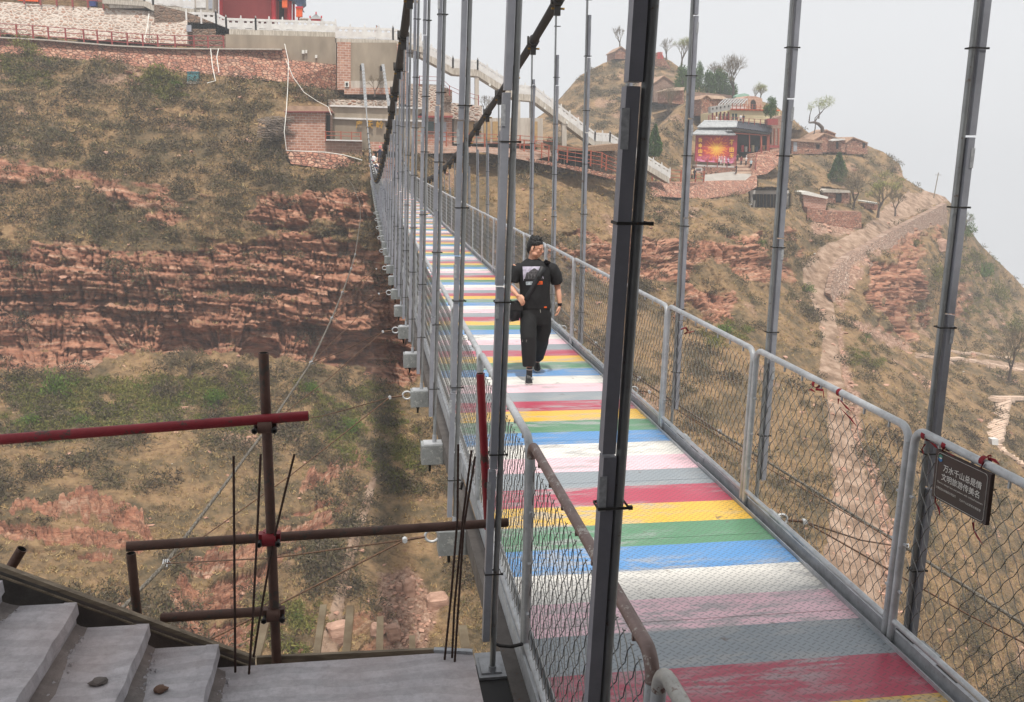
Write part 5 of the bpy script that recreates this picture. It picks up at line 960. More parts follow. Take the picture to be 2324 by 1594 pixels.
for chs, x in (('我命由我', 1584.5), ('不由天', 1655)):
    n = len(chs)
    for i, c_ in enumerate(chs): text_mesh(c_, 'character', M_YCH, PY(x+(0 if n == 4 else 0), (323+i*12.3) if n == 4 else (330+i*15.5), 156.3), (1, 0, 0), (0, 0, 1), (9.5 if n == 4 else 11)*S156, (10 if n == 4 else 12.5)*S156, pv, .02, .03)
mt = thing('market_hall', 1710, 350, 157, 'dark open hall with a black ribbed roof on orange posts beside the painted screen', 'hall')
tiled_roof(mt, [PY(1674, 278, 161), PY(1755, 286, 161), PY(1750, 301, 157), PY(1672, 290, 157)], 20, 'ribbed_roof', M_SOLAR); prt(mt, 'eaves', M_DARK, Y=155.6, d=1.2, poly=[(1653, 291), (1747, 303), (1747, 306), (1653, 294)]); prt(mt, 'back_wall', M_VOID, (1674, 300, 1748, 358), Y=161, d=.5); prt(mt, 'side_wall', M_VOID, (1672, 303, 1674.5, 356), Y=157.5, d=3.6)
prt(mt, 'beam', M_ORAIL, Y=156, d=.25, poly=[(1668, 301), (1748, 307), (1748, 309.5), (1668, 304)])
for x0, yt, yb, w in ((1726.5, 306, 344, 3.4), (1741.5, 306, 343, 2.8), (1745, 304, 342, 1.6), (1701, 303, 345, 1.2)): prt(mt, 'post', M_ORAIL, (x0, yt, x0+w, yb), Y=156, d=.3)
for i in range(7): prt(mt, 'stall_goods', [M_CRED, M_WPIPE, M_TRED, M_YEL, M_BLUE, M_GLASS, M_TAN][i], (1684+i*8, 330+3*(i % 3), 1688+i*8, 345), Y=159.5, d=.5)
sr = thing('stone_steps', 1690, 390, 152, 'broad stone steps going up into the dark market hall', 'steps')
for i in range(9): prt(sr, 'step', M_BLK_DK if i % 2 else M_PALE, (1673-i*.1, 359+i*3.9, 1708-i*.2, 363.2+i*3.9), Y=156.2-i*.75, d=3)
solid('pavilion_terrace', [(1579, 374), (1672, 378), (1672, 382), (1579, 378)], 153.5, 4, M_MARB, 'pale paved terrace edge in front of the painted screen', 'terrace'); solid('rubble_wall', [(1580, 379), (1672, 382), (1672, 384), (1655, 391), (1610, 397), (1590, 394)], 153, 3, M_RUB, 'low rubble wall under the terrace of the painted screen', 'wall')
solid('ramp', [(1595, 398), (1620, 397), (1672, 390), (1710, 386), (1716, 396), (1700, 412), (1597, 416)], [149, 150, 151, 152, 150, 147, 147], 2.5, pm('ramp_render', (166, 160, 152), (150, 144, 136), 1), 'grey rendered ramp wall curving up to the steps', 'ramp')
solid('rubble_wall', [(1480, 414), (1600, 414), (1700, 410), (1718, 400), (1718, 425), (1690, 440), (1600, 452), (1480, 446)], [126, 138, 146, 147, 144, 140, 130, 120], 4, M_RUB, 'red rubble wall below the ramp and the orange fence', 'wall')
solid('rubble_wall', [(1716, 350), (1780, 338), (1790, 345), (1760, 380), (1740, 395), (1708, 400)], [153, 154, 154, 150, 149, 149], 4, M_RUB, 'red rubble wall to the right of the hall steps', 'wall')
rail('iron_railing', [(1580, 376, 153.2), (1605, 376, 153.2), (1628, 377.5, 153.2), (1650, 379, 153.2), (1668, 380, 153.2)], 153, 1.2, (.95, .5), .05, M_RRAIL, 'thin dark red railing in front of the painted screen'); rail('iron_railing', [(1714, 388, 150), (1716, 366, 152.5), (1728, 352, 153.5), (1746, 346, 153.5), (1775, 338, 154)], 152, 1.4, (.95, .5), .06, M_RRAIL, 'red railing rising to the right of the hall steps')
rail('iron_railing', [(1608+i*13, 276+i*1.0, 160.5) for i in range(12)], 160, 1.1, (.95, .5), .06, M_RRAIL, 'dark railing on the terrace behind the tiled roofs')
rb_ = thing('red_stall', 1757, 300, 158, 'red fronted stall right of the ribbed roof', 'stall'); prt(rb_, 'wall', M_BLK_DK, Y=159, d=3, poly=[(1751, 270), (1778, 262), (1778, 345), (1751, 345)]); prt(rb_, 'panel', M_RRAIL, (1742, 270, 1766, 284), Y=156.6, d=.3); prt(rb_, 'post', M_ORAIL, (1757, 292, 1759, 330), (1766, 292, 1768, 330), Y=157.5, d=.3); prt(rb_, 'counter', M_RRAIL, (1748, 330, 1776, 336), Y=157, d=.4)
sgn = thing('sign_panel', 1586, 392, 140, 'pale sign panel with dark lines behind the orange fence', 'sign'); prt(sgn, 'panel', M_MARB, (1578, 381, 1594, 391), Y=140, d=.15); prt(sgn, 'text_line', M_VOID, (1580, 383, 1592, 384.6), (1580, 386, 1591, 387.6), Y=139.95, d=.04); prt(sgn, 'post', M_DARK, (1580, 391, 1581, 400), (1591, 391, 1592, 400), Y=140, d=.1)
# houses on the right spur
hC = thing('stone_house', 1830, 350, 182, 'low flat red stone house with grey door behind the leaning pole', 'house'); prt(hC, 'wall', M_RUB, Y=181, d=6, poly=[(1797, 319), (1867, 323), (1867, 350), (1797, 350)]); prt(hC, 'roof', M_SLATE, Y=180.5, d=7, poly=[(1795, 316), (1830, 315), (1868, 322), (1868, 325), (1795, 320)]); prt(hC, 'door', M_LED, (1801, 323, 1809, 344), Y=180.9, d=.15); prt(hC, 'window', M_VOID, (1853, 328, 1860, 338), Y=180.9, d=.15)
gable_house(1846, 1919, 346, 318, 303, 184, 'largest red stone house with a pale porch, beside the bent tree', 7, M_RUB, M_SLATE, (1898, 322, 1903, 338), 1872); solid('porch_roof', [(1886, 319), (1896, 315), (1918, 315), (1918, 318), (1888, 321)], 182.8, 1.5, M_MARB, 'curved white porch roof on the largest stone house', 'porch roof'); gable_house(1855, 1896, 312, 302, 295, 190, 'small hut roof behind the largest stone house', 4, M_RUB, M_SLATE)
gable_house(1921, 1969, 350, 323, 312, 186, 'rightmost gabled stone house standing alone on the spur', 6, M_RUB, M_SLATE, (1958, 325, 1963, 336), 1937)
# worksites along the track
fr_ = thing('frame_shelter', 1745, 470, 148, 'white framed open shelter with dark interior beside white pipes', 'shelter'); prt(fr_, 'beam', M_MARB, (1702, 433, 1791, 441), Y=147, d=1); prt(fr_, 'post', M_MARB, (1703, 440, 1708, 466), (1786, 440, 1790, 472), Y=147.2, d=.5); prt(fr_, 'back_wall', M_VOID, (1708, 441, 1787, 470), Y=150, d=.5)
for i in range(10): prt(fr_, 'pole', M_WOODL, (1716+i*8, 440, 1716.8+i*8, 474), Y=147.6, d=.08)
for i, (a, b) in enumerate([((1695, 447), (1703, 473)), ((1697, 458), (1697, 474)), ((1712, 455), (1710, 473))]):
    A, B = Vector(PY(*a, 145.5)), Vector(PY(*b, 145.5)); mb = MB(); mb.tube([B-B, A-B], .2, 10); mb.build('plastic_pipe', M_WPIPE, loc=B, label='thick white pipe leaning beside the framed shelter', cat='pipe', group='white pipes leaning at the framed shelter')
sd_ = thing('stone_shed', 1850, 480, 147, 'red stone shed with a white sheet roof above the track', 'shed'); prt(sd_, 'wall', M_BLK_ST, Y=146, d=5, poly=[(1822, 441), (1878, 449), (1872, 486), (1826, 482)]); prt(sd_, 'roof', M_WPIPE, Y=145.5, d=6, poly=[(1818, 436), (1832, 434), (1880, 447), (1878, 452), (1820, 441)])
ht = thing('stone_hut', 1900, 460, 160, 'low stone hut with a dark doorway behind the bare round tree', 'hut'); prt(ht, 'wall', M_RUB, (1868, 437, 1928, 462), Y=158, d=5); prt(ht, 'roof', M_RENDER2, Y=157.5, d=6, poly=[(1865, 433), (1878, 429), (1930, 433), (1930, 438), (1865, 437)]); prt(ht, 'door', M_VOID, (1898, 440, 1910, 459), Y=157.8, d=.2)
solid('retaining_wall', [(1832, 470), (1880, 480), (1955, 482), (1955, 519), (1900, 516), (1868, 506), (1832, 500)], 143, 3, M_RUB, 'red stone retaining wall below the bare round tree', 'wall')
solid('rubble_wall', [(1960, 461), (1992, 464), (1992, 478), (1964, 474)], 155, 2, M_RUB, 'short stub of stone wall under the stacked pipes', 'wall')
for i in range(6):
    p = Vector(PY(1968+i*4.4, 459+i*.6, 154)); mb = MB(); mb.tube([(0, 0, 0), (0, 3.0, .1)], .17, 10); mb.tube([(0, -.01, 0), (0, .02, 0)], .12, 10, 1); mb.build('stacked_pipe', [M_WPIPE, M_VOID], loc=p, label='white pipe in the row stacked beside the green willow', cat='pipe', group='row of white pipes by the track')
def curved_wall(name, top, bot, Yt, label, mat=None, d=1.6):
    n = len(top); mb = MB()
    for i in range(n-1):
        PP(mb, [top[i], top[i+1], bot[i+1], bot[i]], [Yt[i], Yt[i+1], Yt[i+1]-.3, Yt[i]-.3], d)
    c = Vector(PY(*bot[0], Yt[0])); o = mb.build(name, mat or M_TRK, label=label, cat='wall'); o.data.transform(Matrix.Translation(-c)); o.location = c; return o
curved_wall('track_wall', [(1884, 668), (1890, 640), (1897, 612), (1912, 592), (1934, 576), (1962, 562), (1990, 545), (2020, 527), (2046, 514), (2080, 496), (2112, 480), (2148, 461)], [(1905, 730), (1915, 700), (1932, 660), (1950, 640), (1966, 618), (1985, 598), (2006, 578), (2030, 564), (2050, 545), (2085, 536), (2118, 524), (2150, 510)], [114, 117, 120.5, 124, 128, 133, 138, 144, 149.5, 157, 165, 174], 'curving dry stone wall holding up the outer edge of the track')
curved_wall('track_wall', [(1818, 596), (1826, 640), (1838, 690)], [(1812, 600), (1820, 650), (1830, 700)], [124, 118, 112], 'low red bank along the inner edge of the track')
mb = MB(); a, b = Vector(PY(2119, 450, 178)), Vector(PY(2130, 392, 178)); mb.tube([(0, 0, 0), b-a], [.12, .09], 6); mb.bar(b-a+Vector((-.7, 0, -.5)), b-a+Vector((.7, 0, -.5)), .08); mb.build('utility_pole', M_WOOD, loc=a, label='thin leaning utility pole on the ridge by the road end', cat='utility pole')
fs2 = thing('stone_stairs', 2270, 1000, 84, 'broad pale stone staircase far down the right slope', 'stairs')
for i in range(19):
    f = i/18.; x0 = 2246-6*math.sin(f*3)-f*4; x1 = 2290-f*14; y = 918+f*86; mb = MB(); A = Vector(terr_at(x0, y)); B = Vector(terr_at(x1, y)); B.z = A.z = (A.z+B.z)/2; mb.bar(A+Vector((0, 0, .12)), B+Vector((0, 0, .12)), .34, .5); part(mb, 'step', M_PALE, fs2)
mb = MB()
for a_, b_ in (((2246, 914), (2292, 912)), ((2252, 909), (2330, 908))): mb.bar(Vector(terr_at(*a_))+Vector((0, 0, .2)), Vector(terr_at(*b_))+Vector((0, 0, .2)), 1.1, .5)
part(mb, 'landing', M_PALE, fs2)
def trail(name, pts, w, lab):
    mb = MB(); P = []
    for (xa, ya, _), (xb, yb, _) in zip(pts[:-1], pts[1:]): P += [Vector(terr_at(xa+(xb-xa)*q/6, ya+(yb-ya)*q/6)) for q in range(6)]
    for a, b in zip(P[:-1], P[1:]): mb.bar(a+Vector((0, 0, .05)), b+Vector((0, 0, .05)), w*random.uniform(.8, 1.15), .35)
    c = P[0]; o = mb.build(name, M_PALE); o.data.transform(Matrix.Translation(-c)); o.location = c; tag(o, kind='structure'); return o
trail('footpath', [(2262, 1010, 81), (2280, 1026, 78), (2300, 1040, 76), (2324, 1062, 74), (2360, 1090, 71)], 1.1, ''); trail('footpath', [(2079, 806, 116), (2120, 812, 118), (2180, 816, 120), (2240, 826, 122), (2300, 838, 122), (2360, 852, 122)], 1.4, ''); trail('footpath', [(2094, 800, 119), (2160, 802, 121), (2230, 806, 124), (2300, 815, 125)], .6, '')
solid('water_tank', [(2251, 997), (2266, 997), (2266, 1011), (2252, 1010)], 79.6, .6, M_MARB, 'white caged tank at the foot of the far staircase', 'tank')
# hoses, boxes and litter on the left slope
def hose(pts, r, lab, mat=None):
    P = [Vector(PY(*p)) for p in pts]; mb = MB(); mb.tube([p-P[0] for p in P], r, 6); mb.build('hose', mat or M_WPIPE, loc=P[0], label=lab, cat='hose', group=None)
hose([(646, 100, 113.2), (655, 140, 110.8), (653, 200, 108.5), (650, 250, 99.8), (645, 300, 99.6), (650, 342, 99), (690, 344, 99), (740, 346, 98.6), (780, 352, 98.2), (822, 364, 97)], .045, 'white hose running down past the flat roofed house to the bridge end'); hose([(650, 138, 110), (665, 175, 108), (690, 210, 107.4), (720, 230, 106.8), (745, 243, 99.9), (752, 262, 99.6)], .035, 'thin white hose sagging across the grassy bank')
hose([(478, 111, 112), (482, 150, 110), (489, 184, 108.6), (470, 189, 108.4)], .05, 'white hose dropping from the path kerb beside the teal cabinet'); hose([(496, 111, 112), (492, 130, 110.8), (497, 165, 109.4)], .05, 'short white hose right of the teal cabinet'); hose([(338, 32, 118), (335, 60, 117), (328, 90, 114)], .06, 'pale hose hanging on the shaded brown rubble wall')
for i, (x, y, s) in enumerate([(420, 236, 5), (162, 316, 7), (370, 235, 3), (232, 353, 3), (700, 225, 3), (1064, 160, 0), (1858, 552, 9), (1844, 578, 7), (1879, 610, 5), (2013, 536, 6), (390, 1060, 3), (950, 1230, 3), (2184, 846, 7)]):
    if s == 0: continue
    p = Vector(terr_at(x, y)); k = s*np.linalg.norm(p-Vector(CAM))/2050/2; mb = MB(); vs = [(random.uniform(-1, 1)*k, random.uniform(-.4, .4)*k, random.uniform(-.1, 1)*k*.8) for _ in range(9)]
    bm = bmesh.new(); [bm.verts.new(v) for v in vs]; bmesh.ops.convex_hull(bm, input=bm.verts[:]); bm.verts.index_update(); bm.verts.ensure_lookup_table(); used = [v for v in bm.verts if v.link_faces]; ix = {v: j for j, v in enumerate(used)}; mb.add([tuple(v.co) for v in used], [tuple(ix[v] for v in f.verts) for f in bm.faces]); bm.free()
    mb.build('litter', M_WPIPE, loc=p+Vector((0, -.1, .05)), label='small scrap of white litter lying on the hillside', cat='litter', group='white litter scattered on the slopes')
# branch pile left of the block house
bp_ = empty('branch_pile', PY(610, 300, 101), 0, 'grey heap of cut branches left of the flat roofed house', 'branch pile'); mb = MB(); rr2 = random.Random(3)
for i in range(170):
    x = rr2.uniform(582, 645); y = rr2.uniform(262, 305)+(645-x)*.1; a = Vector(PY(x, y, rr2.uniform(100, 101.5))); d_ = Vector((rr2.uniform(.6, 1.6), rr2.uniform(-.4, .4), rr2.uniform(-.5, .3))); mb.tube([a, a+d_*.5+Vector((0, 0, rr2.uniform(-.1, .1))), a+d_], [.05, .04, .02], 4)
o = part(mb, 'branches', pm('dead_branches', (138, 124, 112), (98, 86, 76), 8, .95), bp_); o['kind'] = 'stuff'
# ================================================================ VEGETATION
def veg_mat(name, cols, trans=.0):
    t = NT(name); at = t.new('ShaderNodeAttribute', attribute_name='v'); t.col(t.ramp(at.outputs['Fac'], [(i/max(1, len(cols)-1), lin(c)) for i, c in enumerate(cols)])); t.rough(.9); t.b.inputs['Specular IOR Level'].default_value = .1; return t.m
M_SHRUB = veg_mat('scrub_twigs', [(52, 46, 40), (100, 86, 72), (74, 70, 48), (132, 114, 88), (86, 86, 52), (108, 90, 72), (66, 76, 40), (120, 104, 92)])
M_GRASS = veg_mat('dry_grass', [(150, 122, 82), (176, 148, 104), (130, 106, 74), (196, 170, 124), (120, 112, 70), (164, 130, 90)])
M_BUSHG = veg_mat('green_leaves', [(66, 88, 40), (96, 118, 50), (82, 104, 48), (118, 132, 62)]); M_BUSHO = veg_mat('olive_leaves', [(84, 86, 44), (110, 108, 56), (124, 118, 66), (74, 80, 42)])
M_CONIF = veg_mat('juniper_needles', [(44, 66, 30), (72, 100, 44), (58, 84, 38), (96, 122, 56)]); M_BARK = pm('grey_bark', (92, 78, 68), (66, 56, 50), 6, .95); M_TWIG = veg_mat('bare_twigs', [(120, 106, 90), (96, 82, 70), (132, 118, 92), (108, 98, 74)]); M_WILL = veg_mat('young_willow_leaves', [(132, 142, 66), (154, 158, 86), (112, 126, 56)])
def cloud(n, size, shape='dome', aspect=.16, rs_=rs):
    """n small blades in a unit dome/cone; returns (n*3,3) verts"""
    d = rs_.normal(size=(n, 3)); d /= np.linalg.norm(d, axis=1)[:, None]; r = rs_.rand(n)**.45
    if shape == 'dome': c = d*r[:, None]; c[:, 2] = np.abs(c[:, 2])*.85
    elif shape == 'ball': c = d*r[:, None]
    elif shape == 'cone': z = rs_.rand(n)**1.2; a = rs_.rand(n)*2*PI; q = (1-z**1.6)**.85*(.45+.55*rs_.rand(n)**.5)*(1+.2*np.sin(a*3+z*7))*(.7+.3*np.sin(np.minimum(z*5, 1.57)))*(1-.25*z); c = np.stack([q*np.cos(a), q*np.sin(a), z*2.0], 1); d = np.stack([np.cos(a), np.sin(a), .6+0*a], 1)
    elif shape == 'tuft': c = np.stack([rs_.normal(size=n)*.35, rs_.normal(size=n)*.35, rs_.rand(n)*.15], 1); d = np.stack([rs_.normal(size=n)*.5, rs_.normal(size=n)*.5, 1+0*r], 1)
    u = d+.7*rs_.normal(size=(n, 3)); u /= np.linalg.norm(u, axis=1)[:, None]; w = np.cross(u, rs_.normal(size=(n, 3))); w /= np.linalg.norm(w, axis=1)[:, None]; L = size*(.6+.8*rs_.rand(n))[:, None]
    return np.stack([c-w*L*aspect, c+w*L*aspect, c+u*L], 1).reshape(-1, 3)
PROT = {'shrub': [cloud(72, .36, 'dome', .15) for _ in range(8)], 'thicket': [cloud(230, .20, 'dome', .16) for _ in range(6)], 'grass': [cloud(14, .9, 'tuft', .10) for _ in range(8)]}
def scatter(name, kind, px, py, rad, mat, label=None, tname='hillside', per=None):
    T = TERR[tname]; i = np.clip(np.searchsorted(T['xs'], px), 1, len(T['xs'])-1); S = T['S'][i]; j = np.clip(np.round((py-S)/(T['ybot']-S)*(T['nv']-1)).astype(int), 1, T['nv']-1); P = T['P'][j, i]
    Vs = []; A = []
    pr = PROT[kind]; which = rs.randint(0, len(pr), len(px)); ang = rs.rand(len(px))*2*PI; base = np.clip(.5+.35*fbm(P/6., 3, 200)+.25*rs.normal(size=len(px))*.6, 0, 1)
    for k in range(len(pr)):
        m = which == k
        if not m.any(): continue
        c, s = np.cos(ang[m]), np.sin(ang[m]); V = pr[k]; R_ = rad[m]
        x = (V[None, :, 0]*c[:, None]-V[None, :, 1]*s[:, None])*R_[:, None]; y = (V[None, :, 0]*s[:, None]+V[None, :, 1]*c[:, None])*R_[:, None]; z = V[None, :, 2]*R_[:, None]*.9-.08*R_[:, None]
        Vs.append((np.stack([x, y, z], -1)+P[m][:, None]).reshape(-1, 3)); tri = np.repeat(np.clip(base[m][:, None]+.22*rs.normal(size=(m.sum(), len(V)//3)), 0, 1), 3, 1); A.append(tri.ravel())
    V = np.concatenate(Vs); A = np.concatenate(A); Fq = np.arange(len(V)).reshape(-1, 3); me = np_mesh(name, V, Fq, mat, False, {'v': A}); o = bpy.data.objects.new(name, me); COL.objects.link(o); tag(o, label, None, None, 'stuff'); return o
def samples(n, dens, tname='hillside', x0=-150, x1=2480, y1=1700):
    T = TERR[tname]; px = rs.uniform(x0, x1, n); S = np.interp(px, T['xs'], T['S']); py = S+(y1-S)*rs.rand(n)
    i = np.clip(np.searchsorted(T['xs'], px), 1, len(T['xs'])-1); j = np.clip(np.round((py-S)/(T['ybot']-S)*(T['nv']-1)).astype(int), 1, T['nv']-1)
    p = dens(px, py, T['rock'][j, i], T['path'][j, i], T['rub'][j, i], T['P'][j, i])*(1-np.clip(T['pad'][j, i], 0, 1)); k = rs.rand(n) < p; return px[k], py[k], T['P'][j, i][k]
def dsh(px, py, rock, path, rub, P):
    cl = fbm(P/5., 3, 210)+.5*fbm(P/1.8, 2, 215); up = sstep(420, 60, py)*.0+np.where((px < 900) & (py < 560), .6, 0)+np.where((px < 620) & (py > 830) & (py < 1120), .2, 0)-np.where((px > 960) & (px < 1420) & (py > 340) & (py < 520), .35, 0)-np.where(py > 1150, .12, 0)
    return np.clip(sstep(-.28, .35, cl+up)*.95, 0, 1)*(1-path)*(1-.85*rub)*(1-.84*np.clip(rock*1.3, 0, 1))
px, py, P = samples(NSH, dsh); rad = rs.uniform(.30, .9, len(px))*np.clip(P[:, 1]/90., .6, 1.7); scatter('scrub', 'shrub', px, py, rad, M_SHRUB, 'grey brown scrub and thorn bushes covering the slopes')
px, py, P = samples(2600, dsh); scatter('thicket', 'thicket', px, py, rs.uniform(.9, 1.9, len(px)), veg_mat('thicket_twigs', [(58, 50, 42), (92, 80, 68), (80, 76, 50), (104, 92, 78)]), 'larger thorny thickets standing out of the scrub')
def dgr(px, py, rock, path, rub, P): return (1-path)*(1-.8*rub)*(1-.93*np.clip(rock*1.3, 0, 1))*np.clip(.75+.8*fbm(P/4., 2, 220), .15, 1)
px, py, P = samples(NGR, dgr); rad = rs.uniform(.22, .5, len(px))*np.clip(P[:, 1]/90., .75, 1.5); scatter('dry_grass', 'grass', px, py, rad, M_GRASS, 'dry straw coloured grass tufts on the slopes')
px, py, P = samples(2600, dsh, 'far_hill', 1230, 1660, 400); rad = rs.uniform(.5, 1.5, len(px)); scatter('far_scrub', 'shrub', px, py, rad, M_SHRUB, 'brown scrub on the conical hill', 'far_hill')
def inpoly(polys, n, dens=.6):
    xs_, ys_ = [], []
    for poly, m in polys:
        X = np.array(poly); x = rs.uniform(X[:, 0].min(), X[:, 0].max(), int(n*m)); y = rs.uniform(X[:, 1].min(), X[:, 1].max(), int(n*m)); T = TERR['hillside']; k = (poly_sd(x, y, poly)+18*vnoise(np.stack([x/30, y/20, x*0], 1)) > 0) & (vnoise(np.stack([x/22, y/14, x*0+5], 1)) > -.25); xs_.append(x[k]); ys_.append(y[k])
    return np.concatenate(xs_), np.concatenate(ys_)
gx_, gy_ = inpoly([([(40,850),(260,850),(560,850),(590,1000),(420,960),(150,1000),(20,990),(0,900)],1.4),([(640,870),(860,880),(870,1080),(700,1010)],.6),([(2150,520),(2200,540),(2260,600),(2330,720),(2324,830),(2200,740),(2150,620)],1.2),([(1900,760),(1990,800),(2000,860),(1930,840)],.15),([(300,160),(420,180),(420,230),(300,220)],.2),([(0,100),(110,120),(120,200),(0,190)],.2),([(1590,700),(1700,740),(1690,800),(1600,780)],.2),([(560,1360),(760,1380),(700,1500),(560,1480)],.2),([(870,900),(960,1000),(960,1150),(880,1100)],.3)], 900)
scatter('green_scrub', 'shrub', gx_, gy_, rs.uniform(.3, .85, len(gx_)), M_BUSHO, 'patches of fresh olive green undergrowth on the slopes'); k_ = rs.rand(len(gx_)) < .22; scatter('green_undergrowth', 'shrub', gx_[k_]+4, gy_[k_], rs.uniform(.25, .6, k_.sum()), M_BUSHG, 'small bright green plants in the undergrowth')
# loose stones
def stones(n):
    T = TERR['hillside']; def_ = []
    px, py, P = samples(n, lambda px, py, rock, path, rub, P: np.clip(rub*.9+path*.05+.02, 0, 1)*(py < 1700)); bm = bmesh.new(); bmesh.ops.create_icosphere(bm, subdivisions=1, radius=1); V0 = np.array([v.co[:] for v in bm.verts]); F0 = np.array([[v.index for v in f.verts] for f in bm.faces]); bm.free()
    m = len(px); s = rs.uniform(.08, .30, m)*np.clip(P[:, 1]/80, .7, 1.6); V = V0[None]*(1+.35*rs.normal(size=(m, len(V0), 1)))*s[:, None, None]*np.array([1.3, .9, .55]); a = rs.rand(m)*6.28; x = V[..., 0]*np.cos(a)[:, None]-V[..., 1]*np.sin(a)[:, None]; y = V[..., 0]*np.sin(a)[:, None]+V[..., 1]*np.cos(a)[:, None]
    V = np.stack([x, y, V[..., 2]], -1)+P[:, None]; Fq = (F0[None]+(np.arange(m)*len(V0))[:, None, None]).reshape(-1, 3); me = np_mesh('loose_stones', V.reshape(-1, 3), Fq, pm('loose_stone', (196, 156, 134), (150, 108, 90), .8, .95, kind='Object'), False); o = bpy.data.objects.new('loose_stones', me); COL.objects.link(o); tag(o, 'loose pinkish stones strewn on banks and along the track', None, None, 'stuff')
stones(26000)
def leafmesh(parts_, mat, name, root):
    V = np.concatenate([p for p in parts_]); n = len(V)//3; v = np.repeat(np.clip(rs.rand(n)*.7+.3*rs.rand(), 0, 1), 3); me = np_mesh(name, V, np.arange(len(V)).reshape(-1, 3), mat, False, {'v': v}); o = bpy.data.objects.new(name, me); COL.objects.link(o); o.parent = root; return o
def base_at(x, y, Y=None): return Vector(PY(x, y, Y)) if Y else Vector(terr_at(x, y))
def bush(x, y, w, h, mat, label, Y=None, group=None, n=900, name='bush'):
    b = base_at(x, y, Y); k = (b-Vector(CAM)).length/2050; root = empty(name, b, 0, label, 'bush', group); ps = []
    for i in range(7): c = np.array([rs.uniform(-.55, .55)*w*k/1.3, rs.uniform(-.4, .4)*w*k/1.3, rs.uniform(0, .45)*h*k]); r_ = rs.uniform(.35, .6); V = cloud(n//7, .16, 'dome', .35)*np.array([w*k*r_, w*k*r_*.9, h*k*rs.uniform(.45, .7)]); ps.append(V+c)
    leafmesh(ps, mat, 'crown', root)
    mb = MB(); 
    for i in range(5): mb.tube([(0, 0, -.3), (rs.uniform(-.3, .3)*w*k, 0, h*k*.4), (rs.uniform(-.5, .5)*w*k, 0, h*k*.8)], [.05, .04, .02], 4)
    o = mb.build('stem', M_BARK); o.parent = root; return root
bush(362, 186, 42, 46, M_BUSHO, 'large olive green bush on the bank under the red railing'); bush(398, 205, 18, 16, M_BUSHG, 'small green bush at the foot of the large olive bush'); bush(60, 128, 36, 38, M_BUSHO, 'dark olive bush against the path wall at the far left'); bush(128, 900, 48, 66, M_BUSHG, 'bright green bush on the slope just under the left cliff'); bush(490, 920, 34, 50, M_BUSHG, 'green bush on the grassy slope left of the scaffold upright')
bush(60, 968, 40, 26, M_BUSHG, 'low green patch of bush just above the red pipe'); bush(178, 960, 30, 22, M_BUSHG, 'small green bush right above the red pipe'); bush(700, 895, 30, 32, M_BUSHG, 'green bush beside the wind cable under the cliff'); bush(795, 985, 34, 40, M_BUSHG, 'green bush near the bridge shadow on the slope'); bush(1030, 560, 20, 20, M_BUSHO, 'x') if False else None
bush(1965, 770, 12, 14, M_BUSHG, 'tiny green bush by the forking footpath'); bush(2135, 930, 30, 24, M_BUSHG, 'y') if False else None
for i, (x, y, w, h, m) in enumerate([(2192, 545, 22, 50, 0), (2215, 600, 26, 40, 1), (2240, 640, 30, 52, 0), (2262, 690, 30, 48, 1), (2300, 760, 34, 44, 1), (2120, 640, 40, 44, 1), (2085, 560, 20, 24, 1), (1730, 560, 14, 22, 0), (1832, 660, 24, 26, 0), (1640, 760, 36, 26, 0)]):
    bush(x, y, w, h, (M_BUSHG, M_BUSHO)[m], ['young green shrub on the skyline right of the last leaning pole', 'olive shrub below the skyline shrub on the right slope', 'tall fresh green shrub in the middle of the right slope', 'olive shrub just under the tall green one at right', 'wide olive shrub low on the right slope near the frame edge', 'olive shrub on top of the red rock pillar', 'yellowish shrub on the wall bank below the track', 'small green bush on the bank above the rock outcrop', 'green bush beside the inner bend of the track', 'low green bush right of the cave rock'][i], n=700)
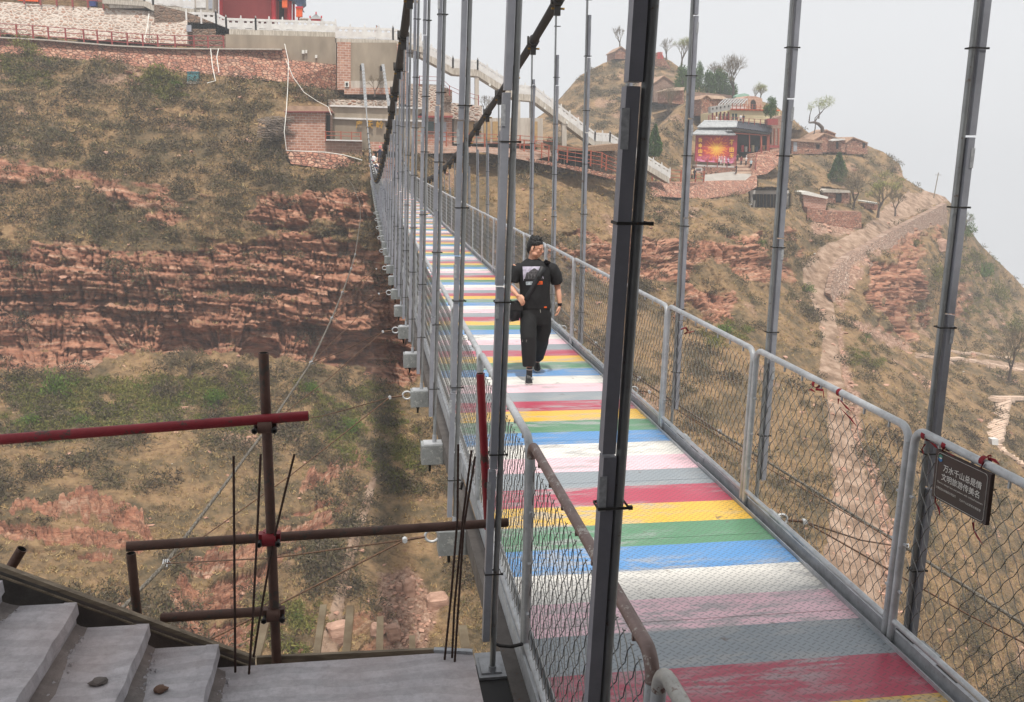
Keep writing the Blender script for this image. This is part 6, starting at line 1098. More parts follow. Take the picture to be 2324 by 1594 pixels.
def bare_tree(x, y, Y, h, label, spread=.5, lean=0., depth=6, mat=None, twmat=None, trunk=.035, seed=1, leaf=None, up=.25, tname='bare_tree', crook=0.):
    b = base_at(x, y, Y); k = (b-Vector(CAM)).length/2050; H = h*k; root = empty(tname, b, 0, label, 'tree'); R_ = random.Random(seed); tm, cm_ = MB(), MB(); tips = []
    def grow(p, d, L, r, lv):
        pts = [p]; q = p; n = 3
        for i in range(n): d = (d+Vector((R_.uniform(-1, 1), R_.uniform(-1, 1), R_.uniform(-.5, .8)))*(.12+crook*.3)+Vector((0, 0, up*.15))).normalized(); q = q+d*L/n; pts.append(q)
        (tm if lv < 2 else cm_).tube(pts, [r*(1-.35*i/n) for i in range(n+1)], 6 if lv < 2 else 3, 0, False)
        if lv >= depth: tips.append(q); return
        for c in range(3 if lv < depth-1 else 4):
            a = R_.uniform(0, 2*PI); s_ = spread*R_.uniform(.8, 1.9); u = d.orthogonal().normalized(); w = d.cross(u); nd = (d+(u*math.cos(a)+w*math.sin(a))*s_+Vector((0, 0, up*.22))).normalized(); grow(pts[-1] if c else pts[-1], nd, L*R_.uniform(.68, .98), r*.58, lv+1)
    grow(Vector((0, 0, -.2)), Vector((lean, 0, 1)).normalized(), H*.20, H*trunk, 0)
    fz = H/max(v[2] for v in cm_.v); fz = Vector((min(fz*1.0, 3), min(fz, 3), min(fz, 3)))
    for M_ in (tm, cm_): M_.v = [(v[0]*fz.x, v[1]*fz.y, v[2]*fz.z) for v in M_.v]
    tips = [Vector((t_.x*fz.x, t_.y*fz.y, t_.z*fz.z)) for t_ in tips]
    o = tm.build('trunk', M_BARK); o.parent = root
    me = cm_.mesh('crown', twmat or M_TWIG); at = me.attributes.new('v', 'FLOAT', 'POINT'); at.data.foreach_set('value', rs.rand(len(me.vertices)).astype(np.float32)); o = bpy.data.objects.new('crown', me); COL.objects.link(o); o.parent = root
    if leaf: ps = [cloud(9, .22, 'ball', .35)*H*.07+np.array(t_[:]) for t_ in tips]; leafmesh(ps, leaf, 'foliage', root)
    return root
def conifer(x, y, Y, w, h, label, n=3400, cols=None):
    b = base_at(x, y, Y); k = (b-Vector(CAM)).length/2050; root = empty('conifer', b, 0, label, 'tree'); V = cloud(n, .17, 'cone', .34)*np.array([w*k/2*1.25, w*k/2*1.25, h*k/2*.98])+np.array([0, 0, .12*h*k*.3]); leafmesh([V], M_CONIF, 'crown', root); mb = MB(); mb.tube([(0, 0, -.2), (0, 0, h*k*.6)], [w*k*.06, w*k*.02], 6); o = mb.build('trunk', M_BARK); o.parent = root
def juniper(x, y, Y, w, h, label):
    b = base_at(x, y, Y); k = (b-Vector(CAM)).length/2050; root = empty('juniper', b, 0, label, 'tree'); ps = []; W_, H_ = w*k/2, h*k
    for i in range(22): f = rs.rand()**1.1; q = (1-f**2)**.6; a = rs.rand()*6.28; c = np.array([math.cos(a)*W_*.62*q, math.sin(a)*W_*.62*q, H_*(.12+.74*f)]); ps.append(cloud(150, .34, 'ball', .3)*np.array([W_*.42, W_*.42, H_*.17])*rs.uniform(.7, 1.25)+c)
    leafmesh(ps, M_CONIF, 'crown', root); mb = MB(); mb.tube([(0, 0, -.3), (0, 0, H_*.5)], [W_*.12, W_*.05], 6); o = mb.build('trunk', M_BARK); o.parent = root
conifer(1484, 357, 134, 28, 66, 'dark conifer right beside the big pole above the ramp'); juniper(1748, 272, 158, 32, 50, 'green conifer in front of the cream building'); conifer(1899, 416, 166, 32, 60, 'pointed bright conifer below the spur houses'); juniper(1548, 212, 200, 36, 64, 'leftmost juniper left of the leaning hanger'); juniper(1583, 214, 199, 28, 66, 'tallest narrow juniper in the hilltop cluster'); juniper(1606, 216, 198, 34, 52, 'broad juniper in the middle of the hilltop cluster'); juniper(1632, 218, 200, 38, 62, 'right juniper of the hilltop cluster'); juniper(1655, 222, 199, 34, 44, 'short juniper under the big bare tree')
bare_tree(1664, 222, 194, 96, 'big bare tree with a nest above the junipers', .42, .0, 6, seed=4); bare_tree(1620, 205, 204, 58, 'slender bare tree behind the junipers', .35, -.1, 5, seed=9); bare_tree(1512, 135, 232, 46, 'dark bare tree on the hilltop right of the big pole', .4, .05, 5, seed=12); bare_tree(1546, 150, 226, 58, 'pale budding tree left of the leaning hanger on the skyline', .35, .0, 5, seed=15, leaf=M_WILL); bare_tree(1407, 108, 240, 46, 'thin bare tree rising behind the hilltop house', .3, .05, 5, seed=18)
bare_tree(1725, 236, 186, 44, 'pale thin tree right of the big bare tree', .4, .1, 5, seed=21, leaf=M_WILL); bare_tree(1712, 230, 188, 36, 'small thin tree behind the green net', .4, 0, 5, seed=24)
bare_tree(1935, 477, 152, 98, 'round bare tree beside the stone hut above the track', .52, .06, 6, seed=30, trunk=.03); bare_tree(1992, 492, 148, 92, 'light green willow beside the stacked pipes', .42, .08, 5, seed=33, leaf=M_WILL, tname='willow_tree'); bare_tree(2032, 488, 150, 52, 'small bare sapling right of the green willow', .35, 0, 4, seed=36)
bare_tree(1517, 260, 180, 66, 'dark bare tree on the slope right of the big pole', .5, -.08, 6, seed=39, trunk=.035); bare_tree(2190, 520, 178, 36, 'leafy little tree on the skyline right of the last pole', .5, 0, 5, seed=42, leaf=M_BUSHG, tname='small_tree'); bare_tree(2290, 860, 112, 120, 'tall dark bare tree at the right edge above the far staircase', .4, .05, 6, seed=45, trunk=.028); bare_tree(430, 850, None, 62, 'bare thorn tree at the foot of the left cliff', .6, .0, 5, seed=48); bare_tree(1005, 195, 118, 22, 'z', .5, 0, 4, seed=50) if False else None
bare_tree(1100, 262, 124, 44, 'bushy bare tree behind the tall stairway columns', .5, 0, 5, seed=51); bare_tree(850, 215, 108, 46, 'leafless shrub in front of the cable anchor wall', .45, 0, 5, seed=54)
# bent tree on the spur
bt = empty('bent_tree', PY(1867, 299, 188), 0, 'crooked tree bending left over the stone houses with a sparse leafy top', 'tree'); q = lambda x, y: Vector(PY(x, y, 188)); mb = MB()
mb.tube([q(1867, 300), q(1866, 290), q(1858, 282), q(1849, 278), q(1836, 279)], [.42, .40, .34, .26, .18], 7); mb.tube([q(1846, 310), q(1850, 292), q(1851, 278)], [.16, .14, .1], 6); part(mb, 'trunk', M_BARK, bt); mb = MB()
for pts in ([(1849, 278), (1856, 266), (1866, 254), (1872, 244)], [(1836, 279), (1838, 262), (1842, 246)], [(1858, 270), (1860, 256), (1858, 240)], [(1849, 278), (1850, 268), (1860, 258), (1880, 240)]): mb.tube([q(*p) for p in pts], [.14, .1, .07, .05][:len(pts)], 5)
part(mb, 'branch', M_BARK, bt); ps = []
for x, y, s in ((1842, 240, 9), (1858, 232, 11), (1872, 232, 14), (1882, 230, 13), (1866, 240, 9), (1838, 246, 6)): kk = 188/2050*s; ps.append(cloud(200, .5, 'ball', .05)*kk+np.array(q(x, y)))
o = leafmesh(ps, M_WILL, 'crown', bt); o.location = -bt.location
M_BOULD = pm('boulder_rock', (190, 154, 134), (146, 112, 94), 1.2, .95, bump=.6, bdist=.05, stretch=(1, 1, 3))
# big boulders lying in the gully bottom
for i, (x, y, w, h, lab) in enumerate([(930, 1335, 15, 46, 'tall tilted slab of red rock below the bridge'), (908, 1330, 9, 26, 'small red block left of the tilted slab'), (990, 1360, 26, 36, 'pale layered boulder right of the tilted slab'), (855, 1430, 14, 26, 'narrow pale boulder near the wooden joists'), (893, 1440, 16, 32, 'leaning pair of pale slabs below the landing'), (770, 1440, 26, 44, 'broken pink outcrop beside the joists'), (905, 1025, 0, 0, ''), (2130, 560, 14, 20, 'square pale rock beside the track wall')]):
    if w == 0: continue
    c = Vector(terr_at(x, y)); k = (c-Vector(CAM)).length/2050; bm = bmesh.new(); bmesh.ops.create_icosphere(bm, subdivisions=3, radius=1)
    V = np.array([v.co[:] for v in bm.verts]); cv, ce = cells(V*1.3+i*9.1, i); V = np.sign(V)*np.abs(V)**.55; V = V*(1+.22*(cv[:, None]-.5))*np.array([w*k*.9, w*k*.7, h*k*.6]); L_ = fbm(V*np.array([.6, .6, 5.]), 2, i)[:, None]*.10; V = V*(1+L_); a = rs.uniform(-.3, .3); V = V@np.array([[math.cos(a), 0, math.sin(a)], [0, 1, 0], [-math.sin(a), 0, math.cos(a)]]); mb = MB(); mb.add([tuple(v) for v in V], [tuple(q.index for q in f.verts) for f in bm.faces]); bm.free(); mb.build('boulder', M_BOULD, loc=c+Vector((0, -.2, h*k*.2)), label=lab, cat='boulder')
# ================================================================ PEOPLE
def remeshed(mb, name, voxel, smooth=3, wr=0., wscale=12., post=None):
    me = mb.mesh('tmp', []); o = bpy.data.objects.new('tmp', me); COL.objects.link(o)
    m = o.modifiers.new('r', 'REMESH'); m.mode = 'VOXEL'; m.voxel_size = voxel; s = o.modifiers.new('s', 'SMOOTH'); s.iterations = smooth; s.factor = .6
    dg = bpy.context.evaluated_depsgraph_get(); me2 = bpy.data.meshes.new_from_object(o.evaluated_get(dg)); bpy.data.objects.remove(o); me2.name = name
    n = len(me2.vertices); co_ = np.empty(n*3, np.float32); me2.vertices.foreach_get('co', co_); co_ = co_.reshape(-1, 3).astype(float)
    if wr:
        no = np.empty(n*3, np.float32); me2.vertices.foreach_get('normal', no); no = no.reshape(-1, 3)
        w = fbm(co_*np.array([wscale, wscale, wscale*.6])+3.3, 3, 5); w = 1-np.abs(w)*2; co_ = co_+no*(w*wr)[:, None]
    if post is not None: co_ = post(co_)
    me2.vertices.foreach_set('co', co_.astype(np.float32).ravel()); me2.polygons.foreach_set('use_smooth', np.ones(len(me2.polygons), bool)); me2.materials.clear(); me2.update(); return me2
def add_obj(name, me, mat, root, world=True):
    me.materials.append(mat); o = bpy.data.objects.new(name, me); COL.objects.link(o); o.parent = root
    if world: o.location = -Vector(root.location)
    return o
def ell(mb, c, rx, ry, rz, ax=None, n=12):
    """ellipsoid; ax = 3x3 columns"""
    bm = bmesh.new(); bmesh.ops.create_uvsphere(bm, u_segments=n, v_segments=n, radius=1); A = ax or Matrix.Identity(3)
    vs = [Vector(c)+A@Vector((v.co.x*rx, v.co.y*ry, v.co.z*rz)) for v in bm.verts]; mb.add(vs, [tuple(q.index for q in f.verts) for f in bm.faces], 0, True); bm.free()
def ringloft(mb, rings, n=24):
    rs2 = []
    for c, rx, ry in rings: c = Vector(c); rs2.append([c+Vector((rx*math.copysign(abs(math.cos(a))**.85, math.cos(a)), ry*math.copysign(abs(math.sin(a))**.85, math.sin(a)), 0)) for a in [2*PI*k/n for k in range(n)]])
    mb.loft(rs2)
def HZ(zx, zy, Y): return Vector(PY((1980+zx*.4327)/1.7625, (880+zy*.4327)/1.7625, Y))
M_SKIN = pm('skin', (206, 158, 132), (190, 136, 110), 9, .5, spec=.4); M_TEE = pm('black_tshirt', (22, 22, 24), (15, 15, 17), 9, .85); M_TRS = pm('black_trousers', (20, 20, 22), (14, 14, 15), 7, .85); M_HAIR = pm('black_hair', (24, 20, 19), (14, 12, 12), 60, .5, bump=.5)
M_SHOE = pm('black_trainer', (26, 26, 28), (18, 18, 20), 40, .6); M_SOLE = pm('white_sole', (206, 200, 192)); M_STRAP = pm('black_webbing', (34, 35, 38), (26, 27, 30), 50, .6)
zf = sag(10.8)+.002
toeF = PZ((1980+320*.4327)/1.7625, (880+1526*.4327)/1.7625, zf); toeB = PZ((1980+392*.4327)/1.7625, (880+1406*.4327)/1.7625, zf)
YB = float(toeF[1])+.44
man = empty('person', (PZ(1200, 868, sag(10.6))[0], 10.7, sag(10.7)), 0, 'man in black T-shirt and trousers walking on the deck with a shoulder bag', 'person')
body = MB()
hip = HZ(372, 815, YB); chest = HZ(365, 520, YB); neckb = HZ(350, 372, YB+.02); hc = HZ(378, 262, YB-.02)
ringloft(body, [(HZ(372, 900, YB), .13, .10), (hip, .155, .115), (HZ(370, 690, YB), .15, .115), (chest, .165, .12), (HZ(362, 430, YB), .155, .10), (HZ(356, 392, YB+.01), .09, .07), (HZ(352, 365, YB+.01), .062, .062)])
body.tube([HZ(350, 385, YB+.02), HZ(354, 345, YB+.01), HZ(366, 300, YB)], [.066, .060, .058], 16)
ha = math.radians(52); hd = math.radians(-10)                          # head turned to his left, looking slightly down
fw = Vector((math.sin(ha)*math.cos(hd), -math.cos(ha)*math.cos(hd), math.sin(hd))).normalized(); rt = fw.cross(Vector((0, 0, 1))).normalized(); upv = rt.cross(fw); HA = Matrix((rt, fw, upv)).transposed()
def hp(r_, f_, u_): return hc+rt*r_+fw*f_+upv*u_
ell(body, hp(0, -.006, .028), .079, .096, .092, HA, 24); ell(body, hp(0, .018, -.040), .066, .072, .080, HA, 20); ell(body, hp(0, .050, -.082), .040, .034, .030, HA); ell(body, hp(0, -.03, -.03), .066, .07, .07, HA)
for s in (-1, 1): ell(body, hp(s*.038, .062, -.022), .028, .022, .028, HA); ell(body, hp(s*.080, -.012, -.012), .010, .018, .030, HA); ell(body, hp(s*.030, .082, .022), .024, .012, .008, HA); ell(body, hp(s*.058, .022, -.064), .020, .040, .026, HA)
body.tube([hp(0, .086, .018), hp(0, .098, -.004), hp(0, .110, -.024)], [.007, .010, .013], 8); ell(body, hp(0, .104, -.028), .017, .012, .009, HA)
ell(body, hp(0, .088, -.052), .024, .010, .006, HA); ell(body, hp(0, .086, -.062), .020, .010, .0065, HA)
# arms
eL = HZ(118, 598, YB); wL = HZ(205, 698, YB-.14); eR = HZ(575, 600, YB+.02); wR = HZ(600, 785, YB-.05)
body.tube([HZ(205, 425, YB), HZ(165, 500, YB), eL, HZ(160, 645, YB-.08), wL], [.055, .048, .041, .037, .026], 14); body.tube([HZ(520, 425, YB), HZ(550, 500, YB), eR, HZ(590, 690, YB-.02), wR], [.055, .048, .041, .036, .026], 14)
def hand(w, d, pn, side, curl):
    """palm + 5 fingers. w wrist, d direction of the hand, pn palm normal, side = direction of the thumb"""
    d, side, pn = d.normalized(), side.normalized(), pn.normalized(); A = Matrix((side, d, pn)).transposed(); ell(body, w+d*.045, .040, .050, .017, A, 14); body.tube([w-d*.02, w+d*.02], [.026, .027], 10)
    for i, (o_, L) in enumerate(((.029, .078), (.010, .088), (-.010, .083), (-.028, .066))):
        p = w+d*.082+side*o_; c = curl*(1+.12*i); dirs = [d.lerp(pn, c*.35).normalized(), d.lerp(pn, min(.9, c*.8)).normalized(), (d.lerp(pn, min(1., c*1.25))).normalized()]; q = p-d*.03; pts = [q, p]
        for k, dd in enumerate(dirs): p = p+dd*L*(.45, .32, .23)[k]; pts.append(p)
        body.tube(pts, [.010, .0098, .009, .0082, .0066], 8)
    p = w+d*.022+side*.028; body.tube([p-side*.01, p+side*.022+d*.02+pn*.012, p+side*.030+d*.048+pn*.022, p+side*.026+d*.070+pn*.026], [.013, .0115, .010, .008], 8)
hand(wL, (HZ(262, 765, YB-.20)-wL), Vector((.1, .55, -.6)), Vector((.5, -.2, .75)), .75)
hand(wR, (HZ(582, 905, YB-.10)-wR), Vector((-.8, .3, 0)), Vector((-.3, -.95, 0)), .55)
# legs
kF = HZ(304, 1090, YB-.20); aF = HZ(318, 1395, float(toeF[1])+.20); kB = HZ(440, 1090, YB+.02); aB = HZ(380, 1335, float(toeB[1])+.23)
body.tube([HZ(320, 850, YB), HZ(308, 960, YB-.12), kF, HZ(308, 1230, YB-.22), aF, aF+Vector((0, 0, -.06))], [.085, .075, .055, .052, .036, .038], 14); body.tube([HZ(430, 850, YB), HZ(445, 960, YB-.03), kB, HZ(415, 1220, YB+.18), aB], [.085, .075, .055, .050, .036], 14)
bme = remeshed(body, 'body', .0065, 2); bme.name = 'person_body'; add_obj('body', bme, M_SKIN, man)
# shirt
sh_ = MB(); ringloft(sh_, [(HZ(374, 812, YB), .196, .140), (HZ(374, 780, YB), .192, .142), (HZ(370, 700, YB), .186, .148), (HZ(366, 600, YB), .190, .146), (HZ(362, 500, YB), .205, .142), (HZ(362, 440, YB), .205, .125), (HZ(360, 405, YB), .165, .100), (HZ(355, 376, YB+.012), .105, .080), (HZ(353, 362, YB+.018), .078, .072)], 32)
sh_.tube([HZ(245, 445, YB), HZ(200, 462, YB), HZ(172, 512, YB), HZ(162, 574, YB-.005)], [.068, .080, .078, .076], 18); sh_.tube([HZ(485, 440, YB), HZ(530, 455, YB), HZ(560, 515, YB), HZ(577, 584, YB+.01)], [.068, .080, .078, .076], 18)
sme = remeshed(sh_, 'tshirt', .009, 5, .009, 7.); shirt_me = sme; add_obj('tshirt', sme, M_TEE, man)
# trousers
tr = MB(); ringloft(tr, [(HZ(373, 960, YB), .16, .12), (HZ(373, 880, YB), .185, .135), (HZ(374, 800, YB), .178, .130)], 28)
tr.tube([HZ(315, 860, YB-.01), HZ(307, 970, YB-.12), HZ(309, 1090, YB-.20), HZ(314, 1230, YB-.22), HZ(320, 1348, YB-.23)], [.108, .102, .090, .084, .080], 20); tr.tube([HZ(438, 860, YB), HZ(446, 970, YB), HZ(438, 1085, YB+.03), HZ(414, 1190, YB+.18), HZ(394, 1268, YB+.30)], [.104, .098, .088, .080, .074], 20)
ell(tr, HZ(488, 1010, YB), .035, .05, .10); tme = remeshed(tr, 'trousers', .010, 5, .012, 6.); add_obj('trousers', tme, M_TRS, man)
# hair
hr = MB(); ell(hr, hp(0, -.018, .064), .086, .098, .072, HA, 20); ell(hr, hp(0, -.052, .020), .083, .068, .085, HA, 16); ell(hr, hp(0, -.07, -.03), .066, .045, .06, HA, 14)
R9 = random.Random(2)
for i in range(60):
    a = R9.uniform(0, 2*PI); e_ = R9.uniform(.35, 1.); p = Vector((math.cos(a)*.075*(1-e_*.3), -.02+math.sin(a)*.085*(1-e_*.25), .065+.06*e_)); q = hp(*p); dd = (rt*p.x*2.5+fw*(p.y+.07)*2.4+upv*(.9*e_+.3)).normalized()
    hr.tube([q-dd*.012, q+dd*.018, q+dd*.034], [.013, .009, .003], 6)
hme = remeshed(hr, 'hair', .0055, 1, .0035, 60.); add_obj('hair', hme, M_HAIR, man)
for s in (-1, 1):
    mb = MB(); mb.tube([hp(s*.072, .018, .035), hp(s*.076, .010, .005), hp(s*.074, .006, -.010)], [.009, .006, .003], 6); part(mb, 'sideburn', M_HAIR, man)
    mb = MB(); ell(mb, hp(s*.030, .0885, .006), .009, .004, .0035, HA); part(mb, 'eye', pm('dark_eye', (40, 28, 24), (30, 22, 20), 8, .2), man); mb = MB(); mb.tube([hp(s*.048, .082, .024), hp(s*.030, .0955, .029), hp(s*.014, .096, .025)], [.0015, .0026, .0015], 6); part(mb, 'eyebrow', M_HAIR, man)
mb = MB(); ell(mb, hp(0, .0965, -.0565), .021, .004, .0035, HA); part(mb, 'mouth', pm('lips', (160, 92, 84)), man)
mb = MB()
for s in (-1, 1): mb.tube([hp(s*.033+.023*math.cos(a), .104-.010*abs(math.cos(a)*s+.4)*.5, .004+.016*math.sin(a)) for a in np.linspace(0, 2*PI, 15)], .0013, 5); mb.tube([hp(s*.056, .098, .008), hp(s*.078, .05, .010), hp(s*.084, -.01, .006)], .0014, 5)
mb.tube([hp(-.010, .106, .006), hp(.010, .106, .006)], .0014, 5); part(mb, 'glasses', pm('gold_frame', (150, 130, 110), None, 8, .3, .8), man)
# shoes and socks
def shoe(toe, heel, z, lift, nm='shoe'):
    root = MB(); d = (toe-heel); d.z = 0; d.normalize(); r_ = Vector((-d.y, d.x, 0)); L = .285; H0 = Vector((heel.x, heel.y, z)); tl = lambda f, w, u: H0+d*f*L+r_*w+Vector((0, 0, u+lift*(1-f)))
    ringsX = [(0.02, .030, .085), (.15, .036, .095), (.32, .037, .088), (.48, .040, .075), (.65, .046, .060), (.82, .046, .048), (.95, .034, .036), (1.0, .016, .026)]
    up = MB(); up.loft([[tl(f, w*math.cos(a), .018+max(-.3, math.sin(a))*(h-.018) if math.sin(a) > 0 else .018+math.sin(a)*.008) for a in [2*PI*k/14 for k in range(14)]] for f, w, h in ringsX]); part(up, nm, M_SHOE, man)
    so_ = MB(); so_.loft([[tl(f, (w+.004)*math.cos(a), .011+math.sin(a)*.010) for a in [2*PI*k/14 for k in range(14)]] for f, w, h in ringsX]); part(so_, 'sole', M_SOLE, man)
    lc_ = MB()
    for f in (.38, .46, .54, .62): lc_.tube([tl(f, -.022, .080-.05*(f-.36)*2), tl(f+.01, 0, .090-.06*(f-.36)*2), tl(f, .022, .080-.05*(f-.36)*2)], .0035, 5)
    part(lc_, 'laces', pm('lace_white', (150, 150, 150)), man)
shoe(Vector((toeF[0]-.005, toeF[1], 0)), Vector((aF.x, toeF[1]+.28, 0)), zf, .0); shoe(Vector((toeB[0], toeB[1], 0)), Vector((aB.x+.01, toeB[1]+.27, 0)), zf, .07)
for a_, L in ((aF, .10), (aB, .09)): mb = MB(); mb.tube([a_+Vector((0, .0, .05)), a_+Vector((0, 0, -L+.02))], [.040, .039], 14); part(mb, 'sock', pm('black_sock', (30, 30, 34)), man)
mb = MB(); mb.tube([aF+Vector((0, 0, .024)), aF+Vector((0, 0, .016))], [.0415, .0415], 14); part(mb, 'sock_band', M_SOLE, man)
# print, strap, bag, watch
from mathutils.bvhtree import BVHTree
bv = BVHTree.FromPolygons([v.co.copy() for v in shirt_me.vertices], [tuple(p.vertices) for p in shirt_me.polygons])
def on_shirt(zx, zy, off=.003):
    p = HZ(zx, zy, YB-.4); r_ = (HZ(zx, zy, YB)-p).normalized(); h = bv.ray_cast(p, r_)
    return (h[0]-r_*off) if h[0] is not None else HZ(zx, zy, YB-.13)
def patch(name, poly, mat, off, nx=10, ny=6, parent=man):
    (x0, y0), (x1, y1), (x2, y2), (x3, y3) = poly; vs = []; 
    for j in range(ny+1):
        for i in range(nx+1): u, v = i/nx, j/ny; vs.append(on_shirt((x0*(1-u)+x1*u)*(1-v)+(x3*(1-u)+x2*u)*v, (y0*(1-u)+y1*u)*(1-v)+(y3*(1-u)+y2*u)*v, off))
    mb = MB(); mb.add(vs, [(j*(nx+1)+i, (j+1)*(nx+1)+i, (j+1)*(nx+1)+i+1, j*(nx+1)+i+1) for j in range(ny) for i in range(nx)], 0, True); return part(mb, name, mat, parent)
M_PR1 = pm('print_sky', (196, 190, 206), (150, 144, 160), 22, .8); M_PR2 = pm('print_facade', (92, 90, 92), (48, 46, 48), 40, .8); M_PR3 = pm('print_dark', (40, 38, 40), (28, 27, 28), 40, .8); M_OR = pm('print_orange', (232, 96, 34), None, 9, .7)
patch('print', [(255, 432), (418, 430), (455, 560), (262, 562)], M_PR1, .003); patch('print_building', [(300, 478), (352, 450), (410, 462), (452, 560), ][:4] if False else [(292, 486), (415, 470), (453, 559), (270, 560)], M_PR2, .0045); patch('print_gable', [(310, 482), (358, 448), (368, 448), (405, 472)], M_PR2, .0048, 6, 3)
for x in (290, 318, 345, 375, 402): patch('print_window', [(x, 505), (x+10, 503), (x+11, 540), (x+1, 542)], M_PR3, .006, 1, 2)
patch('print_base', [(266, 545), (452, 544), (455, 562), (264, 564)], M_PR3, .0062, 6, 1)
patch('print_label', [(285, 572), (348, 570), (348, 600), (287, 603)], pm('print_pale', (190, 200, 206)), .003, 4, 2); patch('print_label', [(372, 568), (440, 566), (440, 597), (374, 600)], M_OR, .003, 4, 2)
for tx, x0, w, mt_ in (('ORAN', 290, 54, M_PR3), ('REBEL', 379, 56, M_PR3)):
    a, b_, c_ = on_shirt(x0, 595, .0075), on_shirt(x0+w, 593, .0075), on_shirt(x0, 577, .0075); text_mesh(tx, 'lettering', mt_, a, (b_-a).normalized(), (c_-a).normalized(), (b_-a).length, (c_-a).length, man, .0005)
sp_ = [(492, 378), (474, 402), (450, 440), (420, 500), (385, 560), (350, 625), (318, 680), (285, 735)]; w_ = [26, 30, 32, 30, 24, 22, 22, 22]; vs = []
for (x, y), w in zip(sp_, w_):
    for s in (-1, 1): p = on_shirt(x+s*w*.86, y+s*w*.5, .010); vs += [p, p+Vector((0, .008, 0))]
mb = MB(); n = len(sp_); F4 = []
for i in range(n-1):
    a = 4*i; b_ = a+4; F4 += [(a, a+2, b_+2, b_), (a+1, b_+1, b_+3, a+3), (a, b_, b_+1, a+1), (a+2, a+3, b_+3, b_+2)]
mb.add(vs, F4, 0, True); part(mb, 'bag_strap', M_STRAP, man); mb = MB(); c = on_shirt(405, 525, .018); ell(mb, c, .022, .007, .024); part(mb, 'strap_buckle', M_SHOE, man)
bag = empty('shoulder_bag', HZ(185, 925, YB-.05), 0, 'black shoulder bag hanging at the walking man\'s hip under his hand', 'bag'); c = HZ(190, 838, YB-.06); mb = MB()
bm = bmesh.new(); bmesh.ops.create_cube(bm, size=1); bmesh.ops.bevel(bm, geom=bm.edges[:], offset=.16, segments=3, affect='EDGES'); mb.add([c+Vector((v.co.x*.145+.02*v.co.z, v.co.y*.19, v.co.z*.25+.03*v.co.x)) for v in bm.verts], [tuple(q.index for q in f.verts) for f in bm.faces], 0, True); bm.free(); part(mb, 'bag_body', M_STRAP, bag)
mb = MB(); mb.box(c.x-.078, c.x+.075, c.y-.105, c.y-.085, c.z+.02, c.z+.115); part(mb, 'flap', M_SHOE, bag)
for i in range(3): mb = MB(); mb.tube([c+Vector((-.07, -.09, -.03-i*.03)), c+Vector((-.085, -.08, -.05-i*.03)), c+Vector((-.08, -.1, -.07-i*.03))], .006, 5); part(mb, 'buckle', M_STRAP, bag)
mb = MB(); d = (wR-eR).normalized(); mb.tube([wR-d*.018, wR+d*.010], [.031, .030], 16); mb.tube([wR-d*.004+Vector((-.002, -.026, 0)), wR-d*.004+Vector((-.003, -.037, 0))], [.021, .020], 14); part(mb, 'wristwatch', pm('watch_black', (20, 20, 22), None, 9, .3), man)
mb = MB(); p = on_shirt(465, 806, .004); mb.box(p.x-.016, p.x+.018, p.y-.002, p.y+.004, p.z-.012, p.z+.006); part(mb, 'hem_tag', M_OR, man)
bv2 = BVHTree.FromPolygons([v.co.copy() for v in tme.vertices], [tuple(p.vertices) for p in tme.polygons])
def on_tr(zx, zy):
    p = HZ(zx, zy, YB-.8); r_ = (HZ(zx, zy, YB)-p).normalized(); h = bv2.ray_cast(p, r_); return (h[0]-r_*.004) if h[0] is not None else HZ(zx, zy, YB-.4)
for yy, h_ in ((1116, 9), (1127, 8)): a, b_, c_ = on_tr(250, yy), on_tr(296, yy+2), on_tr(252, yy-h_); text_mesh('ORANGE' if yy == 1116 else 'REBEL', 'lettering', M_SOLE, a, (b_-a).normalized(), (c_-a).normalized(), (b_-a).length, (c_-a).length, man, .001)
mb = MB(); a = on_tr(420, 850); mb.tube([on_tr(415, 815), on_tr(420, 845)+Vector((0, -.004, 0)), a+Vector((.002, -.006, -.01))], .0025, 5); part(mb, 'drawstring', M_SOLE, man)
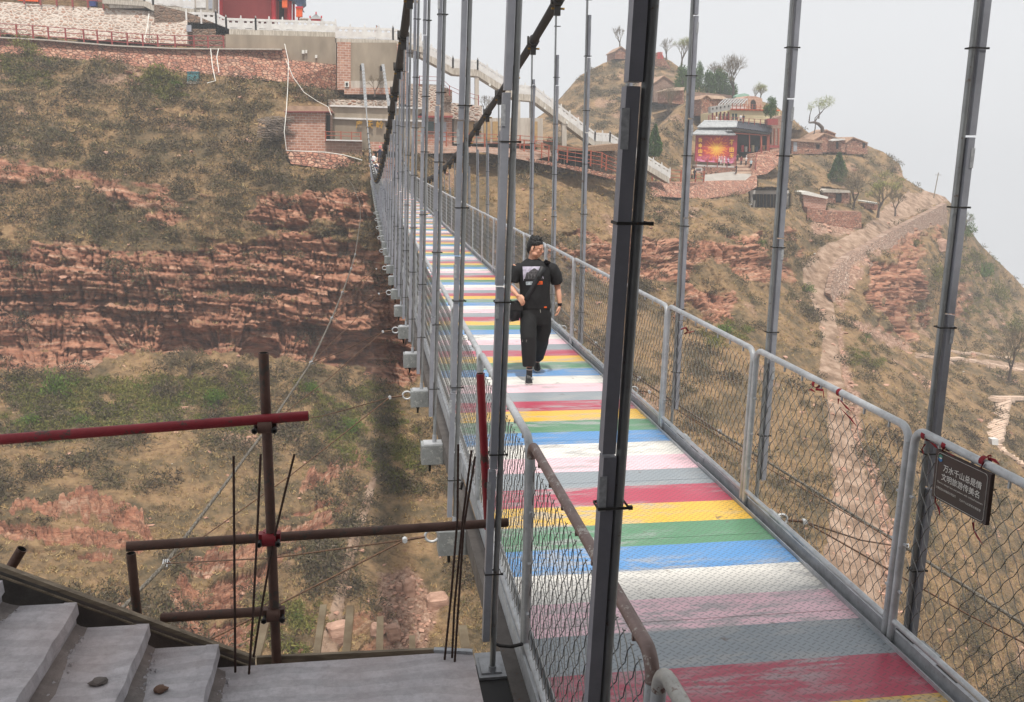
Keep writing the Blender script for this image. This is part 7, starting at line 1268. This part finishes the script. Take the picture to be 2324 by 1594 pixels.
# ---- distant visitors: two base figures, shared meshes with their own materials
def fig_meshes(pose):
    b = MB(); ringloft(b, [((0, 0, .80), .13, .10), ((0, 0, .95), .16, .11), ((0, 0, 1.10), .13, .10), ((0, 0, 1.28), .17, .11), ((0, 0, 1.40), .16, .09), ((0, 0, 1.46), .06, .06)], 14); b.tube([(0, 0, 1.42), (0, -.01, 1.55)], [.055, .05], 10); ell(b, (0, -.01, 1.62), .078, .095, .115, None, 12); ell(b, (0, -.11, 1.60), .014, .02, .02)
    arms = {0: [((-.19, 0, 1.38), (-.24, .02, 1.10), (-.23, -.08, .84)), ((.19, 0, 1.38), (.24, .03, 1.10), (.23, -.06, .84))], 1: [((-.19, 0, 1.38), (-.25, -.02, 1.10), (-.10, -.22, 1.05)), ((.19, 0, 1.38), (.28, -.05, 1.14), (.12, -.26, 1.20))]}[pose]
    for a in arms: b.tube(a, [.05, .04, .028], 8); d = (Vector(a[2])-Vector(a[1])).normalized(); ell(b, Vector(a[2])+d*.05, .03, .03, .05); [b.tube([Vector(a[2])+d*.06+Vector((k*.014, 0, 0)), Vector(a[2])+d*.125+Vector((k*.018, 0, 0))], [.011, .008], 5) for k in (-1.5, -.5, .5, 1.5)]
    st_ = .0 if pose else .14
    legs = [((-.09, 0, .86), (-.10, -st_, .48), (-.10, -st_*.8, .06)), ((.09, 0, .86), (.10, st_*.3, .48), (.10, st_*1.4, .07))]
    for a in legs: b.tube(a, [.085, .06, .04], 10); ell(b, Vector(a[2])+Vector((0, -.06, -.02)), .042, .12, .04)
    body_ = remeshed(b, 'visitor_body', .022, 1); s_ = MB(); ringloft(s_, [((0, 0, .86), .185, .13), ((0, 0, 1.10), .165, .125), ((0, 0, 1.28), .195, .13), ((0, 0, 1.40), .175, .105), ((0, 0, 1.47), .075, .07)], 16)
    for a in arms: p0, p1 = Vector(a[0]), Vector(a[1]); s_.tube([p0*.95, p0.lerp(p1, .9)], [.075, .064], 10)
    shirt_ = remeshed(s_, 'visitor_top', .022, 2); t_ = MB(); ringloft(t_, [((0, 0, .80), .16, .12), ((0, 0, .93), .175, .13)], 14)
    for a in legs: p0, p1, p2 = map(Vector, a); t_.tube([p0, p1, p1.lerp(p2, .85)], [.105, .08, .07], 10)
    tr_ = remeshed(t_, 'visitor_trousers', .024, 2); h_ = MB(); ell(h_, (0, .012, 1.655), .09, .105, .095); ell(h_, (0, .05, 1.60), .085, .07, .10); hair_ = remeshed(h_, 'visitor_hair', .02, 1)
    c_ = MB(); ell(c_, (0, 0, 1.70), .10, .11, .075); c_.tube([(0, -.02, 1.685), (0, -.02, 1.672)], [.15, .155], 14); cap_ = remeshed(c_, 'visitor_hat', .018, 1); out = []
    for me in (body_, shirt_, tr_, hair_, cap_): me.materials.append(None); out.append(me)
    return out
FM = [fig_meshes(0), fig_meshes(1)]
VC = {'white': (226, 224, 222), 'navy': (36, 40, 62), 'black': (30, 30, 32), 'grey': (140, 142, 146), 'pink': (214, 84, 120), 'lilac': (188, 172, 204), 'beige': (206, 188, 160), 'maroon': (116, 34, 42), 'khaki': (128, 112, 86), 'pale': (186, 208, 214), 'rose': (204, 146, 150), 'denim': (70, 82, 104)}
def visitor(x, y, Y, top, bot, label, pose=0, hat=None, rz=0., sc=1., world=None):
    b = world or Vector(PY(x, y, Y)); root = empty('person', b, rz, label, 'person'); ms = FM[pose]
    for me, nm, c in ((ms[0], 'body', None), (ms[1], 'top', VC[top]), (ms[2], 'trousers', VC[bot]), ((ms[4], 'hat', VC[hat]) if hat else (ms[3], 'hair', (26, 22, 20)))):
        o = bpy.data.objects.new(nm, me); COL.objects.link(o); o.parent = root; o.scale = (sc, sc, sc); o.material_slots[0].link = 'OBJECT'; o.material_slots[0].material = M_SKIN if c is None else pm('cloth_%d_%d_%d' % tuple(int(v) for v in c), c, None, 8, .85)
    return root
def stepz(Y): return sag(88) if Y < 88.2 else sag(88)+.32*(int((Y-88.2))+0)
for x, Y, top, bot, l, pose, hat in ((852.5, 80, 'navy', 'maroon', 'front visitor at the far bridge end in navy jacket and beige hat', 1, 'beige'), (847.5, 83, 'white', 'black', 'visitor in white with a navy cap just behind the beige hat', 1, 'navy'), (854, 85, 'white', 'navy', 'bareheaded visitor in white beside the main cable at the far end', 0, None), (844, 87.5, 'white', 'grey', 'visitor in white with a pink hat holding out an arm', 1, 'pink'), (848, 90.5, 'white', 'navy', 'dark haired visitor in white with a shoulder strap on the far steps', 0, None), (840.8, 92.5, 'khaki', 'black', 'visitor in khaki at the top left of the far crowd', 0, None), (862.5, 92.8, 'navy', 'black', 'visitor in navy with a pink hat next to the dark cable', 0, 'pink')):
    p = PY(x, 340, Y); visitor(0, 0, 0, top, bot, l, pose, hat, rz=PI*.0+.3*math.sin(Y), world=Vector((p[0], Y, stepz(Y))))
p = PZ(897, 432, sag(70)); visitor(0, 0, 0, 'navy', 'black', 'lone figure in dark clothes standing on the deck beyond the middle', 0, None, PI, .92, Vector((PY(897, 400, 70)[0], 70, sag(70))))
for a in ((855, 92, 117, 'white', 'black', 'visitor in white seen above the balustrade over the anchor wall', 0, None), (1068, 334, 109.5, 'black', 'black', 'visitor in black behind the orange fence below the stairway landing', 1, None), (1133, 334, 111, 'navy', 'grey', 'visitor in navy behind the orange fence beside the big pole', 0, None),
 (1631, 379, 155, 'white', 'black', 'visitor in white at the left of the group before the painted screen', 1, 'white'), (1643, 379, 155, 'white', 'beige', 'visitor in white hat at the centre of the group before the screen', 1, 'white'), (1651.5, 379.5, 155, 'lilac', 'black', 'visitor in lilac in the group before the painted screen', 0, None), (1636.5, 374, 155.8, 'rose', 'white', 'visitor in rose right against the painted screen', 0, None),
 (1673, 372, 155.5, 'black', 'black', 'visitor in black at the right corner of the painted screen', 0, None), (1681.5, 377, 153.5, 'maroon', 'black', 'visitor in a maroon top on the hall steps', 0, None), (1692.5, 377, 153.2, 'white', 'black', 'visitor in white top and hat, black trousers, on the hall steps', 1, 'white'), (1703.5, 384, 152, 'pale', 'black', 'visitor in a pale blue top at the right of the hall steps', 0, 'white'),
 (1670, 396, 149.6, 'black', 'black', 'visitor in black alone on the paving below the hall steps', 0, None), (1563, 408, 131, 'grey', 'black', 'visitor in grey behind the orange fence, leftmost of three', 1, None), (1569.5, 409, 131, 'beige', 'black', 'visitor in beige behind the orange fence, middle of three', 0, None), (1575.5, 409, 131.5, 'black', 'black', 'visitor in black behind the orange fence by the sign panel', 0, None), (1598, 401, 148.5, 'navy', 'black', 'visitor in dark clothes right of the sign panel', 1, None),
 (1625.7, 284, 164, 'white', 'denim', 'visitor in white under the columns of the cream building', 0, None), (1680, 281, 163.5, 'white', 'black', 'visitor in white on the terrace behind the tiled roof', 0, None), (1686.5, 281, 163.5, 'black', 'black', 'visitor in black beside the white one on the upper terrace', 0, None)):
    visitor(*a, rz=random.Random(a[0]).uniform(-1, 1))
